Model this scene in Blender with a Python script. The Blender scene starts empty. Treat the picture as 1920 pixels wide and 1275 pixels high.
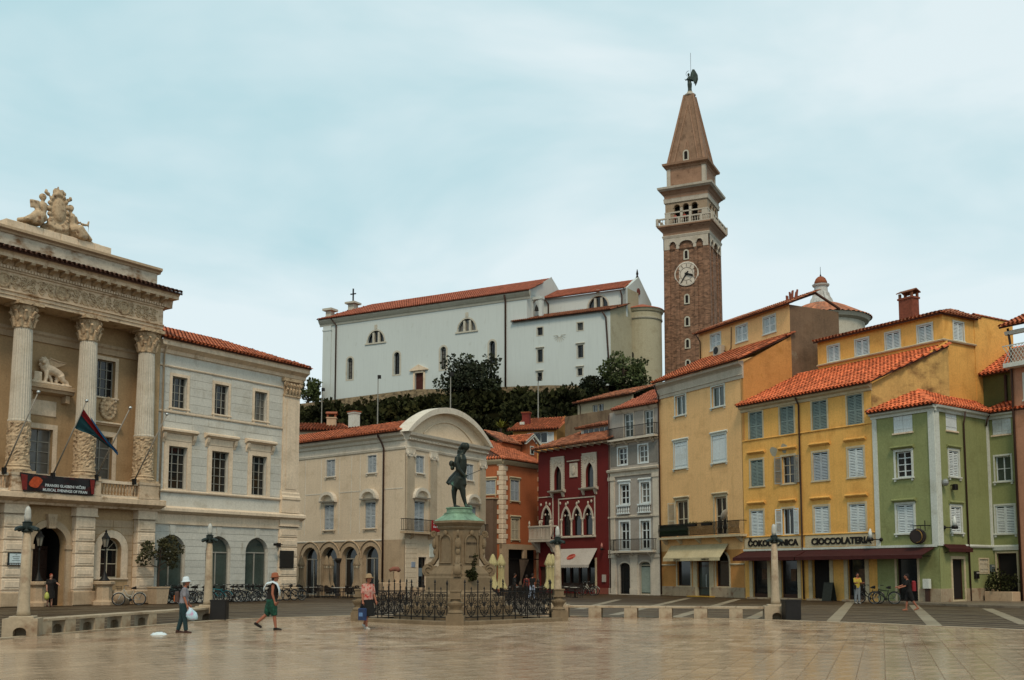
import bpy, math, random
from math import sin, cos, pi, radians, sqrt, atan2, hypot
from mathutils import Matrix, Vector
random.seed(11)
sc = bpy.context.scene
col = sc.collection
# ---------------------------------------------------------------- camera
FPX, PITCH, V0, CAMH = 2000.0, math.atan(.1), 874.0, 1.75
cam_d = bpy.data.cameras.new('camera')
cam = bpy.data.objects.new('camera', cam_d)
col.objects.link(cam)
cam.location = (0, 0, CAMH)
cam.rotation_euler = (pi / 2 + PITCH, 0, 0)
cam_d.sensor_width = 36
cam_d.lens = FPX / 1920 * 36
cam_d.shift_y = (V0 - 637.5) / 1920
cam_d.clip_end = 6000
sc.camera = cam
# ---------------------------------------------------------------- sky and sun
SUN_EL, SUN_AZ = radians(50), radians(-3)      # sun behind the camera, a little to its right
world = bpy.data.worlds.new('World')
sc.world = world
world.use_nodes = True
wn, wl = world.node_tree.nodes, world.node_tree.links
wn.clear()
wout = wn.new('ShaderNodeOutputWorld')
wbg = wn.new('ShaderNodeBackground')
wsky = wn.new('ShaderNodeTexSky')
wsky.sky_type = 'NISHITA'
wsky.sun_disc = False
wsky.sun_elevation = SUN_EL
wsky.sun_rotation = radians(180) + SUN_AZ
wsky.air_density = 1.0
wsky.dust_density = 2.0
wbg.inputs['Strength'].default_value = 0.10
wtc = wn.new('ShaderNodeTexCoord')
wmap = wn.new('ShaderNodeMapping')
wmap.inputs['Scale'].default_value = (1.0, 1.0, 2.6)
wmap.inputs['Location'].default_value = (0.35, 0.2, 0.1)
wno = wn.new('ShaderNodeTexNoise')
wno.inputs['Scale'].default_value = 2.6
wno.inputs['Detail'].default_value = 5
wno.inputs['Roughness'].default_value = .5
wno.inputs['Distortion'].default_value = .35
wrp = wn.new('ShaderNodeValToRGB')
wrp.color_ramp.elements[0].position = .27
wrp.color_ramp.elements[0].color = (3.95, 5.75, 6.15, 1)
wrp.color_ramp.elements[1].position = .56
wrp.color_ramp.elements[1].color = (6.2, 7.1, 7.3, 1)
wmx = wn.new('ShaderNodeMix')
wmx.data_type = 'RGBA'
wmx.inputs['Factor'].default_value = .93
wl.new(wtc.outputs['Generated'], wmap.inputs['Vector'])
wl.new(wmap.outputs['Vector'], wno.inputs['Vector'])
wsx = wn.new('ShaderNodeSeparateXYZ')
wl.new(wtc.outputs['Generated'], wsx.inputs['Vector'])
wma = wn.new('ShaderNodeMath'); wma.operation = 'MULTIPLY_ADD'; wma.inputs[1].default_value = -.42; wma.inputs[2].default_value = .1
wl.new(wsx.outputs['Z'], wma.inputs[0])
wad = wn.new('ShaderNodeMath'); wad.operation = 'ADD'
wl.new(wno.outputs['Fac'], wad.inputs[0]); wl.new(wma.outputs[0], wad.inputs[1])
wl.new(wad.outputs[0], wrp.inputs['Fac'])
wl.new(wsky.outputs['Color'], wmx.inputs['A'])
wl.new(wrp.outputs['Color'], wmx.inputs['B'])
wl.new(wmx.outputs['Result'], wbg.inputs['Color'])
wl.new(wbg.outputs['Background'], wout.inputs['Surface'])
sun_d = bpy.data.lights.new('sun', 'SUN')
sun_d.energy = 1.5
sun_d.angle = radians(14)
sun_d.color = (1.0, .82, .62)
sun = bpy.data.objects.new('sun', sun_d)
col.objects.link(sun)
sun.location = (0, 0, 120)
_sd = Vector((-sin(SUN_AZ) * cos(SUN_EL), -cos(SUN_AZ) * cos(SUN_EL), sin(SUN_EL)))
sun.rotation_euler = (-_sd).to_track_quat('-Z', 'Y').to_euler()
sc.view_settings.view_transform = 'Standard'
sc.view_settings.look = 'None'
sc.view_settings.exposure = 0.36
sc.view_settings.gamma = 1
sc.view_settings.use_curve_mapping = False
sc.cycles.use_denoising = True
sc.cycles.max_bounces = 6
sc.cycles.diffuse_bounces = 3
sc.cycles.glossy_bounces = 3

# ---------------------------------------------------------------- photo pixel -> direction
def ray(u, v):
    a, b = (u - 960) / FPX, (V0 - v) / FPX
    return Vector((a, cos(PITCH) - b * sin(PITCH), sin(PITCH) + b * cos(PITCH)))

def ground(u, v, z=0.0):
    d = ray(u, v)
    t = (z - CAMH) / d.z
    return Vector((d.x * t, d.y * t, z))

def at_depth(u, v, Y):
    d = ray(u, v)
    t = Y / d.y
    return Vector((d.x * t, Y, CAMH + d.z * t))

class Fr:
    """local frame of a wall: x along the wall, y into it, z up"""
    def __init__(s, p, ang, z=0.0):
        s.o = Vector((p[0], p[1], z)); s.a = ang
        s.M = Matrix.Translation(s.o) @ Matrix.Rotation(ang, 4, 'Z')
        s.I = s.M.inverted()
    def px(s, u, v, y=0.0):
        o = s.I @ Vector((0, 0, CAMH)); d = s.I.to_3x3() @ ray(u, v)
        t = (y - o.y) / d.y
        return (o.x + d.x * t, o.z + d.z * t)
    def pxz(s, u, v, z=0.0):
        """point on a level plane"""
        g = s.I @ ground(u, v, z)
        return (g.x, g.y)
    def pxs(s, u, v, x):
        """point on the plane local x = const -> (y, z)"""
        o = s.I @ Vector((0, 0, CAMH)); d = s.I.to_3x3() @ ray(u, v)
        t = (x - o.x) / d.x
        return (o.y + d.y * t, o.z + d.z * t)
    def sub(s, x, y, ang=0.0, z=0.0):
        w = s.M @ Vector((x, y, z))
        return Fr((w.x, w.y), s.a + ang, w.z)
    def rect(s, u0, v0, u1, v1, y=0.0):
        vm, um = (v0 + v1) / 2, (u0 + u1) / 2
        return (s.px(u0, vm, y)[0], s.px(u1, vm, y)[0], s.px(um, v1, y)[1], s.px(um, v0, y)[1])

def frame_vp(u, v, vpx, Y=None, flip=False):
    """frame through ground pixel (u,v) (or at depth Y) along the wall whose horizontals meet at photo x = vpx"""
    p = ground(u, v) if Y is None else Vector(((u - 960) / FPX * Y * 1.0, Y, 0))
    dx, dy = (vpx - 960) / FPX * cos(PITCH), 1.0
    a = atan2(dy, dx)
    if flip: a += pi
    return Fr((p.x, p.y), a)

# ---------------------------------------------------------------- mesh builder
class MB:
    def __init__(s): s.v = []; s.f = []; s.c = None
    def add(s, vs, fs):
        n = len(s.v); s.v += [tuple(p) for p in vs]; s.f += [tuple(i + n for i in f) for f in fs]
        return s
    def box(s, x0, x1, y0, y1, z0, z1):
        return s.add([(x0,y0,z0),(x1,y0,z0),(x1,y1,z0),(x0,y1,z0),(x0,y0,z1),(x1,y0,z1),(x1,y1,z1),(x0,y1,z1)],
                     [(0,3,2,1),(4,5,6,7),(0,1,5,4),(1,2,6,5),(2,3,7,6),(3,0,4,7)])
    def pillow(s, x0, x1, y0, y1, z0, z1, b):
        """box whose front (y0) edges are chamfered by b"""
        return s.add([(x0+b,y0,z0+b),(x1-b,y0,z0+b),(x1-b,y0,z1-b),(x0+b,y0,z1-b),
                      (x0,y0+b,z0),(x1,y0+b,z0),(x1,y0+b,z1),(x0,y0+b,z1),
                      (x0,y1,z0),(x1,y1,z0),(x1,y1,z1),(x0,y1,z1)],
                     [(0,1,2,3),(0,4,5,1),(1,5,6,2),(2,6,7,3),(3,7,4,0),(4,8,9,5),(5,9,10,6),(6,10,11,7),(7,11,8,4)])
    def cbox(s, x0, x1, y0, y1, z0, z1, b):
        """box chamfered on its upright and top edges"""
        def ring(i, z): return [(x0+i+b,y0+i,z),(x1-i-b,y0+i,z),(x1-i,y0+i+b,z),(x1-i,y1-i-b,z),(x1-i-b,y1-i,z),(x0+i+b,y1-i,z),(x0+i,y1-i-b,z),(x0+i,y0+i+b,z)]
        vs = ring(0, z0) + ring(0, z1 - b) + ring(b, z1)
        fs = []
        for k in (0, 8):
            fs += [(k+i, k+(i+1) % 8, k+8+(i+1) % 8, k+8+i) for i in range(8)]
        fs += [tuple(range(16, 24)), tuple(range(7, -1, -1))]
        return s.add(vs, fs)
    def _prism(s, A, B):
        n = len(A)
        return s.add(A + B, [tuple(range(n)), tuple(range(2*n-1, n-1, -1))] + [(i, i+n, (i+1) % n + n, (i+1) % n) for i in range(n)])
    def pxz(s, poly, y0, y1): return s._prism([(x,y0,z) for x, z in poly], [(x,y1,z) for x, z in poly])
    def pyz(s, poly, x0, x1): return s._prism([(x0,y,z) for y, z in poly], [(x1,y,z) for y, z in poly])
    def pxy(s, poly, z0, z1): return s._prism([(x,y,z0) for x, y in poly], [(x,y,z1) for x, y in poly])
    def quad(s, a, b, c, d): return s.add([a, b, c, d], [(0,1,2,3)])
    def lathe(s, prof, n=16, cx=0, cy=0, fl=0, fa=0.0, nf=0):
        vs = []
        for r, z in prof:
            for i in range(n):
                a = 2*pi*i/n
                k = 1 + (fa*cos(nf*a) if nf else 0)
                vs.append((cx + r*k*cos(a), cy + r*k*sin(a), z))
        m = len(prof)
        fs = [(j*n+i, j*n+(i+1) % n, (j+1)*n+(i+1) % n, (j+1)*n+i) for j in range(m-1) for i in range(n)]
        fs += [tuple(range(n-1, -1, -1)), tuple((m-1)*n+i for i in range(n))]
        return s.add(vs, fs)
    def tube(s, path, r, n=6, cap=True):
        P = [Vector(p) for p in path]; m = len(P)
        R = r if isinstance(r, (list, tuple)) else [r]*m
        vs = []; up = None
        for i, p in enumerate(P):
            t = (P[min(i+1, m-1)] - P[max(i-1, 0)])
            t = t.normalized() if t.length > 1e-9 else Vector((0, 0, 1))
            if up is None: up = Vector((0, 0, 1)) if abs(t.z) < .9 else Vector((1, 0, 0))
            a = t.cross(up)
            if a.length < 1e-6: a = t.cross(Vector((0, 1, 0)))
            a.normalize(); b = a.cross(t); up = b
            for k in range(n):
                q = 2*pi*k/n + pi/n
                vs.append(p + a*(R[i]*cos(q)) + b*(R[i]*sin(q)))
        fs = [(j*n+i, j*n+(i+1) % n, (j+1)*n+(i+1) % n, (j+1)*n+i) for j in range(m-1) for i in range(n)]
        if cap: fs += [tuple(range(n-1, -1, -1)), tuple((m-1)*n+i for i in range(n))]
        return s.add(vs, fs)
    def ball(s, c, r, n=10, m=7):
        rx, ry, rz = r if isinstance(r, (list, tuple)) else (r, r, r)
        vs = [(c[0], c[1], c[2]-rz)]
        for j in range(1, m):
            p = -pi/2 + pi*j/m
            vs += [(c[0]+rx*cos(p)*cos(2*pi*i/n), c[1]+ry*cos(p)*sin(2*pi*i/n), c[2]+rz*sin(p)) for i in range(n)]
        vs.append((c[0], c[1], c[2]+rz))
        L = len(vs)-1
        fs = [(0, 1+(i+1) % n, 1+i) for i in range(n)] + [(L, L-n+i, L-n+(i+1) % n) for i in range(n)]
        fs += [(1+j*n+i, 1+j*n+(i+1) % n, 1+(j+1)*n+(i+1) % n, 1+(j+1)*n+i) for j in range(m-2) for i in range(n)]
        return s.add(vs, fs)
    def xf(s, M, i0=0):
        for i in range(i0, len(s.v)): s.v[i] = tuple(M @ Vector(s.v[i]))
        return s

WM, CH = {}, {}
def mesh_of(mb, name, mat, smooth=False):
    me = bpy.data.meshes.new(name)
    me.from_pydata(mb.v, [], mb.f)
    if mb.c:
        at = me.color_attributes.new('tone', 'FLOAT_COLOR', 'POINT')
        at.data.foreach_set('color', [x for k in mb.c for x in (k, k, k, 1.0)])
    if smooth: me.shade_smooth() if hasattr(me, 'shade_smooth') else me.polygons.foreach_set('use_smooth', [True]*len(me.polygons))
    if mat: me.materials.append(mat)
    me.update()
    return me
def place(o, parent, M):
    WM[o.name] = M
    if parent is not None:
        o.parent = parent
        CH.setdefault(parent.name, []).append(o)
        o.matrix_local = WM[parent.name].inverted() @ M
    else:
        o.matrix_world = M
    return o
SPLIT = {'string_course', 'cornice', 'corner_strip', 'shutter_panel', 'red_end', 'pilaster', 'band', 'plinth', 'wall_board', 'attic_trim', 'shop_surround', 'folding_arm', 'lesene', 'belfry_trim', 'awning_bar', 'door_pier'}
def islands(mb):
    up = list(range(len(mb.v)))
    def root(i):
        while up[i] != i: up[i] = up[up[i]]; i = up[i]
        return i
    for f in mb.f:
        for i in f[1:]: up[root(i)] = root(f[0])
    out = {}
    for f in mb.f: out.setdefault(root(f[0]), []).append(f)
    res = []
    for fs in out.values():
        m = MB(); ix = {}
        for f in fs:
            for i in f:
                if i not in ix: ix[i] = len(m.v); m.v.append(mb.v[i])
            m.f.append(tuple(ix[i] for i in f))
        res.append(m)
    return res
def part(name, mb, mat, parent=None, fr=None, smooth=False, kind=None):
    if name in SPLIT and isinstance(mb, MB):
        L = islands(mb)
        if len(L) > 1: return [part(name, m, mat, parent, fr, smooth, kind) for m in L][0]
    me = mb if isinstance(mb, bpy.types.Mesh) else mesh_of(mb, name, mat, smooth)
    o = bpy.data.objects.new(name, me); col.objects.link(o)
    M = fr.M if isinstance(fr, Fr) else (fr if fr is not None else (WM[parent.name] if parent is not None else Matrix()))
    place(o, parent, M)
    if kind: o['kind'] = kind
    return o
def tag(o, label, cat, group=None):
    o['label'] = label; o['category'] = cat
    if group: o['group'] = group
    return o
def thing(name, label, cat, fr=None, group=None):
    o = bpy.data.objects.new(name, None); col.objects.link(o)
    o.empty_display_size = .3
    place(o, None, fr.M if isinstance(fr, Fr) else (fr if fr is not None else Matrix()))
    return tag(o, label, cat, group)
def dup(root, M, label=None):
    """copy a thing with its parts and sub-parts to matrix M"""
    r = root.copy(); col.objects.link(r); place(r, None, M)
    if label: r['label'] = label
    W = WM[root.name].inverted()
    for ch in CH.get(root.name, []):
        c = ch.copy(); col.objects.link(c); c.parent = None; place(c, r, M @ W @ WM[ch.name])
        for g in CH.get(ch.name, []):
            d = g.copy(); col.objects.link(d); d.parent = None; place(d, c, M @ W @ WM[g.name])
    return r
def at_xy(x, y, ang=0.0, z=0.0): return Matrix.Translation((x, y, z)) @ Matrix.Rotation(ang, 4, 'Z')

# ---------------------------------------------------------------- materials
def C(h, k=1.0):
    h = h.lstrip('#'); out = []
    for i in (0, 2, 4):
        c = int(h[i:i+2], 16)/255
        c = c/12.92 if c <= .04045 else ((c+.055)/1.055)**2.4
        out.append(min(1, c*k))
    return (*out, 1)
MATS = {}
def mat(name, colr, rough=.85, var=.12, scale=.9, streak=0.0, stain=None, sthr=.58, sscale=(1.2, 1.2, .5), bump=.15, bscale=30, metal=0.0, rand=0.0, spec=.3, tone=0.0, coat=0.0):
    if name in MATS: return MATS[name]
    m = bpy.data.materials.new(name); m.use_nodes = True
    nt = m.node_tree; N, L = nt.nodes, nt.links
    b = N['Principled BSDF']
    b.inputs['Roughness'].default_value = rough; b.inputs['Metallic'].default_value = metal
    b.inputs['Specular IOR Level'].default_value = spec
    b.inputs['Coat Weight'].default_value = coat
    tc = N.new('ShaderNodeTexCoord')
    def noise(sc_, det=4, vec=None, ro=.55):
        n = N.new('ShaderNodeTexNoise'); n.inputs['Scale'].default_value = sc_; n.inputs['Detail'].default_value = det; n.inputs['Roughness'].default_value = ro
        L.new(vec or tc.outputs['Object'], n.inputs['Vector']); return n.outputs['Fac']
    def mp(s3):
        q = N.new('ShaderNodeMapping'); q.inputs['Scale'].default_value = s3
        L.new(tc.outputs['Object'], q.inputs['Vector']); return q.outputs['Vector']
    def ramp(fac, a, c_):
        r = N.new('ShaderNodeMapRange'); r.inputs['From Min'].default_value = a; r.inputs['From Max'].default_value = c_
        L.new(fac, r.inputs['Value']); return r.outputs['Result']
    def mixc(f, a, c_, mode='MIX'):
        x = N.new('ShaderNodeMix'); x.data_type = 'RGBA'; x.blend_type = mode
        for sock, val in (('Factor', f), ('A', a), ('B', c_)):
            if hasattr(val, 'is_output'): L.new(val, x.inputs[sock])
            else: x.inputs[sock].default_value = val
        return x.outputs['Result']
    c0 = tuple(min(1, v*(1-var)) for v in colr[:3])+(1,); c1 = tuple(min(1, v*(1+var)) for v in colr[:3])+(1,)
    out = mixc(ramp(noise(scale, 6), .3, .7), c0, c1)
    if var > 0: out = mixc(ramp(noise(scale*14, 3), .25, .75), out, mixc(.5, out, c1), 'MIX')
    if stain is not None:
        f = ramp(noise(1.0, 7, mp(sscale), .65), sthr, sthr+.16)
        out = mixc(f, out, stain)
    if streak:
        f = ramp(noise(1.0, 5, mp((5, 5, .22)), .6), .5, .85)
        mm = N.new('ShaderNodeMath'); mm.operation = 'MULTIPLY'; mm.inputs[1].default_value = streak; L.new(f, mm.inputs[0])
        out = mixc(mm.outputs[0], out, tuple(v*.35 for v in colr[:3])+(1,))
    if var >= .05 and bump:
        r = N.new('ShaderNodeMapRange'); r.inputs['From Min'].default_value = .25; r.inputs['From Max'].default_value = .75; r.inputs['To Min'].default_value = .78; r.inputs['To Max'].default_value = 1.18
        L.new(noise(9.0, 8, None, .72), r.inputs['Value'])
        out = mixc(1.0, out, r.outputs['Result'], 'MULTIPLY')
        f = ramp(noise(1.0, 8, mp((.55, .55, .8)), .68), .52, .7)
        out = mixc(f, out, mixc(1.0, out, (.8, .77, .72, 1), 'MULTIPLY'))
    if rand:
        oi = N.new('ShaderNodeObjectInfo')
        r = N.new('ShaderNodeMapRange'); r.inputs['To Min'].default_value = 1-rand; r.inputs['To Max'].default_value = 1+rand
        L.new(oi.outputs['Random'], r.inputs['Value'])
        out = mixc(1.0, out, r.outputs['Result'], 'MULTIPLY')
    if tone:
        ca = N.new('ShaderNodeVertexColor'); ca.layer_name = 'tone'
        r = N.new('ShaderNodeMapRange'); r.inputs['To Min'].default_value = 1-tone; r.inputs['To Max'].default_value = 1+tone*.6
        L.new(ca.outputs['Color'], r.inputs['Value'])
        out = mixc(1.0, out, r.outputs['Result'], 'MULTIPLY')
    L.new(out, b.inputs['Base Color'])
    if bump:
        bp = N.new('ShaderNodeBump'); bp.inputs['Strength'].default_value = bump; bp.inputs['Distance'].default_value = .02
        L.new(noise(bscale, 5), bp.inputs['Height']); L.new(bp.outputs['Normal'], b.inputs['Normal'])
    MATS[name] = m
    return m
STONE = mat('pale stone', C('#d3bfa5'), streak=.35, stain=C('#8a7054'), sthr=.64, var=.12)
STONE_W = mat('rain-stained stone', C('#c9b194'), streak=.45, stain=C('#85623f'), sthr=.53, sscale=(1.6, 1.6, 2.2), var=.16)
STONE_D = mat('dusty stone', C('#ad967a'), streak=.35, stain=C('#6f5a44'), sthr=.62)
STONE_O = mat('carved weathered stone', C('#b29b7d'), stain=C('#6d5138'), sthr=.52, sscale=(4, 4, 4), bump=.9, bscale=14, var=.25, scale=5)
MARBLE = mat('bench stone', C('#a5947b'), stain=C('#7d6047'), sthr=.52, sscale=(1.5, 1.5, 1.5), rand=.06, var=.1, rough=.55)
PLASTER_G = mat('grey ashlar plaster', C('#bebbb0'), streak=.18, stain=C('#978e7c'), sthr=.6, rand=.07, var=.06)
PLASTER_B = mat('beige wall plaster', C('#a88c68'), streak=.25, stain=C('#7d705c'), sthr=.6)
GLASS = mat('dark window glass', C('#15181a'), rough=.06, var=.25, scale=.7, bump=.02, bscale=1.5, spec=.5)
CURTAIN = mat('curtained glass', C('#57554f'), rough=.12, var=.3, scale=2.5, bump=0, spec=.5)
GLASS_G = mat('greenish window glass', C('#3a443f'), rough=.1, var=.3, scale=.8, bump=.02, bscale=1.5, spec=.5)
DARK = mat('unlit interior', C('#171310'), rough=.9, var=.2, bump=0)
WOOD_W = mat('white painted wood', C('#c6cdcc'), rough=.6, var=.06, bump=.05, streak=.1)
WOOD_G = mat('weathered grey-green shutter paint', C('#75827c'), rough=.65, var=.12, bump=.1, streak=.15)
WOOD_B = mat('pale blue-grey shutter paint', C('#9fa6aa'), rough=.65, var=.08, bump=.1)
WOOD_F = mat('grey window frame paint', C('#8b887e'), rough=.6, var=.1, bump=.05)
WOOD_C = mat('cream painted wood', C('#b3a890'), rough=.65, var=.1)
WOOD_BR = mat('brown door wood', C('#3a251b'), rough=.55, var=.2, scale=3)
IRON = mat('black iron', C('#1b1917'), rough=.5, var=.2, metal=.3, bump=.1)
RUST = mat('rusty brown pipe', C('#3d2a21'), rough=.6, var=.2)
TILE = mat('terracotta roof tile', C('#b0623f'), rough=.8, var=.22, scale=1.3, tone=.42, bump=.25, bscale=25, stain=C('#8a5240'), sthr=.6, sscale=(1.1, 1.1, 1.1))
TILE_O = mat('old roof tile', C('#aa6b4c'), rough=.85, var=.25, scale=1.5, tone=.5, bump=.3, bscale=25, stain=C('#80604c'), sthr=.52, sscale=(1.4, 1.4, 1.4))
TILE_F = mat('sun faded roof tile', C('#b0664c'), rough=.85, var=.15, scale=.6, tone=.25, bump=.2, bscale=20)
TILE_E = mat('brown roof tile edge', C('#4a3026'), rough=.85, var=.2)
BRICK = mat('chimney brick', C('#7a4331'), rough=.9, var=.3, scale=6, bump=.5, bscale=20)
# ---------------------------------------------------------------- building helpers
def arch_pts(s0, s1, zs, rise, n=12, t0=0.0, t1=pi):
    c, r = (s0+s1)/2, (s1-s0)/2
    return [(c - r*cos(t0+(t1-t0)*i/n), zs + rise*sin(t0+(t1-t0)*i/n)) for i in range(n+1)]
def ogee_pts(s0, s1, zs, rise, n=8):
    """pointed arch with a slight reverse curve at the tip"""
    c, r = (s0+s1)/2, (s1-s0)/2
    L = []
    for i in range(n+1):
        t = i/n
        x = r*(1 - t**1.0*(.35+.65*t)); z = rise*(sin(t*pi/2)**.85*(.82) + .18*t**4)
        L.append((x, z))
    return [(c-x, zs+z) for x, z in L] + [(c+x, zs+z) for x, z in L[-2::-1]]
def wall(mb, s0, s1, z0, z1, opens, y=0.0, depth=.22):
    """flat wall with real openings; opens = (s0, s1, z0, z1, rise) with rise > 0 for an arched head, < 0 for a pointed one"""
    xs = sorted(set([s0, s1] + [q for o in opens for q in o[:2]])); zs = sorted(set([z0, z1] + [q for o in opens for q in o[2:4]]))
    xs = [x for x in xs if s0-1e-6 <= x <= s1+1e-6]; zs = [z for z in zs if z0-1e-6 <= z <= z1+1e-6]
    for i in range(len(xs)-1):
        for j in range(len(zs)-1):
            cx, cz = (xs[i]+xs[i+1])/2, (zs[j]+zs[j+1])/2
            if any(o[0] < cx < o[1] and o[2] < cz < o[3] for o in opens): continue
            mb.quad((xs[i],y,zs[j]), (xs[i+1],y,zs[j]), (xs[i+1],y,zs[j+1]), (xs[i],y,zs[j+1]))
    for o in opens:
        a, b, c, d, rise = o
        if rise:
            top = arch_pts(a, b, d-rise, rise) if rise > 0 else ogee_pts(a, b, d+rise, -rise)
            for (x0, w0), (x1, w1) in zip(top, top[1:]):
                if d - min(w0, w1) > 1e-4: mb.quad((x0,y,w0), (x1,y,w1), (x1,y,d), (x0,y,d))
            out = [(a, c)] + top + [(b, c)]
        else: out = [(a, c), (a, d), (b, d), (b, c)]
        for (x0, w0), (x1, w1) in zip(out, out[1:] + out[:1]):
            mb.quad((x0,y,w0), (x1,y,w1), (x1,y+depth,w1), (x0,y+depth,w0))
    return mb
def shell(mb, s0, s1, z0, z1, D, y=0.0, sides='lrbt'):
    """the other faces of a building block behind a wall"""
    if 'l' in sides: mb.quad((s0,y,z0), (s0,y,z1), (s0,D,z1), (s0,D,z0))
    if 'r' in sides: mb.quad((s1,y,z0), (s1,D,z0), (s1,D,z1), (s1,y,z1))
    if 'b' in sides: mb.quad((s0,D,z0), (s0,D,z1), (s1,D,z1), (s1,D,z0))
    if 't' in sides: mb.quad((s0,y,z1), (s1,y,z1), (s1,D,z1), (s0,D,z1))
    return mb
def leaf(mb, x0, x1, z0, z1, y0, y1, style='lou', fw=.065, pitch=.1):
    if style == 'solid':
        n = 3; w = (x1-x0)/n
        for i in range(n): mb.pillow(x0+i*w+.004, x0+(i+1)*w-.004, y0, y1, z0, z1, .006)
        for z in (z0+.2, z1-.26): mb.box(x0+.03, x1-.03, y0-.022, y0+.004, z, z+.07)
        return mb
    mb.box(x0, x0+fw, y0, y1, z0, z1); mb.box(x1-fw, x1, y0, y1, z0, z1)
    mb.box(x0+fw, x1-fw, y0, y1, z0, z0+fw*1.3); mb.box(x0+fw, x1-fw, y0, y1, z1-fw, z1)
    if z1-z0 > 1.2:
        zm = z0+(z1-z0)*.45
        mb.box(x0+fw, x1-fw, y0, y1, zm, zm+fw)
    n = max(3, int((z1-z0)/pitch))
    for i in range(1, n):
        z = z0+fw+(z1-z0-2*fw)*i/n
        mb.quad((x0+fw,y0+.004,z-.04), (x1-fw,y0+.004,z-.04), (x1-fw,y0+.034,z+.032), (x0+fw,y0+.034,z+.032))
    return mb
def window(T, fr, r, kind='cas', wm=None, sm=None, sur=0.0, surm=None, sill=0.0, hood=0.0, nv=1, nh=2, depth=.2, rise=0.0, gl=None, y=0.0, fw=.06, name='window', style='lou', hoodm=None, ajar=(0, 0), trans=0.0, hgap=0.0, surd=.035, fan=False):
    wm = wm or WOOD_W; sm = sm or wm; surm = surm or STONE; gl = gl or (CURTAIN if kind == 'cas' and int(abs(r[0]*7.3+r[2]*3.1)*10) % 4 == 0 else GLASS)
    a, b, c, d = r
    mb = MB(); yb = y+depth
    zt = d - rise if rise > 0 else d
    y0, y1 = yb-.07, yb-.02
    if rise > 0:
        P = arch_pts(a, b, zt, rise); Q = arch_pts(a+fw, b-fw, zt, rise-fw)
        for i in range(len(P)-1):
            mb.add([(P[i][0],y0,P[i][1]), (P[i+1][0],y0,P[i+1][1]), (Q[i+1][0],y0,Q[i+1][1]), (Q[i][0],y0,Q[i][1]), (Q[i+1][0],y1,Q[i+1][1]), (Q[i][0],y1,Q[i][1])], [(0,1,2,3), (3,2,4,5)])
        mb.box(a+fw, b-fw, y0, y1, zt-fw/2, zt+fw/2)
    else: mb.box(a+fw, b-fw, y0, y1, d-fw, d)
    mb.box(a, a+fw, y0, y1, c, zt); mb.box(b-fw, b, y0, y1, c, zt); mb.box(a+fw, b-fw, y0, y1, c, c+fw)
    if kind != 'lou':
        for i in range(1, nv+1):
            x = a+(b-a)*i/(nv+1); mb.box(x-fw*.5, x+fw*.5, y0+.005, y1, c+fw, (zt-fw if not rise else zt-fw/2))
        for j in range(1, nh+1):
            z = c+(zt-c)*j/(nh+1)
            if trans and j == nh: z = c+(zt-c)*trans
            w = fw*.55 if trans and j == nh else fw*.32
            mb.box(a+fw, b-fw, y0+.012, y1, z-w, z+w)
        if rise > 0 and fan:
            cx = (a+b)/2
            for t in (pi/4, pi/2, 3*pi/4):
                mb.tube([(cx, y0+.02, zt), (cx-(b-a)/2*cos(t)*.97, y0+.02, zt+rise*sin(t)*.97)], fw*.3, 4)
    w = part(name, mb, wm, T, fr)
    g = MB()
    if rise > 0: g.add([(x, yb-.015, z) for x, z in [(a, c)] + arch_pts(a, b, zt, rise) + [(b, c)]], [tuple(range(14, -1, -1))])
    else: g.quad((a,yb-.015,c), (b,yb-.015,c), (b,yb-.015,d), (a,yb-.015,d))
    part('pane', g, gl, w, fr)
    m = (a+b)/2
    if kind == 'lou':
        for x0, x1 in ((a+.012, m-.006), (m+.006, b-.012)):
            part('shutter', leaf(MB(), x0, x1, c+.012, zt-.012, y+.02, y+.065, style), sm, w, fr)
    elif kind == 'open':
        for sgn, x0 in ((-1, a), (1, b)):
            s = MB(); leaf(s, 0, m-a, c, d, -.022, .022, style)
            aj = ajar[0] if sgn < 0 else ajar[1]
            M = Matrix.Translation((x0-sgn*.0, y-.045, 0)) @ Matrix.Rotation((pi-aj) if sgn < 0 else aj*1.0, 4, 'Z') if sgn < 0 else Matrix.Translation((x0, y-.045, 0)) @ Matrix.Rotation(-aj*-1.0, 4, 'Z')
            if sgn > 0: M = Matrix.Translation((x0, y-.045, 0)) @ Matrix.Rotation(-aj, 4, 'Z')
            else: M = Matrix.Translation((x0, y-.045, 0)) @ Matrix.Rotation(pi+aj, 4, 'Z')
            s.xf(M)
            part('shutter', s, sm, w, fr)
    if sur:
        s = MB(); y_ = y-surd
        if rise > 0:
            P = arch_pts(a-sur, b+sur, zt, rise+sur); Q = arch_pts(a, b, zt, rise)
            for i in range(len(P)-1):
                s.add([(P[i][0],y_,P[i][1]), (P[i+1][0],y_,P[i+1][1]), (Q[i+1][0],y_,Q[i+1][1]), (Q[i][0],y_,Q[i][1]), (P[i+1][0],y+.02,P[i+1][1]), (P[i][0],y+.02,P[i][1]), (Q[i+1][0],y+.02,Q[i+1][1]), (Q[i][0],y+.02,Q[i][1])], [(0,1,2,3), (1,0,5,4), (3,2,6,7)])
        else: s.box(a-sur, b+sur, y_, y+.02, d, d+sur*1.05)
        s.box(a-sur, a, y_, y+.02, c, zt); s.box(b, b+sur, y_, y+.02, c, zt)
        if not sill: s.box(a-sur, b+sur, y_, y+.02, c-sur*.8, c)
        part('surround', s, surm, w, fr)
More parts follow.
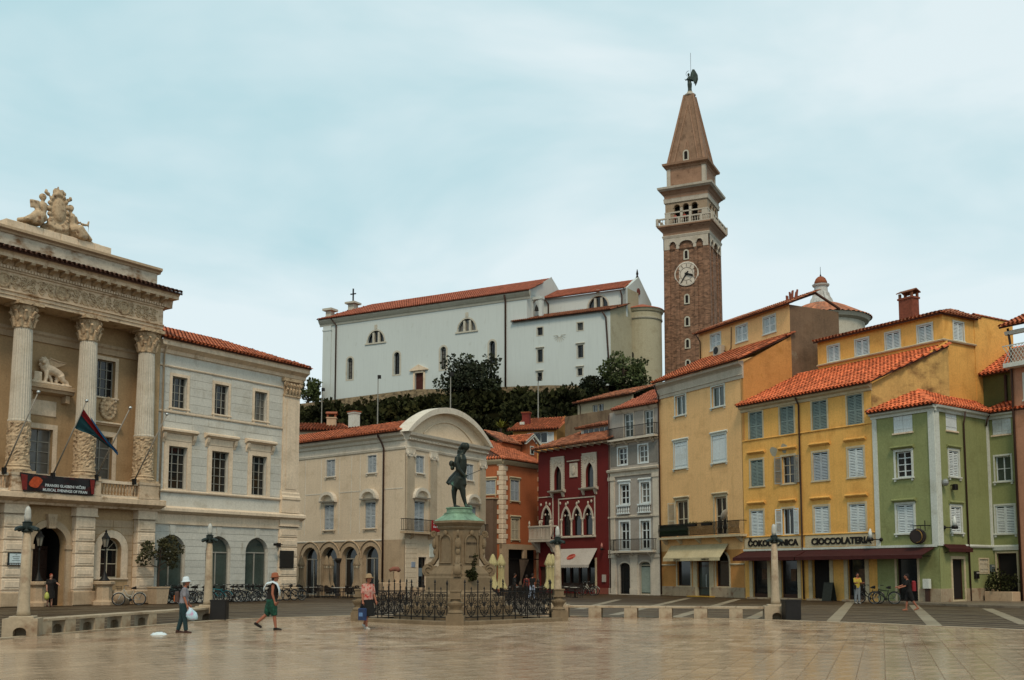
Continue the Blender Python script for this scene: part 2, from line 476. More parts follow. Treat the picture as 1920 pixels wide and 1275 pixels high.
    if sill:
        s = MB(); e = sur+.05
        s.pyz([(y-sill,c-.09), (y-sill,c-.02), (y-sill+.03,c), (y+.05,c), (y+.05,c-.1), (y-sill*.6,c-.1)], a-e, b+e)
        if sill > .09:
            for x in (a-sur*.4, b+sur*.4): s.box(x-.06, x+.06, y-sill*.7, y+.02, c-.22, c-.1)
        part('sill', s, surm, w, fr)
    if hood:
        s = MB(); e = sur+.1; z = d+sur*1.05+hgap
        s.pyz([(y+.02,z), (y-hood*.35,z), (y-hood*.5,z+.06), (y-hood,z+.09), (y-hood,z+.15), (y-hood*.5,z+.2), (y+.02,z+.22)], a-e, b+e)
        part('hood', s, hoodm or surm, w, fr)
    return w
def tile_plane(T, fr, A, B, Cc, D, tm=None, em=None, pitch=.29, row=.42, th=.1, rad=None, over=.12, name='roof', child=True):
    """sloping roof plane: slab plus barrel tiles laid in rows; A,B eave ends, C,D top ends"""
    tm = tm or TILE; em = em or TILE_E
    A, B, Cc, D = (Vector(p) for p in (A, B, Cc, D))
    ex = (B-A).normalized(); n = ex.cross(((Cc+D)/2-(A+B)/2)).normalized()
    if n.z < 0: n = -n
    eq = n.cross(ex)
    if eq.z < 0: eq = -eq
    sl = MB()
    V = [A, B, Cc, D]
    sl.add(V + [p - n*th for p in V], [(0,1,2,3), (7,6,5,4), (0,4,5,1), (1,5,6,2), (2,6,7,3), (3,7,4,0)])
    R = part(name, sl, em, T, fr)
    P = [((p-A).dot(ex), (p-A).dot(eq)) for p in V]
    def inside(x, q):
        r = False; j = 3
        for i in range(4):
            (x0, q0), (x1, q1) = P[i], P[j]
            if (q0 > q) != (q1 > q) and x < (x1-x0)*(q-q0)/(q1-q0)+x0: r = not r
            j = i
        return r
    xmin, xmax = min(p[0] for p in P), max(p[0] for p in P); qmax = max(p[1] for p in P)
    rad = rad or pitch*.35
    t = MB(); t.c = []
    nc = int((xmax-xmin)/pitch)+1; nr = int(qmax/row)+1
    rnd = random.Random(int(abs(A.x*97+A.z*31+B.y*7))+5)
    for i in range(nc):
        x = xmin+(i+.5)*pitch
        for j in range(-1, nr):
            q0, q1 = j*row-(over if j < 0 else 0)+(row if j < 0 else 0), (j+1)*row+.05
            if j < 0: q0, q1 = -over, .06
            if not inside(min(max(x, xmin+.01), xmax-.01), max(.02, min(qmax-.02, (q0+q1)/2 if j >= 0 else .03))): continue
            # channel tile between covers then cover tile
            k = rnd.random(); kk = .25+.5*rnd.random()
            jx = rnd.uniform(-.008, .008); jh = rnd.uniform(0, .012)
            nb = len(t.v)
            for q, h in ((q0, .085+jh), (q1, .015+jh)):
                for a in range(5):
                    w = pi*a/4
                    t.v.append(tuple(A + ex*(x+jx-rad*cos(w)*(1.06 if q == q0 else .94)) + eq*q + n*(h+rad*1.05*sin(w)-.015)))
                    t.c.append(k)
            t.f += [(nb+a, nb+5+a, nb+6+a, nb+1+a) for a in range(4)]
            nb = len(t.v)
            for q, h in ((q0, .028), (q1, .006)):
                for xx in (x+rad*.7, x+pitch*.5, x+pitch-rad*.7):
                    t.v.append(tuple(A + ex*xx + eq*q + n*(h-(0.02 if xx == x+pitch*.5 else 0)+.012))); t.c.append(kk)
            t.f += [(nb, nb+3, nb+4, nb+1), (nb+1, nb+4, nb+5, nb+2)]
    part('roof_tiles', t, tm, R, fr, kind='stuff')
    return R
def ridge(T, fr, A, B, r=.11, tm=None, name='ridge_tiles', seg=.4):
    A, B = Vector(A), Vector(B); L = (B-A).length; n = max(1, int(L/seg)); d = (B-A)/n
    sd = d.cross(Vector((0, 0, 1))).normalized(); up = sd.cross(d).normalized()
    t = MB(); t.c = []
    for i in range(n):
        k = random.random(); nb = len(t.v)
        for e, rr in ((0, r*1.08), (1.06, r*.9)):
            p = A + d*(i+e)
            for a in range(7):
                w = pi*a/6; t.v.append(tuple(p + sd*(rr*cos(w)) + up*(rr*sin(w)-.02))); t.c.append(k)
        t.f += [(nb+a, nb+7+a, nb+8+a, nb+1+a) for a in range(6)]
    return part(name, t, tm or TILE, T, fr, kind='stuff')
def text_mesh(s, size, ext=.01, bold=0.0, shear=0.0, align='CENTER', xs=1.0):
    cu = bpy.data.curves.new('lettering', 'FONT'); cu.body = s; cu.size = size; cu.extrude = ext; cu.offset = bold; cu.shear = shear
    cu.align_x = align; cu.resolution_u = 3
    ob = bpy.data.objects.new('lettering', cu); col.objects.link(ob)
    dg = bpy.context.evaluated_depsgraph_get()
    me = bpy.data.meshes.new_from_object(ob.evaluated_get(dg))
    col.objects.unlink(ob); bpy.data.objects.remove(ob)
    me.transform(Matrix.Rotation(pi/2, 4, 'X') @ Matrix.Diagonal((xs, 1, 1, 1)))
    return me
def lettering(parent, fr, s, size, x, y, z, m, ext=.01, bold=0.0, shear=0.0, name='lettering', xs=1.0, M=None):
    me = text_mesh(s, size, ext, bold, shear, xs=xs)
    me.transform(Matrix.Translation((x, y, z)) @ (M or Matrix()))
    me.materials.clear(); me.materials.append(m)
    return part(name, me, m, parent, fr)
BAL_PROF = [(.055, 0), (.055, .05), (.03, .08), (.035, .14), (.062, .26), (.05, .36), (.028, .47), (.026, .52), (.045, .55), (.045, .6)]
def baluster_mesh(h, m, k=1.0, n=10):
    b = MB(); b.lathe([(r*k, z/.6*h) for r, z in BAL_PROF], n)
    return mesh_of(b, 'baluster', m, True)
def spiral(cx, cz, r0, r1, turns, a0, n=20, sgn=1):
    return [(cx+(r0+(r1-r0)*i/n)*cos(a0+sgn*2*pi*turns*i/n), cz+(r0+(r1-r0)*i/n)*sin(a0+sgn*2*pi*turns*i/n)) for i in range(n+1)]
def pipe(T, fr, pts, r=.05, m=None, name='drainpipe'):
    return part(name, MB().tube(pts, r, 8), m or RUST, T, fr, smooth=True)
def chimney(T, fr, x, y, z0, z1, w, d, m, cap='slab', capm=None, name='chimney'):
    c = MB().box(x-w/2, x+w/2, y-d/2, y+d/2, z0, z1)
    c.box(x-w/2-.06, x+w/2+.06, y-d/2-.06, y+d/2+.06, z1-.12, z1)
    o = part(name, c, m, T, fr)
    k = MB()
    if cap == 'gable':
        for sx in (-1, 1):
            for sy in (-1, 1): k.box(x+sx*(w/2-.07)-.07, x+sx*(w/2-.07)+.07, y+sy*(d/2-.07)-.07, y+sy*(d/2-.07)+.07, z1, z1+.3)
        k.pyz([(y-d/2-.1,z1+.3), (y,z1+.5), (y+d/2+.1,z1+.3), (y+d/2+.1,z1+.36), (y,z1+.57), (y-d/2-.1,z1+.36)], x-w/2-.1, x+w/2+.1)
    else: k.box(x-w/2-.1, x+w/2+.1, y-d/2-.1, y+d/2+.1, z1, z1+.09)
    part('cap', k, capm or TILE, o, fr)
    return o
# ---------------------------------------------------------------- ground, plaza, pavement
def structure(o): o['kind'] = 'structure'; return o
gm = MB().quad((-3000,-3000,-.06), (3000,-3000,-.06), (3000,3000,-.06), (-3000,3000,-.06))
structure(part('ground', gm, mat('far ground', C('#55503f'), var=.2, scale=.05)))
def catmull(P, n=10):
    out = []; m = len(P)
    for i in range(m):
        p0, p1, p2, p3 = P[i-1], P[i], P[(i+1) % m], P[(i+2) % m]
        for k in range(n):
            t = k/n
            out.append(tuple(.5*((2*p1[j])+(-p0[j]+p2[j])*t+(2*p0[j]-5*p1[j]+4*p2[j]-p3[j])*t*t+(-p0[j]+3*p1[j]-3*p2[j]+p3[j])*t**3) for j in (0, 1)))
    return out
BP = [ground(*q).xy[:] for q in ((0,1198), (210,1180), (422,1163), (580,1157.4), (690,1154.5), (900,1153), (1120,1156.5), (1300,1159.5), (1452,1163.5), (1620,1169), (1755,1175), (1880,1180.5))]
BP += [(17.4, 29.5), (20.5, 20), (21, 8), (16, -6), (2, -12), (-12, -6), (-17.5, 8), (-16.5, 20)]
EDGE = catmull(BP)
def offset_poly(P, d):
    out = []; n = len(P)
    for i in range(n):
        a, b = Vector(P[i-1]), Vector(P[(i+1) % n]); t = (b-a).normalized()
        out.append((P[i][0]-t.y*d, P[i][1]+t.x*d))
    return out
def in_poly(x, y, P):
    r = False; j = len(P)-1
    for i in range(len(P)):
        if (P[i][1] > y) != (P[j][1] > y) and x < (P[j][0]-P[i][0])*(y-P[i][1])/(P[j][1]-P[i][1])+P[i][0]: r = not r
        j = i
    return r
def wet(name, c0, c1, r0, r1, sc_=.5, tone=.12, bump=.06):
    m = mat(name, c0, var=.14, scale=.35, rough=.3, tone=tone, bump=.001, spec=.5, stain=c1, sthr=.5, sscale=(.28, .28, .28))
    nt = m.node_tree; N, L = nt.nodes, nt.links; b = N['Principled BSDF']
    b.inputs['IOR'].default_value = 1.42
    tc = N.new('ShaderNodeTexCoord')
    mp_ = N.new('ShaderNodeMapping'); mp_.inputs['Scale'].default_value = (1, 1, 1); L.new(tc.outputs['Object'], mp_.inputs['Vector'])
    n1 = N.new('ShaderNodeTexNoise'); n1.inputs['Scale'].default_value = sc_; n1.inputs['Detail'].default_value = 8; n1.inputs['Roughness'].default_value = .7; L.new(mp_.outputs['Vector'], n1.inputs['Vector'])
    mr = N.new('ShaderNodeMapRange'); mr.inputs['From Min'].default_value = .3; mr.inputs['From Max'].default_value = .7; mr.inputs['To Min'].default_value = r0; mr.inputs['To Max'].default_value = r1
    L.new(n1.outputs['Fac'], mr.inputs['Value']); L.new(mr.outputs['Result'], b.inputs['Roughness'])
    n2 = N.new('ShaderNodeTexNoise'); n2.inputs['Scale'].default_value = 9; n2.inputs['Detail'].default_value = 6; L.new(tc.outputs['Object'], n2.inputs['Vector'])
    bp = N.new('ShaderNodeBump'); bp.inputs['Strength'].default_value = bump; bp.inputs['Distance'].default_value = .02; L.new(n2.outputs['Fac'], bp.inputs['Height']); L.new(bp.outputs['Normal'], b.inputs['Normal'])
    return m
WET = wet('wet pale paving stone', C('#ab9379'), C('#94745a'), .03, .34, 1.5, .16, .09)
PAVE = wet('wet dark paving', C('#463622'), C('#38291a'), .42, .7, .4)
PAVE.node_tree.nodes['Principled BSDF'].inputs['Specular IOR Level'].default_value = .25
STRIP = wet('wet light stone strip', C('#94866f'), C('#7d6c56'), .3, .6)
e = MB().add([(x, y, 0) for x, y in EDGE], [tuple(range(len(EDGE)))])
plaza = structure(part('plaza', e, mat('wet paving joint', C('#77624c'), rough=.3, bump=0)))
# slabs laid in rows that run away to the right
PA = atan2(1, (1650-960)/FPX)-pi/2
PF = Fr((0, 0), PA)
SL, SW, JT = .92, .46, .005
INN = offset_poly(EDGE, -.16) if in_poly(*offset_poly(EDGE, -.16)[25], EDGE) else offset_poly(EDGE, .16)
cand = []
for i in range(-60, 70):
    for j in range(8, 62):
        x, y = i*SW, (j+(.5 if i % 2 else 0))*SL
        w_ = PF.M @ Vector((x+SW/2, y+SL/2, 0))
        if w_.y < 11 or abs(w_.x) > 24: continue
        if all(in_poly(*(PF.M @ Vector((x+a*SW, y+b*SL, 0))).xy, INN) for a, b in ((0, 0), (1, 0), (1, 1), (0, 1))):
            vis = abs(w_.x) < .49*w_.y and w_.y > 17.2
            cand.append((0 if vis else 1, w_.y, x, y))
cand.sort()
def slab(mb, x, y, t, rn):
    b, h = .005, .014
    x0, x1, y0, y1 = x+JT/2, x+SW-JT/2, y+JT/2, y+SL-JT/2
    dz = [h+rn.uniform(-.0012, .0012) for _ in range(4)]
    n = len(mb.v)
    mb.v += [(x0,y0,0), (x1,y0,0), (x1,y1,0), (x0,y1,0), (x0+b,y0+b,dz[0]), (x1-b,y0+b,dz[1]), (x1-b,y1-b,dz[2]), (x0+b,y1-b,dz[3])]
    mb.c += [t]*8
    mb.f += [tuple(n+k for k in f) for f in ((4,5,6,7), (0,1,5,4), (1,2,6,5), (2,3,7,6), (3,0,4,7))]
rn = random.Random(4)
kinds = []
for k in range(14):
    q = MB(); q.c = []; slab(q, 0, 0, rn.random(), rn); kinds.append(mesh_of(q, 'paving_slab', WET))
for f, yy, x, y in cand[:300]:
    part('paving_slab', rn.choice(kinds), None, plaza, PF.sub(x, y))
q = MB(); q.c = []
for f, yy, x, y in cand[300:]: slab(q, x, y, rn.random(), rn)
part('distant_paving_slabs', q, WET, plaza, PF, kind='stuff')
def ribbon(P, d0, d1, z0, z1, i0=None, i1=None):
    A_, B_ = offset_poly(P, d0), offset_poly(P, d1); m = MB(); n = len(P)
    idx = range(n) if i0 is None else range(i0, i1)
    for i in idx:
        j = (i+1) % n
        m.add([(*A_[i], z1), (*A_[j], z1), (*B_[j], z1), (*B_[i], z1), (*A_[i], z0), (*A_[j], z0), (*B_[j], z0), (*B_[i], z0)], [(0,1,2,3), (4,5,1,0), (6,7,3,2)])
    return m
SGN = 1 if not in_poly(*offset_poly(EDGE, .3)[25], EDGE) else -1
structure(part('plaza_edge_kerb', ribbon(EDGE, -.14*SGN, .14*SGN, -.01, .03), MARBLE))
# dark pavement round the plaza, with pale stripes
OUT = offset_poly(EDGE, .13*SGN); BIG = [(-75, 100), (75, 110), (75, -60), (-75, -60)]
pv = MB().quad((-75,-60,-.012), (75,-60,-.012), (75,125,-.012), (-75,125,-.012))
pave = structure(part('pavement', pv, PAVE))
for k in range(1, 14):
    d = .14+k*1.45+(.25 if k % 2 else 0)
    part('paving_stripe', ribbon(EDGE, d*SGN, (d+.1)*SGN, -.02, -.006, 0, 125), STRIP, pave)
for a, b in (((1561, 1166), (1594, 1129)), ((1754, 1174.5), (1713, 1134.5)), ((1925, 1171), (1851, 1141)), ((1406, 1161), (1470, 1131)), ((1262, 1158.5), (1384, 1123)), ((1150, 1153), (1292, 1121)), ((1085, 1142), (1160, 1124))):
    p, q = ground(*a), ground(*b); t = (q-p).normalized(); nn = Vector((-t.y, t.x, 0))*.24; p = p - t*.0
    part('paving_band', MB().add([p-nn+Vector((0,0,-.002)), p+nn+Vector((0,0,-.002)), q+nn+Vector((0,0,-.002)), q-nn+Vector((0,0,-.002))], [(0,1,2,3)]), STRIP, pave)
p = ground(1600, 1201.5); part('drain_slot', MB().box(-.5, .5, -.025, .025, .0155, .019), mat('dark drain', C('#1d1712'), rough=.6), plaza, Fr((p.x, p.y), -.02, 0))
# ---------------------------------------------------------------- town hall
TF = frame_vp(553, 1123.5, 2336)
TH = thing('town_hall', 'pale stone neoclassical town hall with columns, balcony and carved crest', 'building', TF)
UPW = [(-10.39, -9.29), (-7.19, -6.09), (-3.93, -2.87)]
LOW = [(-10.51, -9.16), (-7.3, -5.95), (-4.06, -2.78)]
GAR = [(-11.06, -9.08), (-7.56, -5.6), (-4.39, -2.48)]
op = [(a, b, 11.6, 13.49, 0) for a, b in UPW] + [(a, b, 6.74, 9.27, 0) for a, b in LOW] + [(a, b, .12, 3.99, (b-a)/2) for a, b in GAR]
w = wall(MB(), -11.5, 0, 0, 15.0, op, 0, .3)
shell(w, -11.5, 0, 0, 15.0, 11)
part('wing_wall', w, PLASTER_G, TH)
# cut stone facing of the wing, one object for each block
def courses(T, fr, s0, s1, z0, z1, h, L, obs, m, y=0.0, proud=.022, arches=(), gap=.016, stag=.5, ch=.01):
    n = max(1, round((z1-z0)/h)); h = (z1-z0)/n
    for j in range(n):
        a, b = z0+j*h, z0+(j+1)*h
        cuts = [(o[0], o[1]) for o in obs if o[2] < b-.03 and o[3] > a+.03]
        for q in arches:
            c, r, sp = (q[0]+q[1])/2, (q[1]-q[0])/2, q[3]
            if a < sp+r: cuts.append((c, r, sp))
        iv = [(s0, s1, None, None)]
        for k in cuts:
            nv = []
            for x0, x1, l, r_ in iv:
                if len(k) == 2: c0, c1, cl, cr = k[0], k[1], None, None
                else: c0, c1, cl, cr = k[0]-k[1], k[0]+k[1], k, k
                if c1 <= x0 or c0 >= x1: nv.append((x0, x1, l, r_)); continue
                if c0 > x0+.05: nv.append((x0, c0, l, cr))
                if c1 < x1-.05: nv.append((c1, x1, cl, r_))
            iv = nv
        for x0, x1, l, r_ in iv:
            m_ = max(1, round((x1-x0)/L)); off = (stag if j % 2 else 0)
            e = [x0 + (x1-x0)*i/m_ for i in range(m_+1)]
            if m_ > 1 and off:
                w_ = (x1-x0)/m_
                e = [x0] + [x0+w_*(i+.5) for i in range(m_)] + [x1]
            for i in range(len(e)-1):
                p, q = e[i]+gap/2, e[i+1]-gap/2
                aa, bb = a+gap/2, b-gap/2
                B = MB()
                def bx(k, z, sgn):   # arch edge at height z
                    t = z-k[2]
                    return k[0]+sgn*(k[1] if t <= 0 else sqrt(max(0, k[1]**2-t*t)))
                if (i == 0 and l) or (i == len(e)-2 and r_):
                    zz = [aa+(bb-aa)*t/4 for t in range(5)]
                    Lf = [(bx(l, z, 1) if (i == 0 and l) else p, z) for z in zz]
                    Rt = [(bx(r_, z, -1) if (i == len(e)-2 and r_) else q, z) for z in zz]
                    B.pxz(Lf[::-1] + Rt, y-proud, y+.01)
                else: B.pillow(p, q, y-proud, y+.01, aa, bb, ch)
                part('stone_block', B, m, T, fr)
obs = [(a-.2, b+.2, 11.3, 13.75) for a, b in UPW] + [(a-.33, b+.33, 6.6, 10.5) for a, b in LOW]
courses(TH, TF, -11.3, -1.5, 6.72, 11.22, .5, 1.3, obs, PLASTER_G)
courses(TH, TF, -11.3, -1.5, 11.42, 13.95, .5, 1.3, obs, PLASTER_G)
courses(TH, TF, -11.3, -1.7, .45, 4.55, .41, 1.6, [], PLASTER_G, arches=[(a, b, 0, 3.99-(b-a)/2) for a, b in GAR], stag=0, gap=.03)
mo = MB()     # mouldings of the wing
mo.pyz([(.02,4.62), (-.1,4.62), (-.1,5.2), (-.2,5.25), (-.45,5.38), (-.45,5.55), (-.2,5.66), (.02,5.7)], -11.5, .45)
mo.pyz([(.02,6.5), (-.1,6.5), (-.14,6.56), (-.14,6.62), (-.06,6.66), (.02,6.66)], -11.4, -1.45)
mo.pyz([(.02,11.24), (-.08,11.24), (-.1,11.3), (-.1,11.36), (.02,11.4)], -11.4, -1.5)
mo.pyz([(.02,13.98), (-.06,13.98), (-.09,14.05), (-.02,14.1), (.02,14.1)], -11.4, -1.5)
part('string_course', mo, STONE, TH)
mo = MB().pyz([(.02,14.75), (-.1,14.8), (-.14,15.0), (-.3,15.1), (-.5,15.2), (-.5,15.42), (-.56,15.5), (.02,15.56)], -11.5, .5)
part('cornice', mo, STONE, TH)
for a, b in UPW:
    window(TH, TF, (a, b, 11.6, 13.49), 'cas', WOOD_F, sur=.17, sill=.1, nv=2, nh=3, depth=.3, fw=.055)
for a, b in LOW:
    wn_ = window(TH, TF, (a, b, 6.74, 9.27), 'cas', WOOD_F, sur=.3, surm=STONE, nv=2, nh=4, depth=.3, fw=.055, trans=.82, surd=.07)
    h = MB(); h.box(a-.28, b+.28, -.09, .02, 9.6, 10.0)
    h.pyz([(.02,10.02), (-.12,10.02), (-.2,10.08), (-.36,10.14), (-.36,10.24), (-.2,10.32), (.02,10.34)], a-.62, b+.62)
    for x in (a-.42, b+.42): h.pyz([(.02,9.45), (-.06,9.47), (-.1,9.6), (-.2,9.75), (-.26,9.95), (-.26,10.02), (.02,10.02)], x-.1, x+.1)
    part('hood', h, STONE, wn_, TF)
for a, b in GAR:
    r = (b-a)/2
    window(TH, TF, (a, b, .12, 3.99), 'cas', WOOD_F, rise=r, nv=1, nh=0, depth=.3, gl=GLASS_G, fw=.075)
    k = MB().pxz([(a+r-.13, 4.0), (a+r+.13, 4.0), (a+r+.22, 4.56), (a+r-.22, 4.56)], -.06, .01)
    part('keystone', k, PLASTER_G, TH)
# giant corner pilaster and its rusticated foot
p = MB(); p.box(-1.46, -.02, -.12, .06, 7.2, 13.5); p.box(-1.2, -.28, -.15, -.11, 7.3, 13.3)
p.pyz([(.06,5.7), (-.22,5.7), (-.22,6.55), (-.28,6.6), (-.28,6.75), (-.2,6.85), (-.2,7.0), (-.14,7.1), (-.14,7.2), (.06,7.2)], -1.56, .06)
part('corner_pilaster', p, STONE, TH)
def capital(T, fr, cx, cy, z0, h, r, m, n=8, flat=False):
    b = MB()
    b.lathe([(r, z0), (r*1.06, z0+.04*h), (r*.98, z0+.08*h), (r*1.05, z0+.5*h), (r*1.25, z0+.8*h), (r*1.38, z0+.86*h)], 20, cx, cy)
    for row, (za, zb, out) in enumerate(((.06, .42, 1.32), (.3, .66, 1.42))):
        for i in range(n):
            a = 2*pi*(i+.5*row)/n; ca, sa = cos(a), sin(a)
            P = [(r*1.02, z0+za*h), (r*1.14, z0+(za+zb)/2*h), (r*out, z0+zb*h), (r*(out+.12), z0+(zb-.05)*h), (r*(out+.02), z0+(zb-.11)*h)]
            b.tube([(cx+q*ca, cy+q*sa, z) for q, z in P], [r*.17, r*.2, r*.17, r*.13, r*.06], 6)
    for i in range(4):
        a = pi/4+pi/2*i
        for e in (-.16, .16):
            P = spiral(0, 0, r*.3, r*.04, 1.25, pi*.5, 12)
            b.tube([(cx+cos(a+e)*(r*1.25+x), cy+sin(a+e)*(r*1.25+x), z0+h*.78+z) for x, z in P], r*.09, 5)
        a = pi/2*i; b.ball((cx+cos(a)*r*1.4, cy+sin(a)*r*1.4, z0+.92*h), r*.17, 8, 5)
    q = r*1.5
    b.box(cx-q, cx+q, cy-q, cy+q, z0+.88*h, z0+h)
    return part('capital', b, m, T, fr)
cp = MB(); cp.box(-1.48, -.0, -.2, .06, 13.5, 13.62); cp.box(-1.42, -.06, -.14, .06, 13.62, 14.5); cp.box(-1.62, .08, -.3, .06, 14.5, 14.72)
for i in range(5):
    x = -1.3+.28*i
    for z, o in ((13.66, .16), (13.98, .2)):
        cp.tube([(x+(.14 if z > 13.8 and i < 4 else 0), -.14, z), (x, -.2, z+.2), (x, -.14-o, z+.34), (x, -.12-o, z+.26)], [.1, .12, .1, .05], 6)
for x in (-1.4, -.08):
    cp.tube([(x+dx, -.24, 14.3+dz) for dx, dz in spiral(0, 0, .2, .03, 1.5, 0, 16)], .05, 5)
part('pilaster_capital', cp, STONE_O, TH)
def rustic_pier(T, fr, x0, x1, yf, D, m, rows, base=.76, mb_m=None):
    core = MB().box(x0+.03, x1-.03, yf+.06, D, 0, 5.3)
    P = part('pier', core, m, T, fr)
    for a, b in rows:
        q = MB().pillow(x0, x1, yf, yf+.2, a, b, .035); q.pillow(x0+.14, x1-.14, yf-.03, yf+.02, a+.13, b-.13, .02)
        q.box(x0, x0+.1, yf+.2, D, a, b)
        part('stone_block', q, m, P, fr)
    q = MB().pillow(x0-.1, x1+.1, yf-.1, D, 0, base, .05)
    part('plinth', q, STONE_D, P, fr)
    q = MB().box(x0-.06, x1+.06, yf-.06, D, 4.8, 5.32); q.box(x0-.1, x1+.1, yf-.1, D, 4.8, 4.87)
    part('pier_cap', q, m, P, fr)
    return P
ROWS = [(4.09, 4.74), (3.45, 4.02), (2.80, 3.38), (2.12, 2.73), (1.51, 2.05), (.87, 1.44)]
rustic_pier(TH, TF, -1.62, -.02, -.16, .06, STONE, ROWS, .8)
for x0, x1 in ((-20.7, -19.5), (-16.63, -15.45), (-12.71, -11.52)): rustic_pier(TH, TF, x0, x1, -.4, .1, STONE, ROWS)
# ground floor of the portico: arched door and arched window
op = [(-18.9, -16.97, 0, 4.21, .965), (-14.83, -13.49, 1.47, 3.71, .67), (-22.9, -21.3, 1.47, 3.71, .8)]
w = wall(MB(), -24.5, -11.52, 0, 5.6, op, .02, .5)
shell(w, -24.5, -11.52, 0, 17.0, 11, .02, 'lr'); w.quad((-24.5,11,0), (-24.5,11,17), (-11.52,11,17), (-11.52,11,0))
part('portico_wall', w, PLASTER_B, TH)
window(TH, TF, (-14.83, -13.49, 1.47, 3.71), 'cas', WOOD_C, rise=.67, nv=1, nh=1, fan=True, depth=.4, y=.02, sur=.42, surm=STONE, sill=.08, surd=.06)
courses(TH, TF, -15.4, -12.75, .5, 4.7, .42, 1.3, [(-15.28, -13.04, 0, 1.4)], STONE_D, arches=[(-15.28, -13.04, 0, 3.06)], y=.02, gap=.03, stag=0)
d = MB(); d.quad((-19.2,2.2,0), (-16.4,2.2,0), (-16.4,2.2,4.5), (-19.2,2.2,4.5)); d.quad((-18.95,.5,0), (-18.95,2.2,0), (-18.95,2.2,4.3), (-18.95,.5,4.3)); d.quad((-16.9,.5,0), (-16.9,2.2,0), (-16.9,2.2,4.3), (-16.9,.5,4.3)); d.quad((-19,.5,4.3), (-16.9,.5,4.3), (-16.9,2.2,4.3), (-19,2.2,4.3))
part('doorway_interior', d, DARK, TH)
dl = MB()
for x0, x1 in ((-18.88, -18.0), (-17.88, -17.0)):
    dl.box(x0, x1, 1.6, 1.66, .05, 3.2)
    for z0, z1 in ((.2, 1.0), (1.15, 2.0), (2.15, 3.0)): dl.pillow(x0+.1, x1-.1, 1.57, 1.61, z0, z1, .03)
part('door', dl, WOOD_BR, TH)
s = MB(); P, Q = arch_pts(-19.25, -16.62, 3.245, 1.315, 16), arch_pts(-18.9, -16.97, 3.245, .965, 16)
for i in range(16):
    s.add([(P[i][0],-.1,P[i][1]), (P[i+1][0],-.1,P[i+1][1]), (Q[i+1][0],-.1,Q[i+1][1]), (Q[i][0],-.1,Q[i][1]), (P[i+1][0],.03,P[i+1][1]), (P[i][0],.03,P[i][1]), (Q[i+1][0],.03,Q[i+1][1]), (Q[i][0],.03,Q[i][1])], [(0,1,2,3), (1,0,5,4), (3,2,6,7)])
for x0, x1 in ((-19.25, -18.9), (-16.97, -16.62)):
    s.box(x0, x1, -.1, .03, 0, 3.0); s.box(x0-.06, x1+.06, -.16, .03, 3.0, 3.245)
s.pxz([(-18.12, 4.1), (-17.74, 4.1), (-17.66, 4.85), (-18.2, 4.85)], -.26, .03)
for x in (-18.08, -17.96, -17.84): s.box(x-.03, x+.03, -.29, -.24, 4.25, 4.7)
part('door_surround', s, STONE_D, TH)
# balcony slab with moulded edge, balustrade
s = MB().pyz([(.02,5.3), (-.55,5.3), (-.6,5.42), (-.95,5.55), (-1.05,5.6), (-1.05,5.86), (-.95,5.92), (.9,5.92), (.9,5.3)], -24.5, -11.35)
part('balcony_slab', s, STONE_W, TH)
bm = baluster_mesh(.62, STONE_D, 1.15)
for x0, x1 in ((-24.0, -20.9), (-19.5, -17.0), (-15.6, -13.2)):
    r = MB().box(x0, x1, -.92, -.64, 6.66, 6.82); r.box(x0, x1, -.94, -.62, 5.92, 6.02)
    R = part('balustrade_rail', r, STONE, TH)
    n = round((x1-x0)/.205)
    for i in range(n):
        part('baluster', bm, None, R, TF.sub(x0+(i+.5)*(x1-x0)/n, -.78, 0, 6.03))
for cx in (-20.12, -16.29, -12.5):
    q = MB().box(cx-.66, cx+.66, -1.0, .3, 5.92, 6.72); q.box(cx-.72, cx+.72, -1.04, .34, 6.72, 6.86); q.box(cx-.7, cx+.7, -1.02, .32, 5.92, 6.05)
    part('column_pedestal', q, STONE_W, TH)
    c_ = MB(); r = .56
    c_.box(cx-.66, cx+.66, -.98, .3, 6.86, 6.98); c_.lathe([(.68, 6.98), (.7, 7.04), (.64, 7.1), (.6, 7.16), (.64, 7.22), (.58, 7.3)], 28, cx, -.34)
    part('column_base', c_, STONE_O, TH)
    dr = MB(); N_ = 40; rr = random.Random(int(cx*10))
    for j in range(27):
        z = 7.28+2.25*j/26
        for i in range(N_):
            a = 2*pi*i/N_; k = r + (rr.uniform(-.035, .045)+.02*sin(5*a+j*.9)*cos(j*.7) if 1 < j < 25 else .03)
            dr.v.append((cx+k*cos(a), -.34+k*sin(a), z))
    dr.f = [(j*N_+i, j*N_+(i+1) % N_, (j+1)*N_+(i+1) % N_, (j+1)*N_+i) for j in range(26) for i in range(N_)]
    part('carved_drum', dr, STONE_O, TH)
    sh = MB().lathe([(.535, 9.5), (.56, 9.53), (.56, 9.6), (.52, 9.64), (.5, 10.5), (.49, 11.5), (.47, 12.8), (.445, 14.2), (.44, 14.42)], 96, cx, -.34, fa=-.035, nf=24)
    part('fluted_shaft', sh, mat('fluted stone', C('#bdb4a3'), streak=.3, stain=C('#7a4a30'), sthr=.68, sscale=(3, 3, .7)), TH)
    capital(TH, TF, cx, -.34, 14.42, 1.36, .47, STONE_O)
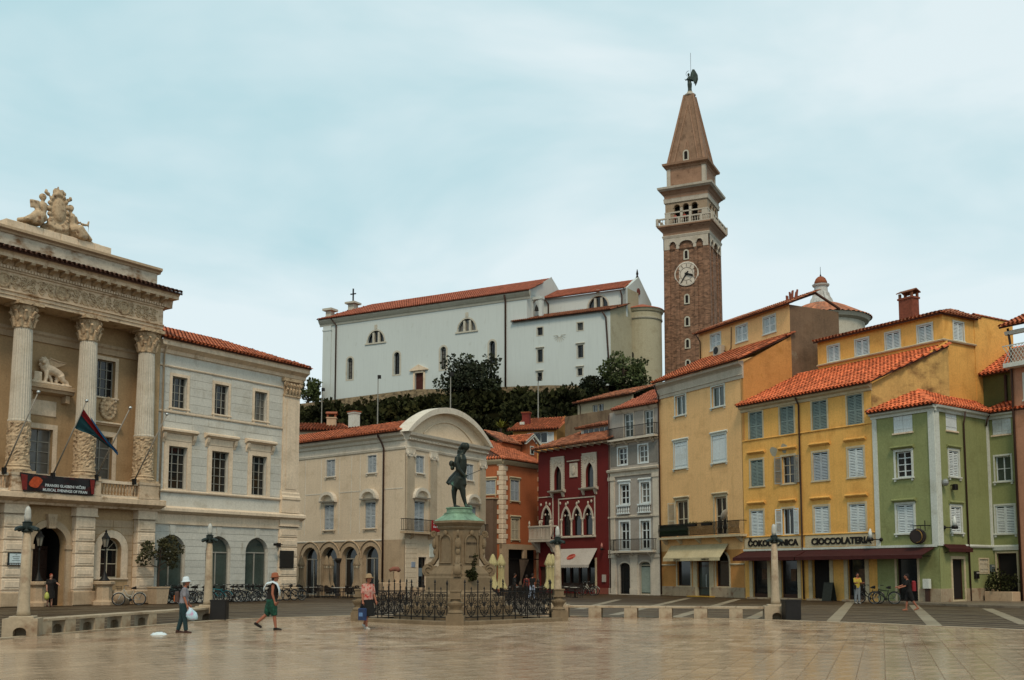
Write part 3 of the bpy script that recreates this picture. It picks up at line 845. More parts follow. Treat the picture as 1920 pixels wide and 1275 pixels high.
# upper wall behind the columns
op = [(-14.88, -13.69, 11.75, 13.88, 0), (-18.84, -17.43, 7.05, 9.55, 0), (-15.05, -13.69, 7.05, 9.45, 0), (-22.6, -21.2, 7.05, 9.5, 0)]
w = wall(MB(), -24.5, -12.15, 5.9, 16.0, op, .9, .3)
w.quad((-12.15,-.3,5.9), (-12.15,.9,5.9), (-12.15,.9,16), (-12.15,-.3,16)); w.quad((-12.15,-.3,5.9), (-11.52,-.3,5.9), (-11.52,-.3,16), (-12.15,-.3,16))
w.quad((-11.52,-.3,5.9), (-11.52,.0,5.9), (-11.52,.0,16.0), (-11.52,-.3,16.0))
part('loggia_wall', w, PLASTER_B, TH)
part('wall_moulding', MB().pyz([(.92,14.2), (.8,14.2), (.78,14.5), (.7,14.6), (.7,14.75), (.92,14.8)], -24.4, -12.16), STONE_D, TH)
window(TH, TF, (-14.88, -13.69, 11.75, 13.88), 'cas', WOOD_F, sur=.2, nv=2, nh=3, depth=.3, y=.9, sill=.1)
for a, b in ((-18.84, -17.43), (-15.05, -13.69)):
    window(TH, TF, (a, b, 7.05, 9.5), 'cas', WOOD_F, sur=.26, nv=1, nh=3, depth=.3, y=.9, trans=.72, hood=.3 if a > -16 else .0, hgap=.35)
# entablature with dentils, brackets and carved frieze
e = MB().pyz([(.3,15.78), (-.72,15.78), (-.72,15.95), (-.78,15.97), (-.78,16.12), (-.86,16.16), (-.86,16.22), (-.72,16.24), (-.72,17.16), (-.8,17.2), (-.8,17.3), (.3,17.3)], -24.5, -11.75)
e.quad((-24.5,-.7,15.79), (-11.8,-.7,15.79), (-11.8,.95,15.79), (-24.5,.95,15.79))
part('entablature', e, STONE_W, TH)
dn = MB()
x = -24.4
while x < -11.8: dn.box(x, x+.1, -.9, -.78, 17.3, 17.44); x += .17
part('dentils', dn, STONE, TH, kind='stuff')
bk = MB().pyz([(.06,0), (-.06,.02), (-.2,.1), (-.5,.16), (-.52,.28), (.06,.28)], -.11, .11); bkm = mesh_of(bk, 'bracket', STONE_D)
x = -24.2
while x < -11.7: part('bracket', bkm, None, TH, TF.sub(x, -.9, 0, 17.46)); x += .64
e = MB().pyz([(.3,17.3), (-.84,17.3), (-.84,17.46), (-.9,17.74), (-1.42,17.74), (-1.42,17.9), (-1.55,18.05), (-1.55,18.12), (.3,18.12)], -24.5, -11.2)
part('crowning_cornice', e, STONE_W, TH)
rel = MB(); rr = random.Random(3)
x = -24.2; k = 0
while x < -12.4:
    for z0 in (16.48, 16.86):
        sg = 1 if (k + (z0 > 16.6)) % 2 else -1
        rel.tube([(x+.28+dx*sg, -.735, z0+dz) for dx, dz in spiral(0, 0, .2, .03, 1.4, rr.uniform(0, 1), 14)], [.035]*7+[.045]*8, 5)
        for q in range(5): rel.ball((x+rr.uniform(0, .55), -.735, 16.35+rr.uniform(0, .7)), (rr.uniform(.04, .1), .05, rr.uniform(.03, .08)), 6, 4)
    x += .5; k += 1
part('frieze_relief', rel, STONE_O, TH)
for u, v in ((116, 557.7), (232, 586.7), (6, 530)):
    s_, z_ = TF.px(u, v, -.75); q = MB().lathe([(.0, 0), (.3, 0), (.36, .04), (.4, .1), (.34, .12), (.28, .05)][1:], 20)
    q.xf(Matrix.Translation((s_, -.7, 16.7)) @ Matrix.Rotation(pi/2, 4, 'X')); part('roundel', q, STONE_O, TH)
# attic storey with its flat parapet and the tiled edge below
w = MB().box(-24.5, -12.0, -.4, 3.2, 17.9, 19.3); part('attic_wall', w, mat('peeling attic plaster', C('#b8ac99'), stain=C('#7d5c3d'), sthr=.5, sscale=(1.1, 1.1, 2.0), var=.2, streak=.25), TH)
x = -24.4
while x < -12.2:
    part('stone_block', MB().pillow(x, min(x+.98, -11.98), -.46, -.38, 18.0, 18.5, .02), STONE_D, TH, TF); x += 1.0
part('attic_cornice', MB().pyz([(3.3,19.28), (-.46,19.28), (-.5,19.38), (-.66,19.46), (-.66,19.6), (3.3,19.66)], -24.6, -11.82), STONE_D, TH)
for i in range(6):
    a = -21.3+i*1.04; part('stone_block', MB().pillow(a, a+1.03, -.3, 1.0, 19.66, 20.08, .02), STONE, TH, TF)
tile_plane(TH, TF, (-24.5,-1.62,18.1), (-11.1,-1.62,18.1), (-11.9,-.44,18.5), (-24.5,-.44,18.5), mat('brown weathered tile', C('#5d4033'), var=.3, tone=.4), over=.1, name='eave_roof')
# carved group on the parapet: crest between two seated figures
def remeshed(name, mb, m, parent, fr, vox, sm=2, kind=None):
    o = part(name, mb, m, parent, fr)
    r = o.modifiers.new('weld', 'REMESH'); r.mode = 'VOXEL'; r.voxel_size = vox; r.use_smooth_shade = True
    if sm:
        k = o.modifiers.new('soften', 'SMOOTH'); k.iterations = sm; k.factor = .5
    return o
g = MB(); cx, zc = -18.33, 21.35
g.ball((cx, -.1, zc), (.5, .22, .82), 14, 10); g.ball((cx, -.28, zc+.02), (.36, .12, .62), 14, 10)
for t in range(18):
    a = 2*pi*t/18; g.ball((cx+.56*cos(a), -.18, zc+.9*sin(a)), (.13, .14, .13), 7, 5)
for dx, dz in spiral(0, 0, .3, .06, 1.2, 0, 8)+spiral(.1, 0, .3, .06, 1.2, pi, 8): g.ball((cx+dx*1.2, -.1, zc+1.02+abs(dz)*.6), .1, 7, 5)
g.tube([(cx-.2, -.05, zc+.85), (cx, -.1, zc+1.05), (cx+.16, -.05, zc+1.0)], [.16, .2, .16], 8)
for i, x in enumerate((-.16, 0, .16)): g.tube([(cx+x, -.05, zc+1.05), (cx+x*1.25, -.05, zc+1.24+(.14 if i == 1 else 0))], [.09, .045], 6)
for s in (-1, 1): g.tube([(cx+s*.55, -.1, zc+.75), (cx+s*.75, -.1, zc+.85), (cx+s*.7, -.1, zc+1.0)], [.12, .1, .08], 7)
g.tube([(cx-.45, -.1, zc-.6), (cx-.5, -.2, zc-.95), (cx-.2, -.2, zc-1.05), (cx+.25, -.2, zc-1.05), (cx+.5, -.2, zc-.9), (cx+.5, -.1, zc-.6)], .16, 7)
g.box(cx-2.4, cx+2.6, -.25, .6, 20.02, 20.12); g.ball((cx, .1, 20.3), (.9, .4, .35))
remeshed('crest', g, STONE_O, TH, TF, .045, 1)
def seated(x, z, s, bend):
    q = MB()
    q.ball((x, 0, z+1.58), (.15, .17, .2), 10, 8); q.ball((x, .04, z+1.63), (.2, .2, .19), 10, 8)
    q.tube([(x, 0, z+1.45), (x, 0, z+1.28)], .09, 8)
    q.tube([(x, 0, z+1.3), (x+s*.02, 0, z+1.1), (x+s*.06, 0, z+.75), (x+s*.1, 0, z+.45)], [.2, .29, .24, .34], 10)
    q.tube([(x-.28, 0, z+1.2), (x-.36, -.1, z+.85), (x-.3, -.3, z+.68)], [.11, .09, .07], 7)
    q.tube([(x+.28, 0, z+1.2), (x+.4, -.1, z+.85), (x+.5, -.25, z+.9)], [.11, .09, .07], 7)
    q.tube([(x+s*.05, 0, z+.45), (x+s*.45, -.3, z+.5), (x+s*.75, -.3, z+.2), (x+s*1.15, -.25, z+.02)], [.3, .26, .22, .12], 9)
    q.tube([(x+s*.05, -.1, z+.4), (x+s*.3, -.35, z+.45), (x+s*.45, -.35, z+.1), (x+s*.75, -.3, z)], [.28, .24, .24, .12], 9)
    q.tube([(x-s*.1, .1, z+.6), (x+s*.3, .0, z+.2), (x+s*1.4, .0, z-.02)], [.3, .32, .1], 8)
    for i in range(7): q.tube([(x+s*(.1+.13*i), -.34, z+.5-.03*i), (x+s*(.2+.15*i), -.42, z+.02)], [.05, .06], 5)
    return q
q = seated(-19.15, 20.3, -1, 0); q.pxz([(-20.0, 21.05), (-19.5, 21.1), (-19.5, 21.55), (-20.05, 21.5)], -.3, -.2)
remeshed('seated_figure', q, STONE_O, TH, TF, .045, 1)
q = seated(-17.5, 20.15, 1, 0); q.tube([(-16.9, -.1, 21.0), (-16.5, -.1, 21.05), (-16.42, -.1, 21.3)], [.1, .07, .06], 6); q.tube([(-16.45, -.1, 20.6), (-16.42, -.1, 21.1)], .03, 5)
remeshed('seated_figure', q, STONE_O, TH, TF, .045, 1)
# winged lion on its shelf, tablet, coat of arms
s = MB().pyz([(.92,11.35), (.35,11.45), (.3,11.6), (.2,11.62), (.2,11.8), (.3,11.85), (.92,11.9)], -19.4, -16.6)
for x in (-19.1, -16.9): s.box(x-.12, x+.12, .45, .92, 11.0, 11.4)
part('lion_shelf', s, STONE_D, TH)
l = MB(); Y = .6
l.tube([(-18.15, Y, 12.75), (-17.85, Y, 12.72), (-17.5, Y, 12.6), (-17.3, Y, 12.45)], [.27, .25, .23, .24], 10)
l.ball((-18.42, Y-.14, 13.08), (.15, .17, .18)); l.ball((-18.26, Y, 12.98), (.25, .24, .32)); l.ball((-18.5, Y-.3, 13.0), (.08, .09, .07)); l.tube([(-18.3,Y,12.9), (-18.15,Y,12.65)], [.26, .22], 8)
for t in range(9): l.ball((-18.32+.24*cos(t*.7), Y-.02, 13.02+.3*sin(t*.7)), .09, 6, 5)
l.tube([(-18.2, Y-.1, 12.6), (-18.22, Y-.12, 12.25), (-18.3, Y-.14, 11.95)], [.14, .1, .09], 7); l.ball((-18.36, Y-.18, 11.95), (.13, .1, .07))
l.tube([(-18.05, Y+.12, 12.55), (-17.8, Y+.1, 12.2), (-17.75, Y+.1, 11.95)], [.13, .1, .08], 7)
l.tube([(-17.35, Y-.08, 12.45), (-17.2, Y-.1, 12.2), (-17.0, Y-.1, 12.1), (-16.95, Y-.12, 11.93)], [.22, .14, .09, .08], 8); l.ball((-17.02, Y-.16, 11.93), (.13, .1, .06))
l.tube([(-17.4, Y+.1, 12.4), (-17.5, Y+.1, 12.1), (-17.45, Y+.1, 11.93)], [.18, .1, .08], 7)
l.tube([(-17.2, Y, 12.4), (-16.85, Y, 12.2), (-16.8, Y, 11.98)], [.05, .04, .06], 6)
l.box(-19.1, -16.75, Y-.28, Y+.3, 11.86, 11.96); l.box(-18.95, -18.5, Y-.2, Y+.15, 11.9, 12.5)
for i in range(8): l.ball((-19.0+i*.3, Y-.1, 11.95), (.2, .2, .07))
remeshed('winged_lion', l, STONE, TH, TF, .035, 1)
wg = MB().pxz([(-18.1, 12.95), (-18.05, 13.3), (-17.9, 13.35), (-17.5, 13.2), (-16.98, 13.22), (-17.1, 13.12), (-17.4, 12.95), (-17.75, 12.86)], Y-.02, Y+.06)
wg.tube([(-18.1, Y-.02, 13.15), (-17.95, Y-.02, 13.34), (-17.5, Y-.02, 13.24), (-16.98, Y-.02, 13.22)], [.05, .06, .05, .02], 6)
part('lion_wing', wg, STONE_D, TH)
part('wall_tablet', MB().pillow(-18.82, -17.3, .84, .92, 10.2, 11.05, .03), STONE, TH)
q = MB(); q.ball((-14.1, .82, 11.1), (.36, .14, .46), 12, 9)
for t in range(16):
    a = 2*pi*t/16; q.ball((-14.1+.46*cos(a), .82, 11.1+.56*sin(a)), (.13, .1, .13), 6, 5)
for i in range(9): q.ball((-14.1+random.uniform(-.2, .2), .7, 11.1+random.uniform(-.3, .3)), .08, 6, 4)
remeshed('coat_of_arms', q, STONE_O, TH, TF, .03, 1)
# roof of the wing, chimney, drainpipe, small wall things
tile_plane(TH, TF, (-11.5,-.62,15.58), (.55,-.62,15.58), (-2.5,5,17.6), (-11.5,5,17.6), TILE)
tile_plane(TH, TF, (.55,-.62,15.58), (.55,11.5,15.58), (-2.5,8,17.6), (-2.5,5,17.6), TILE, name='hip_roof')
chimney(TH, TF, -10.6, 1.4, 15.4, 17.75, .55, .5, mat('grey chimney plaster', C('#7d6c5c'), stain=C('#54443a'), sthr=.5), 'slab', STONE_D)
pipe(TH, TF, [(-11.1,-.5,15.4), (-11.1,-.12,14.7), (-11.12,-.1,5.8)], .055, STONE_D)
q = MB().pillow(-1.6, -.41, -.26, -.15, 2.06, 3.21, .02); part('notice_board', q, mat('dark bronze board', C('#23221f'), rough=.45, var=.3, scale=4, bump=.4, bscale=22), TH)
q = MB().tube([(-1.7,-.1,3.58), (-1.7,-.5,3.58), (-2.25,-.5,3.58)], .03, 6); q.box(-2.4, -2.05, -.6, -.4, 3.5, 3.66); q.box(-1.85, -1.55, -.2, -.1, 3.45, 3.7)
part('bracket_lamp', q, IRON, TH)
sx, sz = TF.px(29, 1048, -.45)
q = MB().box(sx-.42, sx+.42, -.5, -.42, sz-.33, sz+.33); P = part('plaque', q, mat('plaque rim', C('#1d2527'), rough=.4), TH)
part('plaque_face', MB().box(sx-.35, sx+.35, -.515, -.49, sz-.2, sz+.27), mat('plaque face', C('#c3cfcf'), rough=.5, var=.05), P, TF)
pm = mat('plaque print', C('#39484c'), rough=.6)
q = MB()
for i, (a, b) in enumerate(((-.05, .05), (-.2, .2), (-.16, .16), (-.22, .22))): q.box(sx+a, sx+b, -.521, -.516, sz+.2-i*.1, sz+.225-i*.1)
part('plaque_print', q, pm, P, TF)
q = MB()
for i in range(7): q.box(sx-.33+i*.1, sx-.27+i*.1, -.508, -.499, sz-.29, sz-.24)
part('plaque_lights', q, WOOD_W, P, TF)
# ---------------------------------------------------------------- houses on the right
Y2F = frame_vp(1397, 1121.6, -314, flip=True)
YEL = mat('golden yellow render', C('#d9a557'), streak=.32, stain=C('#c99247'), sthr=.55, var=.1, scale=.5)
YEL1 = mat('sandy yellow render', C('#dcb078'), streak=.25, stain=C('#cc9d64'), sthr=.58, var=.08, scale=.4)
OCHRE = mat('orange ochre render', C('#b98348'), streak=.15, stain=C('#a4722f'), sthr=.58, var=.1, scale=.4)
CREAM = mat('cream trim', C('#b8a98a'), streak=.2, var=.1)
GREEN = mat('sage green render', C('#84895a'), streak=.25, stain=C('#767a4e'), sthr=.58, var=.09, scale=.5)
OLIVE = mat('dark olive render', C('#565a33'), streak=.2, var=.12, scale=.5)
WTRIM = mat('white trim', C('#bfc2b8'), streak=.12, var=.06)
PLINTH = mat('stone plinth', C('#9a8a72'), stain=C('#7c5c44'), sthr=.52, sscale=(2, 2, 2), streak=.3, var=.15)
AWN_R = mat('dark red awning cloth', C('#3a1410'), rough=.9, var=.12, bump=.1)
AWN_B = mat('beige awning cloth', C('#b3a582'), rough=.9, var=.08, streak=.15, bump=.1)
AWN_W = mat('pale awning cloth', C('#aaa196'), rough=.9, var=.06, bump=.1)
H2 = thing('yellow_house', 'golden yellow four-storey house with grey-green shutters above the chocolate shop', 'house', Y2F)
T4 = [(.8, 2.02), (3.64, 4.88), (6.46, 7.68), (9.32, 10.5)]; T3 = [(.81, 1.99), (3.72, 4.84), (6.41, 7.66), (9.27, 10.46)]; T2 = [(.73, 1.92), (3.66, 4.68), (6.4, 7.61), (9.24, 10.48)]; G2 = [(.79, 2.2), (3.42, 4.87), (6.11, 7.55), (8.98, 10.32)]
op = [(a, b, 10.98, 12.86, 0) for a, b in T4] + [(a, b, 7.68, 9.5, 0) for a, b in T3] + [(a, b, 4.28, 6.0, 0) for a, b in T2] + [(a, b, .1, 2.75, 0) for a, b in G2]
w = wall(MB(), .06, 11.2, 0, 13.1, op, 0, .22)
w.add([(11.2,0,0), (13.5,4.5,0), (13.5,4.5,16.2), (11.2,0,13.1)], [(0,1,2,3)]); w.quad((.06,0,0), (.06,0,13.1), (.06,9,17), (.06,9,0))
part('wall', w, YEL, H2)
part('gable_wall', MB().add([(11.21,-.02,4), (13.52,4.48,4), (13.52,4.48,15.95), (11.21,-.02,13.32), (11.0,.1,4), (13.3,4.5,4), (13.3,4.5,15.95), (11.0,.1,13.32)], [(0,1,2,3), (3,2,6,7), (4,7,6,5)]), mat('stained gable render', C('#b8965a'), stain=C('#6e5030'), sthr=.54, sscale=(.5, .5, .7), streak=.5, var=.2), H2)
for a, b in T4: window(H2, Y2F, (a, b, 10.98, 12.86), 'lou', WOOD_G, sur=.12, surm=CREAM, surd=.025)
for i, (a, b) in enumerate(T3):
    k = [WOOD_G, WOOD_F, WOOD_B, WOOD_W][i]
    window(H2, Y2F, (a, b, 7.68, 9.5), 'open' if i == 1 else 'lou', WOOD_W if i != 1 else WOOD_C, k, sur=.13, surm=CREAM, hood=.2, hoodm=YEL, hgap=.3, sill=.06, ajar=(.18, .3), nv=1, nh=2)
for i, (a, b) in enumerate(T2):
    window(H2, Y2F, (a, b, 4.28, 6.0), 'open' if i == 1 else 'lou', WOOD_W, WOOD_W, sur=.13, surm=CREAM, hood=.2, hoodm=YEL, hgap=.3, sill=.06, ajar=(.25, .2), nv=1, nh=0)
for i, (a, b) in enumerate(G2):
    s = MB().box(a-.28, a, -.06, .05, 0, 2.95); s.box(b, b+.28, -.06, .05, 0, 2.95); s.box(a-.28, b+.28, -.06, .05, 2.75, 2.96)
    d_ = part('shop_door', s, CREAM, H2)
    g = MB().quad((a,.21,.1), (b,.21,.1), (b,.21,2.75), (a,.21,2.75)); part('pane', g, DARK if i == 2 else GLASS, d_, Y2F)
    if i != 2:
        f = MB().box(a, a+.07, .12, .2, .1, 2.75); f.box(b-.07, b, .12, .2, .1, 2.75); f.box(a+.07, b-.07, .12, .2, .1, .35); part('frame', f, WOOD_BR, d_, Y2F)
    part('step', MB().box(a-.3, b+.3, -.3, .1, -.02, .1), PLINTH, d_, Y2F)
    if i != 2: part('display', MB().box(a+.7, a+1.15, .17, .19, 1.3-.1*i, 2.0), mat('dim shop display', C('#4a3626'), var=.5, scale=9, rough=.5), d_, Y2F)
m = MB().pyz([(.02,10.88), (-.05,10.88), (-.07,10.92), (-.05,10.97), (.02,10.97)], .07, 11.19); m.pyz([(.02,4.17), (-.06,4.17), (-.08,4.21), (-.06,4.26), (.02,4.26)], .07, 11.19)
part('string_course', m, YEL, H2)
part('fascia_board', MB().box(.1, 5.2, -.03, .01, 3.42, 4.15).box(5.6, 11.1, -.03, .01, 3.42, 4.15), CREAM, H2)
part('awning_rail', MB().box(.05, 15.5, -.12, .02, 3.24, 3.38), WTRIM, H2)
m = MB().pyz([(.02,12.92), (-.08,12.95), (-.12,13.1), (-.3,13.2), (-.36,13.34), (.02,13.42)], 0.02, 11.25); part('cornice', m, CREAM, H2)
tile_plane(H2, Y2F, (-.02,-.5,13.4), (11.4,-.5,13.4), (13.6,4.45,15.85), (.1,4.45,15.85), mat('bright new roof tile', C('#d8744a'), tone=.4, var=.15, stain=C('#c0603c'), sthr=.6, sscale=(1, 1, 1)))
pipe(H2, Y2F, [(5.4,-.4,13.25), (5.4,-.1,12.8), (5.4,-.09,3.4), (5.42,-.09,.05)], .06)
BLK = mat('black sign lettering', C('#16120e'), rough=.5, var=.1, bump=0)
lettering(H2, Y2F, 'ČOKOLADNICA', .56, 2.72, -.05, 3.57, BLK, .03, .026, .0, xs=1.1)
lettering(H2, Y2F, 'CIOCCOLATERIA', .56, 8.5, -.05, 3.57, BLK, .03, .026, .0, xs=1.08)
def awning(name, label, fr, x0, x1, yt, zt, yb, zb, val, m, group=None, scallop=0, T=None, drop=0):
    a = thing(name, label, 'awning', fr, group) if T is None else T
    n = max(2, int((x1-x0)/.5)); M_ = MB()
    for i in range(n):
        p, q = x0+(x1-x0)*i/n, x0+(x1-x0)*(i+1)/n
        for k in range(4):
            t0, t1 = k/4, (k+1)/4; sag = lambda t: -.05*sin(pi*t)
            M_.quad((p,yt+(yb-yt)*t0,zt+(zb-zt)*t0+sag(t0)), (q,yt+(yb-yt)*t0,zt+(zb-zt)*t0+sag(t0)), (q,yt+(yb-yt)*t1,zt+(zb-zt)*t1+sag(t1)), (p,yt+(yb-yt)*t1,zt+(zb-zt)*t1+sag(t1)))
    for x in ((x0, x1)): M_.tube([(x,yt,zt-.02), (x,yb,zb-.02)], .02, 5)
    part('canopy', M_, m, a, fr)
    v = MB(); n2 = int((x1-x0)/.22) if scallop else n
    for i in range(n2):
        p, q = x0+(x1-x0)*i/n2, x0+(x1-x0)*(i+1)/n2
        if scallop:
            P = [(p, zb), (p, zb-val*.7), ((p*2+q)/3, zb-val), ((p+q*2)/3, zb-val), (q, zb-val*.7), (q, zb)]
            v.add([(x, yb-.01, z) for x, z in P], [tuple(range(6))])
        else: v.quad((p,yb,zb), (q,yb,zb), (q,yb-.01-.015*(i % 2),zb-val), (p,yb-.01-.015*((i+1) % 2),zb-val))
    part('valance', v, m, a, fr)
    part('front_bar', MB().tube([(x0,yb+.03,zb-.02), (x1,yb+.03,zb-.02)], .03, 6), IRON, a, fr)
    ar = MB()
    for x in (x0+.25, x1-.25): ar.tube([(x,yt,zt-.5), (x,(yt+yb)/2-.1,(zt+zb)/2-.3), (x,yb+.05,zb-.03)], .025, 5)
    part('folding_arm', ar, IRON, a, fr)
    return a
awning('awning', 'dark red awning over the left doors of the chocolate shop', Y2F, .12, 5.7, -.06, 3.22, -1.2, 2.78, .22, AWN_R, 'dark red shop awnings')
awning('awning', 'dark red awning reaching from the yellow house across the green house', Y2F, 5.76, 15.3, -.06, 3.22, -1.2, 2.78, .22, AWN_R, 'dark red shop awnings')
for s_, a_, z_ in ((3.0, .32, 9.92), (3.95, .26, 10.05)):
    q = MB(); q.add([(s_+a_*(1+.25*sin(3*t))*cos(t), -.004, z_+.36*(1+.2*cos(2*t+1))*sin(t)) for t in [2*pi*i/14 for i in range(14)]], [tuple(range(14))]); part('render_patch', q, mat('bare grey patch', C('#8d8876'), var=.2), H2)
# upper storey set back on the yellow house
UP2 = thing('upper_yellow_house', 'upper yellow house set back above the bright tiled roof, five shuttered windows', 'house', Y2F.sub(3.1, 4.5))
f2 = Y2F.sub(0, 4.5)
u2 = [f2.rect(u0, v0, u1, v1) for u0, v0, u1, v1 in ((1552.7, 650, 1573.5, 678), (1604.5, 638, 1628.5, 668), (1661, 622, 1687, 653.5), (1721, 606, 1747.5, 640.5))]
z0u, z1u = sum(r[2] for r in u2)/4, sum(r[3] for r in u2)/4
op = [(r[0], r[1], z0u, z1u, 0) for r in u2]
w = wall(MB(), 3.1, 13.2, 15.2, 17.95, op, 0, .18); part('wall', w, YEL, UP2, f2)
for r in u2: window(UP2, f2, (r[0], r[1], z0u, z1u), 'lou', WOOD_W, sur=.1, surm=WTRIM, sill=.07)
part('base_moulding', MB().pyz([(.02,16.2), (-.14,16.2), (-.18,16.28), (-.1,16.34), (.02,16.36)], 3.1, 13.35), CREAM, UP2, f2)
c3 = f2.M @ Vector((13.2, 0, 0)); UF = Fr((c3.x, c3.y), atan2(1, (4158-960)/FPX*cos(PITCH)))
s1 = UF.px(1826, 620)[0]; s2 = UF.px(1899, 640)[0]
r = UF.rect(1788, 605, 1806, 638)
w = wall(MB(), 0, s1, 11.5, 17.95, [(r[0], r[1], r[2], r[3], 0)], 0, .18); part('side_wall', w, YEL, UP2, UF)
window(UP2, UF, r, 'lou', WOOD_W, sur=.1, surm=WTRIM, sill=.07)
part('side_moulding', MB().pyz([(.02,16.2), (-.14,16.2), (-.18,16.28), (-.1,16.34), (.02,16.36)], -.1, s1), CREAM, UP2, UF)
za, zb = UF.px(1826, 592)[1], UF.px(1895, 607)[1]
w = MB().box(s1, s2, -.04, 6, 8, 18.25); part('plain_wall', w, YEL, UP2, UF)
ridge(UP2, UF, (s1,0,18.3), (s2,0,18.3), .12)
tile_plane(UP2, f2, (3.0,-.35,17.95), (13.35,-.35,17.95), (11.5,3.4,18.95), (3.0,3.4,18.95), TILE_O)
I = f2.I @ UF.M
tile_plane(UP2, f2, (13.35,-.35,17.95), tuple(I @ Vector((s1+.1,-.3,17.95))), (11.5,3.4,18.95), (11.5,3.4,18.95), TILE_O, name='side_roof')
ridge(UP2, f2, (13.35,-.35,18.0), (11.5,3.4,19.0), .12, TILE_O)
cu, cz = f2.px(1705, 600, .9)
chimney(UP2, f2, cu, .9, 17.9, 19.75, 1.05, .7, BRICK, 'gable', TILE_O)
g = MB().quad((3.1,0,15.2), (3.1,0,17.95), (3.1,8,19.5), (3.1,8,15.2)); part('end_wall', g, YEL, UP2, f2)
# sandy yellow pharmacy house
Y1A = atan2(1, (-30-960)/FPX*cos(PITCH))+pi
Y1F = Fr(Y2F.o.xy, Y1A)
H1 = thing('sandy_house', 'tall sandy yellow house with iron balcony above the pharmacy', 'house', Y1F)
op = [(-7.95, -6.62, 13.78, 15.3, 0), (-3.34, -1.88, 13.78, 15.3, 0), (-8.2, -6.5, 9.7, 11.69, 0), (-3.41, -1.76, 9.7, 11.69, 0), (-8.05, -6.53, 4.45, 7.2, 0), (-3.23, -1.86, 4.45, 7.2, 0), (-8.03, -6.31, .78, 2.75, 0), (-5.49, -3.97, .08, 2.6, 0), (-3.2, -1.68, .78, 3.2, .75)]
part('wall', wall(MB(), -10.25, 0, 3.4, 16.0, [o for o in op if o[2] > 3.4], 0, .22).quad((-10.25,0,0), (-10.25,0,16.5), (-10.25,9,20), (-10.25,9,0)), YEL1, H1)
part('shop_wall', wall(MB(), -10.25, 0, .7, 3.4, [o for o in op if o[2] < 3.4 and o[2] > .2] + [(-5.49, -3.97, .7, 2.6, 0)], 0, .22), OCHRE, H1)
part('plinth', MB().pillow(-10.28, -5.7, -.07, .1, 0, .72, .02).pillow(-3.76, .0, -.07, .1, 0, .72, .02), PLINTH, H1)
for x0, x1 in ((-5.95, -5.49), (-3.97, -3.45)): part('door_pier', MB().box(x0, x1, -.06, .2, 0, 2.8), CREAM, H1)
m = MB().pyz([(.02,2.3), (-.05,2.3), (-.07,2.36), (-.02,2.42), (.02,2.42)], -10.25, -8.15); m.pyz([(.02,2.3), (-.05,2.3), (-.07,2.36), (-.02,2.42), (.02,2.42)], -1.55, 0)
part('band', m, CREAM, H1)
window(H1, Y1F, op[0][:4], 'cas', WOOD_W, nv=1, nh=0, sur=.13, surm=WTRIM, sill=.12, fw=.09, gl=GLASS_G)
window(H1, Y1F, op[1][:4], 'cas', WOOD_W, nv=1, nh=0, sur=.13, surm=WTRIM, sill=.12, fw=.09, gl=GLASS_G)
for i in (2, 3): window(H1, Y1F, op[i][:4], 'lou', WOOD_W, sur=.1, surm=WTRIM, sill=.12, hood=.12, hoodm=WTRIM, style='solid')
for i in (4, 5): window(H1, Y1F, op[i][:4], 'cas', WOOD_C, nv=1, nh=1, sur=.14, surm=CREAM, hood=.16, fw=.1, name='balcony_door')
s = MB(); leaf(s, 0, .7, 4.5, 7.1, -.02, .02); s.xf(Matrix.Translation((-8.15, -.05, 0)) @ Matrix.Rotation(pi+.3, 4, 'Z')); part('open_shutter', s, WOOD_C, H1)
window(H1, Y1F, op[6][:4], 'cas', WOOD_BR, nv=0, nh=0, sur=.15, surm=CREAM, name='shop_window')
window(H1, Y1F, op[7][:4], 'cas', WOOD_BR, nv=0, nh=1, trans=.86, gl=GLASS_G, name='shop_door')
part('door_handle', MB().tube([(-4.5,.12,.7), (-4.5,.06,.75), (-4.5,.06,1.6), (-4.5,.12,1.65)], .02, 6), WOOD_W, H1)
window(H1, Y1F, op[8][:4], 'cas', WOOD_BR, nv=0, nh=0, rise=.75, sur=.15, surm=CREAM, name='shop_window')
part('cornice', MB().pyz([(.02,15.4), (-.08,15.4), (-.1,15.62), (-.16,15.66), (-.1,15.72), (-.1,16.2), (-.2,16.3), (-.42,16.42), (-.46,16.58), (.02,16.66)], -10.3, .35), mat('grey cream cornice', C('#b0a695'), streak=.3, var=.08), H1)
tile_plane(H1, Y1F, (-10.35,-.6,16.68), (.55,-.6,16.68), (.75,4.0,18.85), (-10.3,4.0,18.85), TILE)
part('party_wall', MB().add([(.3,.0,11), (.75,4.05,11), (.75,4.05,18.7), (.3,0,16.5), (.1,0,11), (.5,4.05,11), (.5,4.05,18.7), (.1,0,16.5)], [(0,1,2,3), (3,2,6,7), (4,5,1,0), (4,7,6,5), (0,3,7,4)]), OCHRE, H1)
pipe(H1, Y1F, [(-10.1,-.5,16.5), (-10.05,-.15,15.6), (-10.05,-.12,.1)], .06)
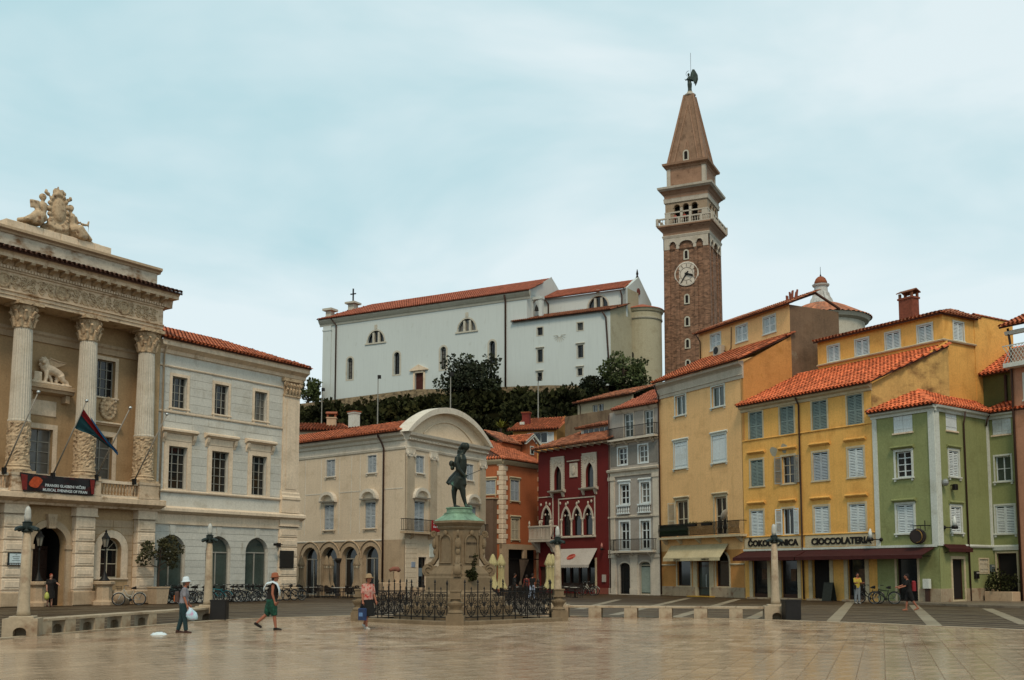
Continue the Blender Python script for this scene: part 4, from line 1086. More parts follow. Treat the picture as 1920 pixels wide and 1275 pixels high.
# balcony
bs = MB().box(-9.6, .35, -.62, .02, 4.28, 4.44)
for x in (-9.3, -7.4, -5.0, -2.6, -.2): bs.pyz([(.02,3.9), (-.1,3.9), (-.45,4.2), (-.45,4.28), (.02,4.28)], x-.09, x+.09)
B_ = part('balcony', bs, CREAM, H1)
rl = MB().box(-9.6, .35, -.62, -.58, 5.36, 5.41); rl.box(-9.6, .35, -.62, -.58, 4.5, 4.54); rl.box(-9.6, -9.56, -.62, 0, 5.36, 5.41); rl.box(.31, .35, -.62, 0, 5.36, 5.41)
part('railing', rl, IRON, B_, Y1F)
bb = MB().tube([(0,0,0), (0,-.02,.25), (0,-.07,.4), (0,-.02,.6), (0,0,.82)], .028, 4); bbm = mesh_of(bb, 'railing_bar', IRON)
for i in range(76): part('railing_bar', bbm, None, B_, Y1F.sub(-9.55+i*.131, -.6, 0, 4.54))
sc_m = MB(); 
for i in range(16): sc_m.quad((-9.5+i*.23,-.555-.02*(i % 2),4.52), (-9.5+(i+1)*.23,-.555-.02*((i+1) % 2),4.52), (-9.5+(i+1)*.23,-.555-.02*((i+1) % 2),5.34), (-9.5+i*.23,-.555-.02*(i % 2),5.34))
part('screen', sc_m, mat('green balcony screen', C('#31502c'), var=.25, scale=4), B_, Y1F)
dish = MB().lathe([(.02, 0), (.2, .03), (.36, .1), (.42, .16), (.4, .16), (.34, .11), (.18, .045), (.02, .02)], 20)
dish.xf(Matrix.Translation((-1.0, -.75, 5.75)) @ Matrix.Rotation(radians(-65), 4, 'Y') @ Matrix.Rotation(radians(20), 4, 'X'))
D_ = tag(part('satellite_dish', dish, mat('dish paint', C('#8d8a80'), rough=.5), None, Y1F, True), 'round grey satellite dish on the end of the iron balcony', 'satellite dish')
part('dish_mount', MB().tube([(-1.0,-.6,5.3), (-1.0,-.65,5.7)], .03, 6), IRON, D_, Y1F)
for i, x in enumerate((-5.1, -3.3)):
    pl = thing('flower_box', ['dark planter box left on the iron balcony rail', 'dark planter box hung beside the satellite dish'][i], 'planter', Y1F.sub(x, -.7, 0, 5.15), 'balcony planters')
    part('box', MB().box(-.55, .55, -.1, .1, 0, .18), IRON, pl)
    lf = MB(); r_ = random.Random(i)
    for k in range(90):
        p = Vector((r_.uniform(-.55, .55), r_.uniform(-.14, .14), .16+r_.random()*.16)); a = Vector((r_.uniform(-1, 1), r_.uniform(-1, 1), r_.uniform(-.3, 1))).normalized()*.07; b = a.orthogonal().normalized()*.04
        lf.quad(p-b, p+a*.5-b*.2, p+a, p+a*.5+b)
    part('leaves', lf, mat('planter leaves', C('#28351c'), var=.3, scale=6), pl)
aw = awning('awning', 'beige pharmacy awning under the iron balcony', Y1F, -8.75, -1.7, -.05, 3.82, -.8, 2.86, .24, AWN_B)
lettering(aw, Y1F, 'LEKARNA', .2, -6.9, -.84, 2.67, BLK, .004, .003)
lettering(aw, Y1F, 'FARMACIA', .2, -3.4, -.84, 2.67, BLK, .004, .003)
part('step', MB().box(-6.1, -3.3, -.55, .0, 0, .07), mat('yellow tactile step', C('#a8822e'), var=.2), H1)
# set-back top storey of the sandy house with its bare side gable
UP1 = thing('upper_sandy_house', 'set-back top storey with three white shutters and bare brown gable beside the bell tower', 'house', Y1F.sub(0, 4))
f1 = Y1F.sub(0, 4)
u1 = [f1.rect(*q) for q in ((1333, 625.5, 1351, 652), (1381, 610, 1401, 640.5), (1432, 594, 1454, 627))]
z0u, z1u = sum(r[2] for r in u1)/3, sum(r[3] for r in u1)/3
part('wall', wall(MB(), -10.2, .72, 18.0, 21.3, [(r[0], r[1], z0u, z1u, 0) for r in u1], 0, .18).quad((-10.2,0,12), (-10.2,0,21.05), (-10.2,6,22.5), (-10.2,6,12)), YEL1, UP1, f1)
for r in u1: window(UP1, f1, (r[0], r[1], z0u, z1u), 'lou', WOOD_W, sur=.1, surm=WTRIM, sill=.08)
dy = f1.pxs(1572, 590, .72)[0]
part('gable_wall', MB().add([(.72,0,11), (.74,dy,11), (.74,dy,21.0), (.72,0,21.05), (.4,0.02,11), (.4,dy,11), (.4,dy,21.0), (.4,0.02,21.05)], [(0,1,2,3), (3,2,6,7), (0,3,7,4), (4,7,6,5)]), mat('bare brown render', C('#6b5643'), stain=C('#8d8672'), sthr=.64, sscale=(.5, .5, .5), var=.3, streak=.3, scale=.6), UP1, f1)
tile_plane(UP1, f1, (-10.45,-.4,21.05), (.9,-.4,21.05), (.9,dy/2,22.2), (-10.3,dy/2,22.2), TILE_O, pitch=.23)
part('verge', MB().tube([(.86,-.3,21.12), (.86,dy/2,22.15), (.86,dy,21.2)], .11, 6), TILE_E, UP1, f1)
pipe(UP1, f1, [(-10.1,-.4,20.95), (-9.95,-.1,20.4), (-9.95,-.08,18.4)], .05)
q = MB()
for i in range(7): q.tube([(-.3+i*.2, .6+random.uniform(-.2, .2), 21.4), (-.3+i*.2+random.uniform(-.1, .1), .6, 21.9+random.uniform(0, .35))], [.12, .07], 6)
part('chimney_pots', q, BRICK, UP1, f1)
ac = f1.px(1348, 657, -.3)
A_ = thing('air_conditioner', 'white air conditioner box mounted on the upper yellow wall', 'air conditioner', f1.sub(ac[0], -.3, 0, ac[1]-.4))
part('casing', MB().cbox(-.5, .5, -.22, .2, 0, .75, .03), mat('grey casing', C('#a49c8c'), rough=.5), A_)
fn = MB().lathe([(.28, 0), (.3, .02), (.26, .03)], 18); fn.xf(Matrix.Translation((-.1, -.22, .38)) @ Matrix.Rotation(pi/2, 4, 'X')); part('fan_grille', fn, IRON, A_)
part('bracket', MB().box(-.4, -.34, -.2, .3, -.06, 0).box(.34, .4, -.2, .3, -.06, 0), IRON, A_)
part('hose', MB().tube([(.5,.1,.3), (.9,.2,.1), (1.2,.25,.4), (1.25,.26,2.0)], .03, 6), RUST, A_)
# green corner house
GR = thing('green_house', 'sage green corner house with white shutters and bright hipped roof', 'house', Y2F.sub(11.23, 0))
GSF = Y2F.sub(15.58, 0); GSF = Fr(GSF.o.xy, atan2(1, (3483-960)/FPX*cos(PITCH)))
op = [(12.74, 14.1, 10.08, 11.1, 0), (12.84, 13.94, 7.39, 8.94, 0), (12.79, 13.96, 4.08, 5.78, 0), (12.64, 14.07, .1, 2.9, 0)]
part('front_wall', wall(MB(), 11.23, 15.58, 0, 11.35, op, -.02, .22), GREEN, GR, Y2F)
GW = dict(surm=WTRIM, sur=.14, hoodm=GREEN)
window(GR, Y2F, op[0][:4], 'lou', WOOD_W, style='solid', sill=.08, y=-.02)
window(GR, Y2F, op[1][:4], 'cas', WOOD_W, nv=1, nh=3, sill=.12, hood=.25, y=-.02, fw=.08, **GW)
window(GR, Y2F, op[2][:4], 'lou', WOOD_W, sill=.12, hood=.25, y=-.02, **GW)
window(GR, Y2F, op[3][:4], 'cas', WOOD_BR, nv=0, nh=0, y=-.02, sur=.14, surm=CREAM, name='shop_window')
g2 = [(1.26, 2.52, 10.1, 11.12), (1.44, 2.49, 7.38, 8.9), (1.42, 2.53, 4.1, 5.6), (1.32, 2.6, .2, 2.55), (4.4, 5.45, 1.75, 2.56)]
part('side_wall', wall(MB(), 0, 6.17, 0, 11.35, [(*r, 0) for r in g2], 0, .2), GREEN, GR, GSF)
window(GR, GSF, g2[0], 'lou', WOOD_W, style='solid', sill=.08)
window(GR, GSF, g2[1], 'lou', WOOD_W, sill=.12, hood=.15, **GW)
window(GR, GSF, g2[2], 'lou', WOOD_W, sill=.12, hood=.15, **GW)
window(GR, GSF, g2[3], 'cas', WOOD_BR, nv=0, nh=0, sur=.16, surm=CREAM, gl=DARK, name='door')
window(GR, GSF, g2[4], 'lou', WOOD_C, style='solid', sur=.08, surm=CREAM, name='hatch')
GBF = Fr((GSF.M @ Vector((6.17, 0, 0))).xy, Y2F.a)
g3 = [(.27, 1.52, 10.13, 11.12), (.36, 1.4, 7.28, 8.81), (.25, 1.5, 4.12, 5.8), (.2, 1.5, .15, 2.93)]
part('recessed_wall', wall(MB(), 0, 3.2, 0, 11.35, [(*r, 0) for r in g3], 0, .2), GREEN, GR, GBF)
window(GR, GBF, g3[0], 'lou', WOOD_W, style='solid', sill=.08)
window(GR, GBF, g3[1], 'cas', WOOD_W, nv=1, nh=1, sill=.1, sur=.1, surm=WTRIM, gl=GLASS_G)
window(GR, GBF, g3[2], 'lou', WOOD_W, sill=.1, sur=.1, surm=WTRIM)
window(GR, GBF, g3[3], 'cas', WOOD_BR, nv=0, nh=0, gl=DARK, sur=.1, surm=CREAM, name='door')
t = MB().box(11.23, 11.55, -.08, .02, 3.3, 11.1); t.box(15.2, 15.62, -.1, .02, 3.3, 11.1); part('corner_strip', t, WTRIM, GR, Y2F)
t = MB().box(-.02, .38, -.09, .02, 3.3, 11.1); t.box(5.9, 6.15, -.07, .02, 3.3, 11.1); part('corner_strip', t, WTRIM, GR, GSF)
t = MB().pyz([(.02,3.25), (-.1,3.25), (-.13,3.33), (-.08,3.42), (.02,3.42)], 2.8, 6.1); part('string_course', t, WTRIM, GR, GSF)
part('string_course', MB().pyz([(.02,3.1), (-.1,3.1), (-.13,3.33), (-.08,3.42), (.02,3.42)], 0, 3.2), WTRIM, GR, GBF)
part('cornice', MB().pyz([(.02,11.1), (-.1,11.1), (-.12,11.25), (-.3,11.32), (-.34,11.44), (.02,11.5)], 11.15, 15.75), WTRIM, GR, Y2F)
part('cornice', MB().pyz([(.02,11.1), (-.1,11.1), (-.12,11.25), (-.3,11.32), (-.34,11.44), (.02,11.5)], -.1, 6.15), WTRIM, GR, GSF)
part('cornice', MB().pyz([(.02,11.1), (-.1,11.1), (-.12,11.25), (-.3,11.32), (-.34,11.44), (.02,11.5)], 0, 3.2), WTRIM, GR, GBF)
part('plinth', MB().pillow(14.2, 15.66, -.1, .05, 0, .84, .02), PLINTH, GR, Y2F)
part('plinth', MB().pillow(.02, 1.15, -.07, .05, 0, .84, .02).pillow(2.8, 6.1, -.07, .05, 0, .84, .02), PLINTH, GR, GSF)
apx = Y2F.I @ at_depth(1715, 727, 66.5); J = Y2F.I @ GSF.M
ap = (apx.x, apx.y, apx.z)
e0, e1, e2 = (11.1,-.45,11.5), (15.75,-.45,11.5), tuple(J @ Vector((6.2,-.4,11.5)))
NT = MATS['bright new roof tile']
tile_plane(GR, Y2F, e0, e1, ap, ap, NT)
tile_plane(GR, Y2F, e1, e2, tuple(Y2F.I @ at_depth(1800, 742, 69)), ap, NT, name='side_roof')
ridge(GR, Y2F, e1, ap, .12, NT)
part('roof_flashing', MB().tube([(11.1,-.3,11.6), (ap[0],ap[1],ap[2]+.05)], .14, 5), mat('grey flashing', C('#77736a'), var=.15), GR, Y2F)
I2 = Y2F.I @ GBF.M
tile_plane(GR, Y2F, tuple(I2 @ Vector((-.3,-.4,11.5))), tuple(I2 @ Vector((3.2,-.4,11.5))), tuple(I2 @ Vector((3.2,2.3,12.4))), tuple(I2 @ Vector((-.3,2.3,12.4))), NT, name='recess_roof')
pipe(GR, GSF, [(2.9,-.35,11.3), (3.1,-.1,10.6), (3.15,-.08,.1)], .05)
pipe(GR, GSF, [(5.85,-.3,11.4), (5.6,-.25,11.0), (5.75,-.1,10.7)], .05)
sg = thing('shop_sign', 'round dark shop sign hung from an iron bracket on the green house', 'sign', Y2F.sub(14.55, -.5, 0, 3.85))
q = MB().lathe([(.40, -.1), (.46, -.08), (.46, .08), (.40, .1)], 24); q.xf(Matrix.Rotation(pi/2, 4, 'X') @ Matrix.Rotation(.5, 4, 'Y')); part('disc', q, mat('dark sign', C('#20150f'), rough=.4, var=.3, scale=5), sg)
q = MB(); q.tube([(.36*cos(t), -.11, .36*sin(t)) for t in [2*pi*i/24 for i in range(25)]], .025, 5); part('gilt_ring', q, mat('gilt', C('#8f6b35'), rough=.4, metal=.6), sg)
q = MB().tube([(-.5,0,.62), (.5,0,.62)], .03, 6); q.tube([(.5,0,.9), (.5,0,.3)], .03, 6); q.tube([(-.3,0,.62), (-.3,0,.42)], .015, 5); q.tube([(.2,0,.62), (.2,0,.42)], .015, 5); q.tube([(.5,0,.62), (.5,.5,.62)], .025, 6)
part('bracket', q, IRON, sg)
tile_l = []
for i, (fr, s_, z_, lab) in enumerate(((Y2F, 11.6, 3.75, 'glass cone lamp on iron arm where yellow meets green house'), (GSF, .55, 4.35, 'glass cone lamp on iron arm on the side of the green house'))):
    wl_ = thing('wall_lamp', lab, 'lamp', fr.sub(s_, 0, 0, z_), 'cone wall lamps')
    part('arm', MB().tube([(0,0,0), (0,-.25,0), (-.45 if i == 0 else .45,-.4,0)], .03, 6).ball((0,-.03,0), .12), IRON, wl_)
    x = -.5 if i == 0 else .5
    part('holder', MB().lathe([(.16, -.08), (.2, .02), (.14, .12)], 12, x, -.4), IRON, wl_)
    part('glass', MB().lathe([(.13, .12), (.11, .4), (.06, .62), (.02, .68)], 12, x, -.4), mat('frosted lamp glass', C('#c9ccc6'), rough=.3, var=.04, bump=0), wl_, None, True)
for i, (s_, z_) in enumerate(((.5, 6.95), (1.5, 6.75))):
    wl_ = thing('floodlight', ['dome floodlight by the corner of the green house', 'small black floodlight below the middle side window'][i], 'lamp', GSF.sub(s_, 0, 0, z_), 'floodlights')
    part('head', MB().ball((0,-.25,0), (.2, .2, .22), 10, 7) if i == 0 else MB().cbox(-.15, .15, -.4, -.15, -.2, .15, .04), IRON if i else mat('silver lamp', C('#8d8f8c'), rough=.35, metal=.5), wl_)
    part('arm', MB().tube([(0,0,.1), (0,-.2,.1)], .03, 6), IRON, wl_)
aw = awning('awning', 'folded dark awning on the side of the green house', GSF, 0.3, 3.0, -.05, 3.4, -.4, 3.15, .2, AWN_R)
# olive house behind, pink house at the frame edge
OVF = GBF.sub(0, 2.2); OV = thing('olive_house', 'dark olive upper house with one white boarded window under bright tiles', 'house', OVF)
sL, zL = OVF.px(1752, 723); sR, zR = OVF.px(1895, 693)
ze = (zL+zR)/2; r = OVF.rect(1806.5, 718, 1838, 750)
part('wall', wall(MB(), sL, sR+.2, 9, ze, [(*r, 0)], 0, .18), OLIVE, OV); window(OV, OVF, r, 'lou', WOOD_W, style='solid', sill=.05)
tile_plane(OV, OVF, (sL-.2,-.4,ze), (sR+.2,-.4,ze), (sR+.3,3.6,ze+2.2), (sL+1.6,3.6,ze+2.2), NT)
part('roof_flashing', MB().tube([(sL-.1,-.3,ze+.12), (sL+1.7,3.6,ze+2.35)], .16, 5), MATS['grey flashing'], OV)
pipe(OV, OVF, [(OVF.px(1887, 720)[0],-.1,ze-.2), (OVF.px(1887, 720)[0],-.1,10)], .09)
PKF = Fr(GBF.M @ Vector((1.85, -.35, 0)).xy.to_3d() if False else (GBF.M @ Vector((1.85, -.35, 0))).xy, Y2F.a)
PK = thing('pink_house', 'pink house with white lattice balcony cut by the right edge of the photo', 'house', PKF)
PINK = mat('salmon pink render', C('#a97a5f'), streak=.2, var=.1)
pw = [PKF.rect(1908, 703, 1925, 750), ]
part('wall', wall(MB(), 0, 5, 0, 15.2, [(.9, 2.2, pw[0][2], pw[0][3], 0), (.9, 2.2, 4.2, 6.1, 0), (.9, 2.2, 7.4, 9.0, 0)], 0, .2).quad((0,0,0), (0,0,15.2), (0,4,15.2), (0,4,0)), PINK, PK)
for z0, z1 in ((pw[0][2], pw[0][3]), (4.2, 6.1), (7.4, 9.0)): window(PK, PKF, (.9, 2.2, z0, z1), 'lou', WOOD_B, sur=.12, surm=WTRIM, sill=.08)
zt = PKF.px(1900, 612)[1]; z1 = PKF.px(1900, 650)[1]; z0 = PKF.px(1900, 685)[1]
part('balcony', MB().box(0, 5, -.7, 0, z0-.2, z0), WTRIM, PK)
lt = MB().box(0, 5, -.7, -.65, z1-.06, z1); lt.box(0, 5, -.7, -.65, z0, z0+.06)
for i in range(24):
    x = i*.21
    for sgn in (-1, 1): lt.tube([(x,-.68,z0 if sgn > 0 else z1), (x+(z1-z0)*.6,-.68,z1 if sgn > 0 else z0)], .018, 4)
part('lattice', lt, WTRIM, PK)
part('string_course', MB().pyz([(.02,zt-.5), (-.2,zt-.5), (-.3,zt-.3), (.02,zt-.2)], -.1, 5), WTRIM, PK)
tile_plane(PK, PKF, (-.3,-.5,zt), (5,-.5,zt), (5,4,zt+1.8), (-.3,4,zt+1.8), TILE)
pipe(PK, PKF, [(.1,-.2,zt-.1), (.15,-.1,zt-1), (.15,-.1,.1)], .07)
# ---------------------------------------------------------------- narrow grey-white house
WHF = Fr((Y1F.M @ Vector((-10.25, 0, 0))).xy, atan2(1, (-600-960)/FPX*cos(PITCH))+pi)
WH = thing('white_house', 'narrow grey and white five-storey house with balconies beside the red house', 'house', WHF)
GREYW = mat('grey render', C('#9c948a'), streak=.2, var=.1); PALE = mat('pale trim stone', C('#bdb3a2'), streak=.35, stain=C('#7c7160'), sthr=.6, var=.12)
op4 = [(-3.95, -2.85, 12.75, 14.72), (-1.6, -.6, 12.75, 14.72)]; op3 = [(-4.69, -3.64, 10.56, 11.96), (-2.29, -1.28, 10.56, 11.96)]
op2 = [(-4.49, -3.44, 7.3, 8.95), (-2.11, -1.12, 7.3, 8.95)]; op1 = [(-4.53, -3.47, 3.62, 5.87), (-2.16, -1.16, 3.62, 5.87)]; opg = [(-4.63, -3.43, .05, 2.55), (-2.36, -1.12, .05, 2.65)]
part('wall', wall(MB(), -5.68, -.05, 0, 15.0, [(*r, .3 if i > 7 else 0) for i, r in enumerate(op4+op3+op2+op1+opg)], 0, .2).quad((-5.68,0,0), (-5.68,0,15), (-5.68,7,16.5), (-5.68,7,0)), GREYW, WH)
for r in op4: window(WH, WHF, r, 'cas', WOOD_W, nv=1, nh=2, sur=.1, surm=PALE, fw=.09, gl=GLASS_G)
for r in op3: window(WH, WHF, r, 'cas', WOOD_W, nv=1, nh=2, sur=.12, surm=WOOD_W, fw=.09)
for r in op2: window(WH, WHF, r, 'cas', WOOD_W, nv=1, nh=2, sur=.14, surm=WOOD_W, fw=.1, hood=.12)
for r in op1: window(WH, WHF, r, 'cas', WOOD_W, nv=1, nh=2, sur=.14, surm=WOOD_W, fw=.11, name='balcony_door')
for i, r in enumerate(opg): window(WH, WHF, r, 'cas', WOOD_C if i else IRON, nv=0, nh=1, sur=.12, surm=PALE, rise=.3, gl=GLASS_G if i else GLASS, name='door')
part('door_panel', MB().box(-2.25, -1.23, .1, .14, .2, 2.2), mat('pale green door', C('#7f8a80'), var=.15, scale=3), WH)
m = MB()
for x0, x1 in ((-5.75, -5.1), (-.68, 0.0)):
    m.box(x0, x1, -.12, .02, 3.5, 9.5); m.box(x0-.06, x1+.06, -.18, .02, 9.3, 9.6); m.box(x0-.05, x1+.05, -.17, .02, 3.3, 3.6); m.box(x0-.05, x1+.05, -.18, .02, 6.2, 6.35)
for x0, x1 in ((-5.75, -5.0), (-3.3, -2.5), (-.95, 0.0)): m.box(x0, x1, -.1, .02, 0, 3.0); m.box(x0-.05, x1+.05, -.16, .02, 2.95, 3.2); m.box(x0-.05, x1+.05, -.16, .02, 0, .5)
part('pilaster', m, PALE, WH)
m = MB().pyz([(.02,9.6), (-.12,9.6), (-.14,9.9), (-.3,10.0), (-.34,10.15), (-.05,10.25), (.02,10.25)], -5.8, .1); m.pyz([(.02,3.2), (-.12,3.2), (-.16,3.3), (.02,3.34)], -5.75, 0); m.pyz([(.02,6.2), (-.1,6.2), (-.12,6.34), (.02,6.4)], -5.7, 0); m.pyz([(.02,12.3), (-.12,12.3), (-.2,12.42), (.02,12.5)], -5.75, 0); m.pyz([(.02,14.8), (-.1,14.8), (-.25,14.95), (-.3,15.1), (.02,15.1)], -4.9, .05)
part('cornice', m, PALE, WH)
m = MB()
for x0, x1 in ((-5.55, -4.85), (-3.5, -2.45), (-1.1, -.2)): m.box(x0, x1, -.03, .02, 10.5, 12.1)
part('shutter_panel', m, mat('grey shutter panel', C('#76736c'), var=.1), WH)
tile_plane(WH, WHF, (-5.0,-.45,15.12), (.1,-.45,15.12), (.1,4,17.2), (-4.2,4,17.2), TILE_F)
bmw = baluster_mesh(.5, WOOD_W, .9, 8)
for a, b in ((-4.75, -3.31), (-2.35, -.95)):
    r = part('balcony_rail', MB().box(a, b, -.2, -.04, 7.12, 7.25).box(a, b, -.2, -.04, 6.5, 6.6), WOOD_W, WH)
    for i in range(7): part('baluster', bmw, None, r, WHF.sub(a+.1+(b-a-.2)*i/6, -.12, 0, 6.6))
def iron_balcony(T, fr, x0, x1, z, h, dep, m, nb, name='balcony', bm=None, brk=()):
    s = MB().box(x0, x1, -dep, .02, z-.14, z)
    for x in brk: s.pyz([(.02,z-.5), (-.08,z-.5), (-dep*.8,z-.2), (-dep*.8,z-.14), (.02,z-.14)], x-.08, x+.08)
    B = part(name, s, m, T, fr)
    r = MB().box(x0, x1, -dep, -dep+.04, z+h-.05, z+h); r.box(x0, x1, -dep, -dep+.03, z+.08, z+.11)
    for x in (x0, x1-.04): r.box(x, x+.04, -dep, 0, z+h-.05, z+h); r.box(x, x+.04, -dep, 0, z+.08, z+.11)
    part('railing', r, IRON, B, fr)
    b = mesh_of(MB().box(-.012, .012, -.012, .012, 0, h-.15), 'railing_bar', bm or IRON)
    for i in range(nb): part('railing_bar', b, None, B, fr.sub(x0+.02+(x1-x0-.04)*i/(nb-1), -dep+.02, 0, z+.1))
    for x in (x0+.02, x1-.02):
        for k in range(3): part('railing_bar', b, None, B, fr.sub(x, -dep*(k+.5)/3.2, 0, z+.1))
    return B
iron_balcony(WH, WHF, -5.1, -.3, 3.5, .95, .55, PALE, 40, brk=(-4.6, -2.9, -1.0))
iron_balcony(WH, WHF, -5.35, .05, 12.62, .95, .6, PALE, 44, brk=(-5, -3.6, -2.2, -.6))
pipe(WH, WHF, [(-5.62,-.15,14.8), (-5.62,-.12,.1)], .06)
# ---------------------------------------------------------------- red Venetian house
RDF = Fr((WHF.M @ Vector((-5.66, 0, 0))).xy, atan2(1, (-640-960)/FPX*cos(PITCH))+pi)
RD = thing('red_house', 'dark red Venetian Gothic house with white tracery windows and corner balcony', 'house', RDF)
REDW = mat('oxblood red render', C('#611a16'), streak=.2, stain=C('#79302a'), sthr=.62, var=.13, scale=.5)
TRAC = mat('white tracery stone', C('#b3a796'), streak=.2, stain=C('#8a7a68'), sthr=.62, var=.1)
tri = [(-6.02, -5.02), (-4.62, -3.62), (-3.2, -2.18)]
op = [(a, b, 4.95, 7.3, -1.0) for a, b in tri] + [(-8.7, -7.6, 4.65, 7.5, -1.0), (-7.05, -6.04, 8.95, 11.1, -.9), (-2.95, -1.94, 8.95, 11.1, -.9), (-6.2, -1.9, .35, 2.9, 0), (-9.15, -8.2, .05, 2.3, 0)]
part('wall', wall(MB(), -9.28, -.03, 0, 12.6, op, 0, .3).quad((-9.28,0,0), (-9.28,0,12.6), (-9.28,8,12.6), (-9.28,8,0)), REDW, RD)
def gothic(T, fr, a, b, z0, z1, rise, band, fin=True, y=-.07):
    P = ogee_pts(a-band, b+band, z1-rise, rise+band*1.7); Q = ogee_pts(a, b, z1-rise, rise)
    s = MB()
    for i in range(len(P)-1):
        s.add([(P[i][0],y,P[i][1]), (P[i+1][0],y,P[i+1][1]), (Q[i+1][0],y,Q[i+1][1]), (Q[i][0],y,Q[i][1]), (P[i+1][0],.02,P[i+1][1]), (P[i][0],.02,P[i][1]), (Q[i+1][0],.08,Q[i+1][1]), (Q[i][0],.08,Q[i][1])], [(0,1,2,3), (1,0,5,4), (3,2,6,7)])
    c = (a+b)/2
    if fin: s.ball((c, y+.02, z1+band*1.7+.1), (.1, .07, .16), 8, 6)
    for sg in (-1, 1): s.ball((c+sg*(b-a)*.22, .06, z1-rise*.62), (.1, .06, .1), 8, 6)
    w_ = part('gothic_window', s, TRAC, T, fr)
    g = MB().add([(x,.22,z) for x, z in [(a, z0)]+Q+[(b, z0)]], [tuple(range(len(Q)+2))]); part('pane', g, GLASS, w_, fr)
    return w_
for a, b in tri: gothic(RD, RDF, a, b, 4.95, 7.3, 1.0, .15)
gothic(RD, RDF, -8.7, -7.6, 4.65, 7.5, 1.0, .16)
colp = [(.11, 0), (.11, .1), (.08, .14), (.075, 1.15), (.07, 1.2), (.1, 1.26), (.15, 1.42), (.15, 1.5)]
cm = mesh_of(MB().lathe(colp, 12), 'colonnette', TRAC, True)
for x in (-6.14, -4.82, -3.41, -2.06, -8.82, -7.5): part('colonnette', cm, None, RD, RDF.sub(x, -.03, 0, 4.9))
q = MB().box(-6.55, -6.44, -.05, .02, 4.75, 8.15); q.box(-1.94, -1.83, -.05, .02, 4.75, 8.15); q.box(-6.55, -1.83, -.05, .02, 8.1, 8.2); q.pyz([(.02,4.72), (-.14,4.75), (-.14,4.85), (.02,4.92)], -6.6, -1.78)
q.box(-9.2, -7.3, -.05, .02, 8.4, 8.48); q.box(-7.32, -7.22, -.05, .02, 4.75, 8.45)
part('rope_moulding', q, TRAC, RD)
for x in (-5.3, -3.9, -6.3, -2.3, -7.7, -8.9): part('roundel', MB().ball((x, -.03, 7.78), (.12, .06, .14), 10, 6), TRAC, RD)
for a, b in ((-7.49, -5.72), (-3.4, -1.58)):
    ia, ib = (a+b)/2-.5, (a+b)/2+.5
    s = MB(); wall(s, a, b, 8.93, 11.8, [(ia, ib, 8.93, 11.1, -.9)], -.06, .25); s.box(a, a+.1, -.1, .0, 8.93, 11.85); s.box(b-.1, b, -.1, .0, 8.93, 11.85); s.box(a, b, -.1, 0, 11.75, 11.9)
    for i in range(14):
        for x in (a, b): s.box(x-.05, x+.05, -.13, -.05, 8.95+i*.2, 9.06+i*.2)
    for i, (dx, dz) in enumerate(((-.32, 11.5), (.32, 11.5), (0, 11.35), (-.5, 11.2), (.5, 11.2))):
        s.tube([((a+b)/2+dx+.14*cos(t), -.08, dz+.14*sin(t)) for t in [2*pi*k/10 for k in range(11)]], .035, 5)
    w_ = part('traceried_window', s, TRAC, RD)
    part('pane', MB().quad((ia-.1,.2,8.93), (ib+.1,.2,8.93), (ib+.1,.2,11.2), (ia-.1,.2,11.2)), GLASS, w_, RDF)
    k = MB().pyz([(.02,8.7), (-.35,8.8), (-.4,8.93), (.02,8.97)], a-.15, b+.15)
    for x in (a+.15, b-.15): k.pyz([(.02,8.3), (-.08,8.35), (-.26,8.75), (.02,8.78)], x-.12, x+.12)
    part('sill', k, TRAC, w_, RDF)
q = MB().pillow(-5.02, -4.01, -.08, .02, 9.94, 11.18, .03); q.pyz([(.02,11.3), (-.15,11.32), (-.18,11.4), (.02,11.45)], -5.25, -3.8); q.ball((-4.5, -.1, 10.55), (.26, .08, .4), 10, 7); part('carved_panel', q, TRAC, RD)
tile_plane(RD, RDF, (-9.4,-.7,12.72), (.3,-.7,12.72), (.3,5,14.9), (-7.5,5,14.9), TILE_O, row=.4)
bkr = mesh_of(MB().pyz([(0,0), (-.6,.1), (-.65,.2), (0,.2)], -.06, .06), 'eave_bracket', TRAC)
for i in range(11): part('eave_bracket', bkr, None, RD, RDF.sub(-9.1+i*.88, 0, 0, 12.42))
# roof window of the red house
q = MB().box(-6.3, -2.4, 2.5, 3.4, 13.6, 14.55); part('roof_dormer', q, WTRIM, RD)
for i in range(5):
    a = -5.9+i*.68; part('dormer_pane', MB().box(a, a+.52, 2.46, 2.52, 13.95, 14.4), GLASS, RD)
tile_plane(RD, RDF, (-6.8,2.2,14.55), (-1.9,2.2,14.55), (-1.9,5.4,15.4), (-6.8,5.4,15.4), TILE_O, name='dormer_roof')
# corner balcony
s = MB().box(-9.7, -6.7, -.85, .02, 4.45, 4.66)
for x in (-9.2, -7.2): s.pyz([(.02,3.5), (-.15,3.55), (-.3,3.9), (-.55,4.1), (-.75,4.35), (-.75,4.45), (.02,4.45)], x-.16, x+.16)
B_ = part('stone_balcony', s, TRAC, RD)
part('balcony_rail', MB().box(-9.7, -6.7, -.87, -.7, 5.75, 5.88).box(-9.7, -9.55, -.7, 0, 5.75, 5.88).box(-6.85, -6.7, -.7, 0, 5.75, 5.88), TRAC, B_, RDF)
bpm = mesh_of(MB().lathe([(.055, 0), (.06, .08), (.045, .14), (.045, .95), (.06, 1.02), (.055, 1.1)], 8), 'baluster', TRAC, True)
for i in range(17): part('baluster', bpm, None, B_, RDF.sub(-9.62+i*.178, -.78, 0, 4.66))
for x in (-9.62, -8.2, -6.78): part('finial', MB().lathe([(.08, 5.88), (.05, 5.95), (.1, 6.1), (.07, 6.25), (.02, 6.35)], 10, x, -.78), TRAC, B_, RDF)
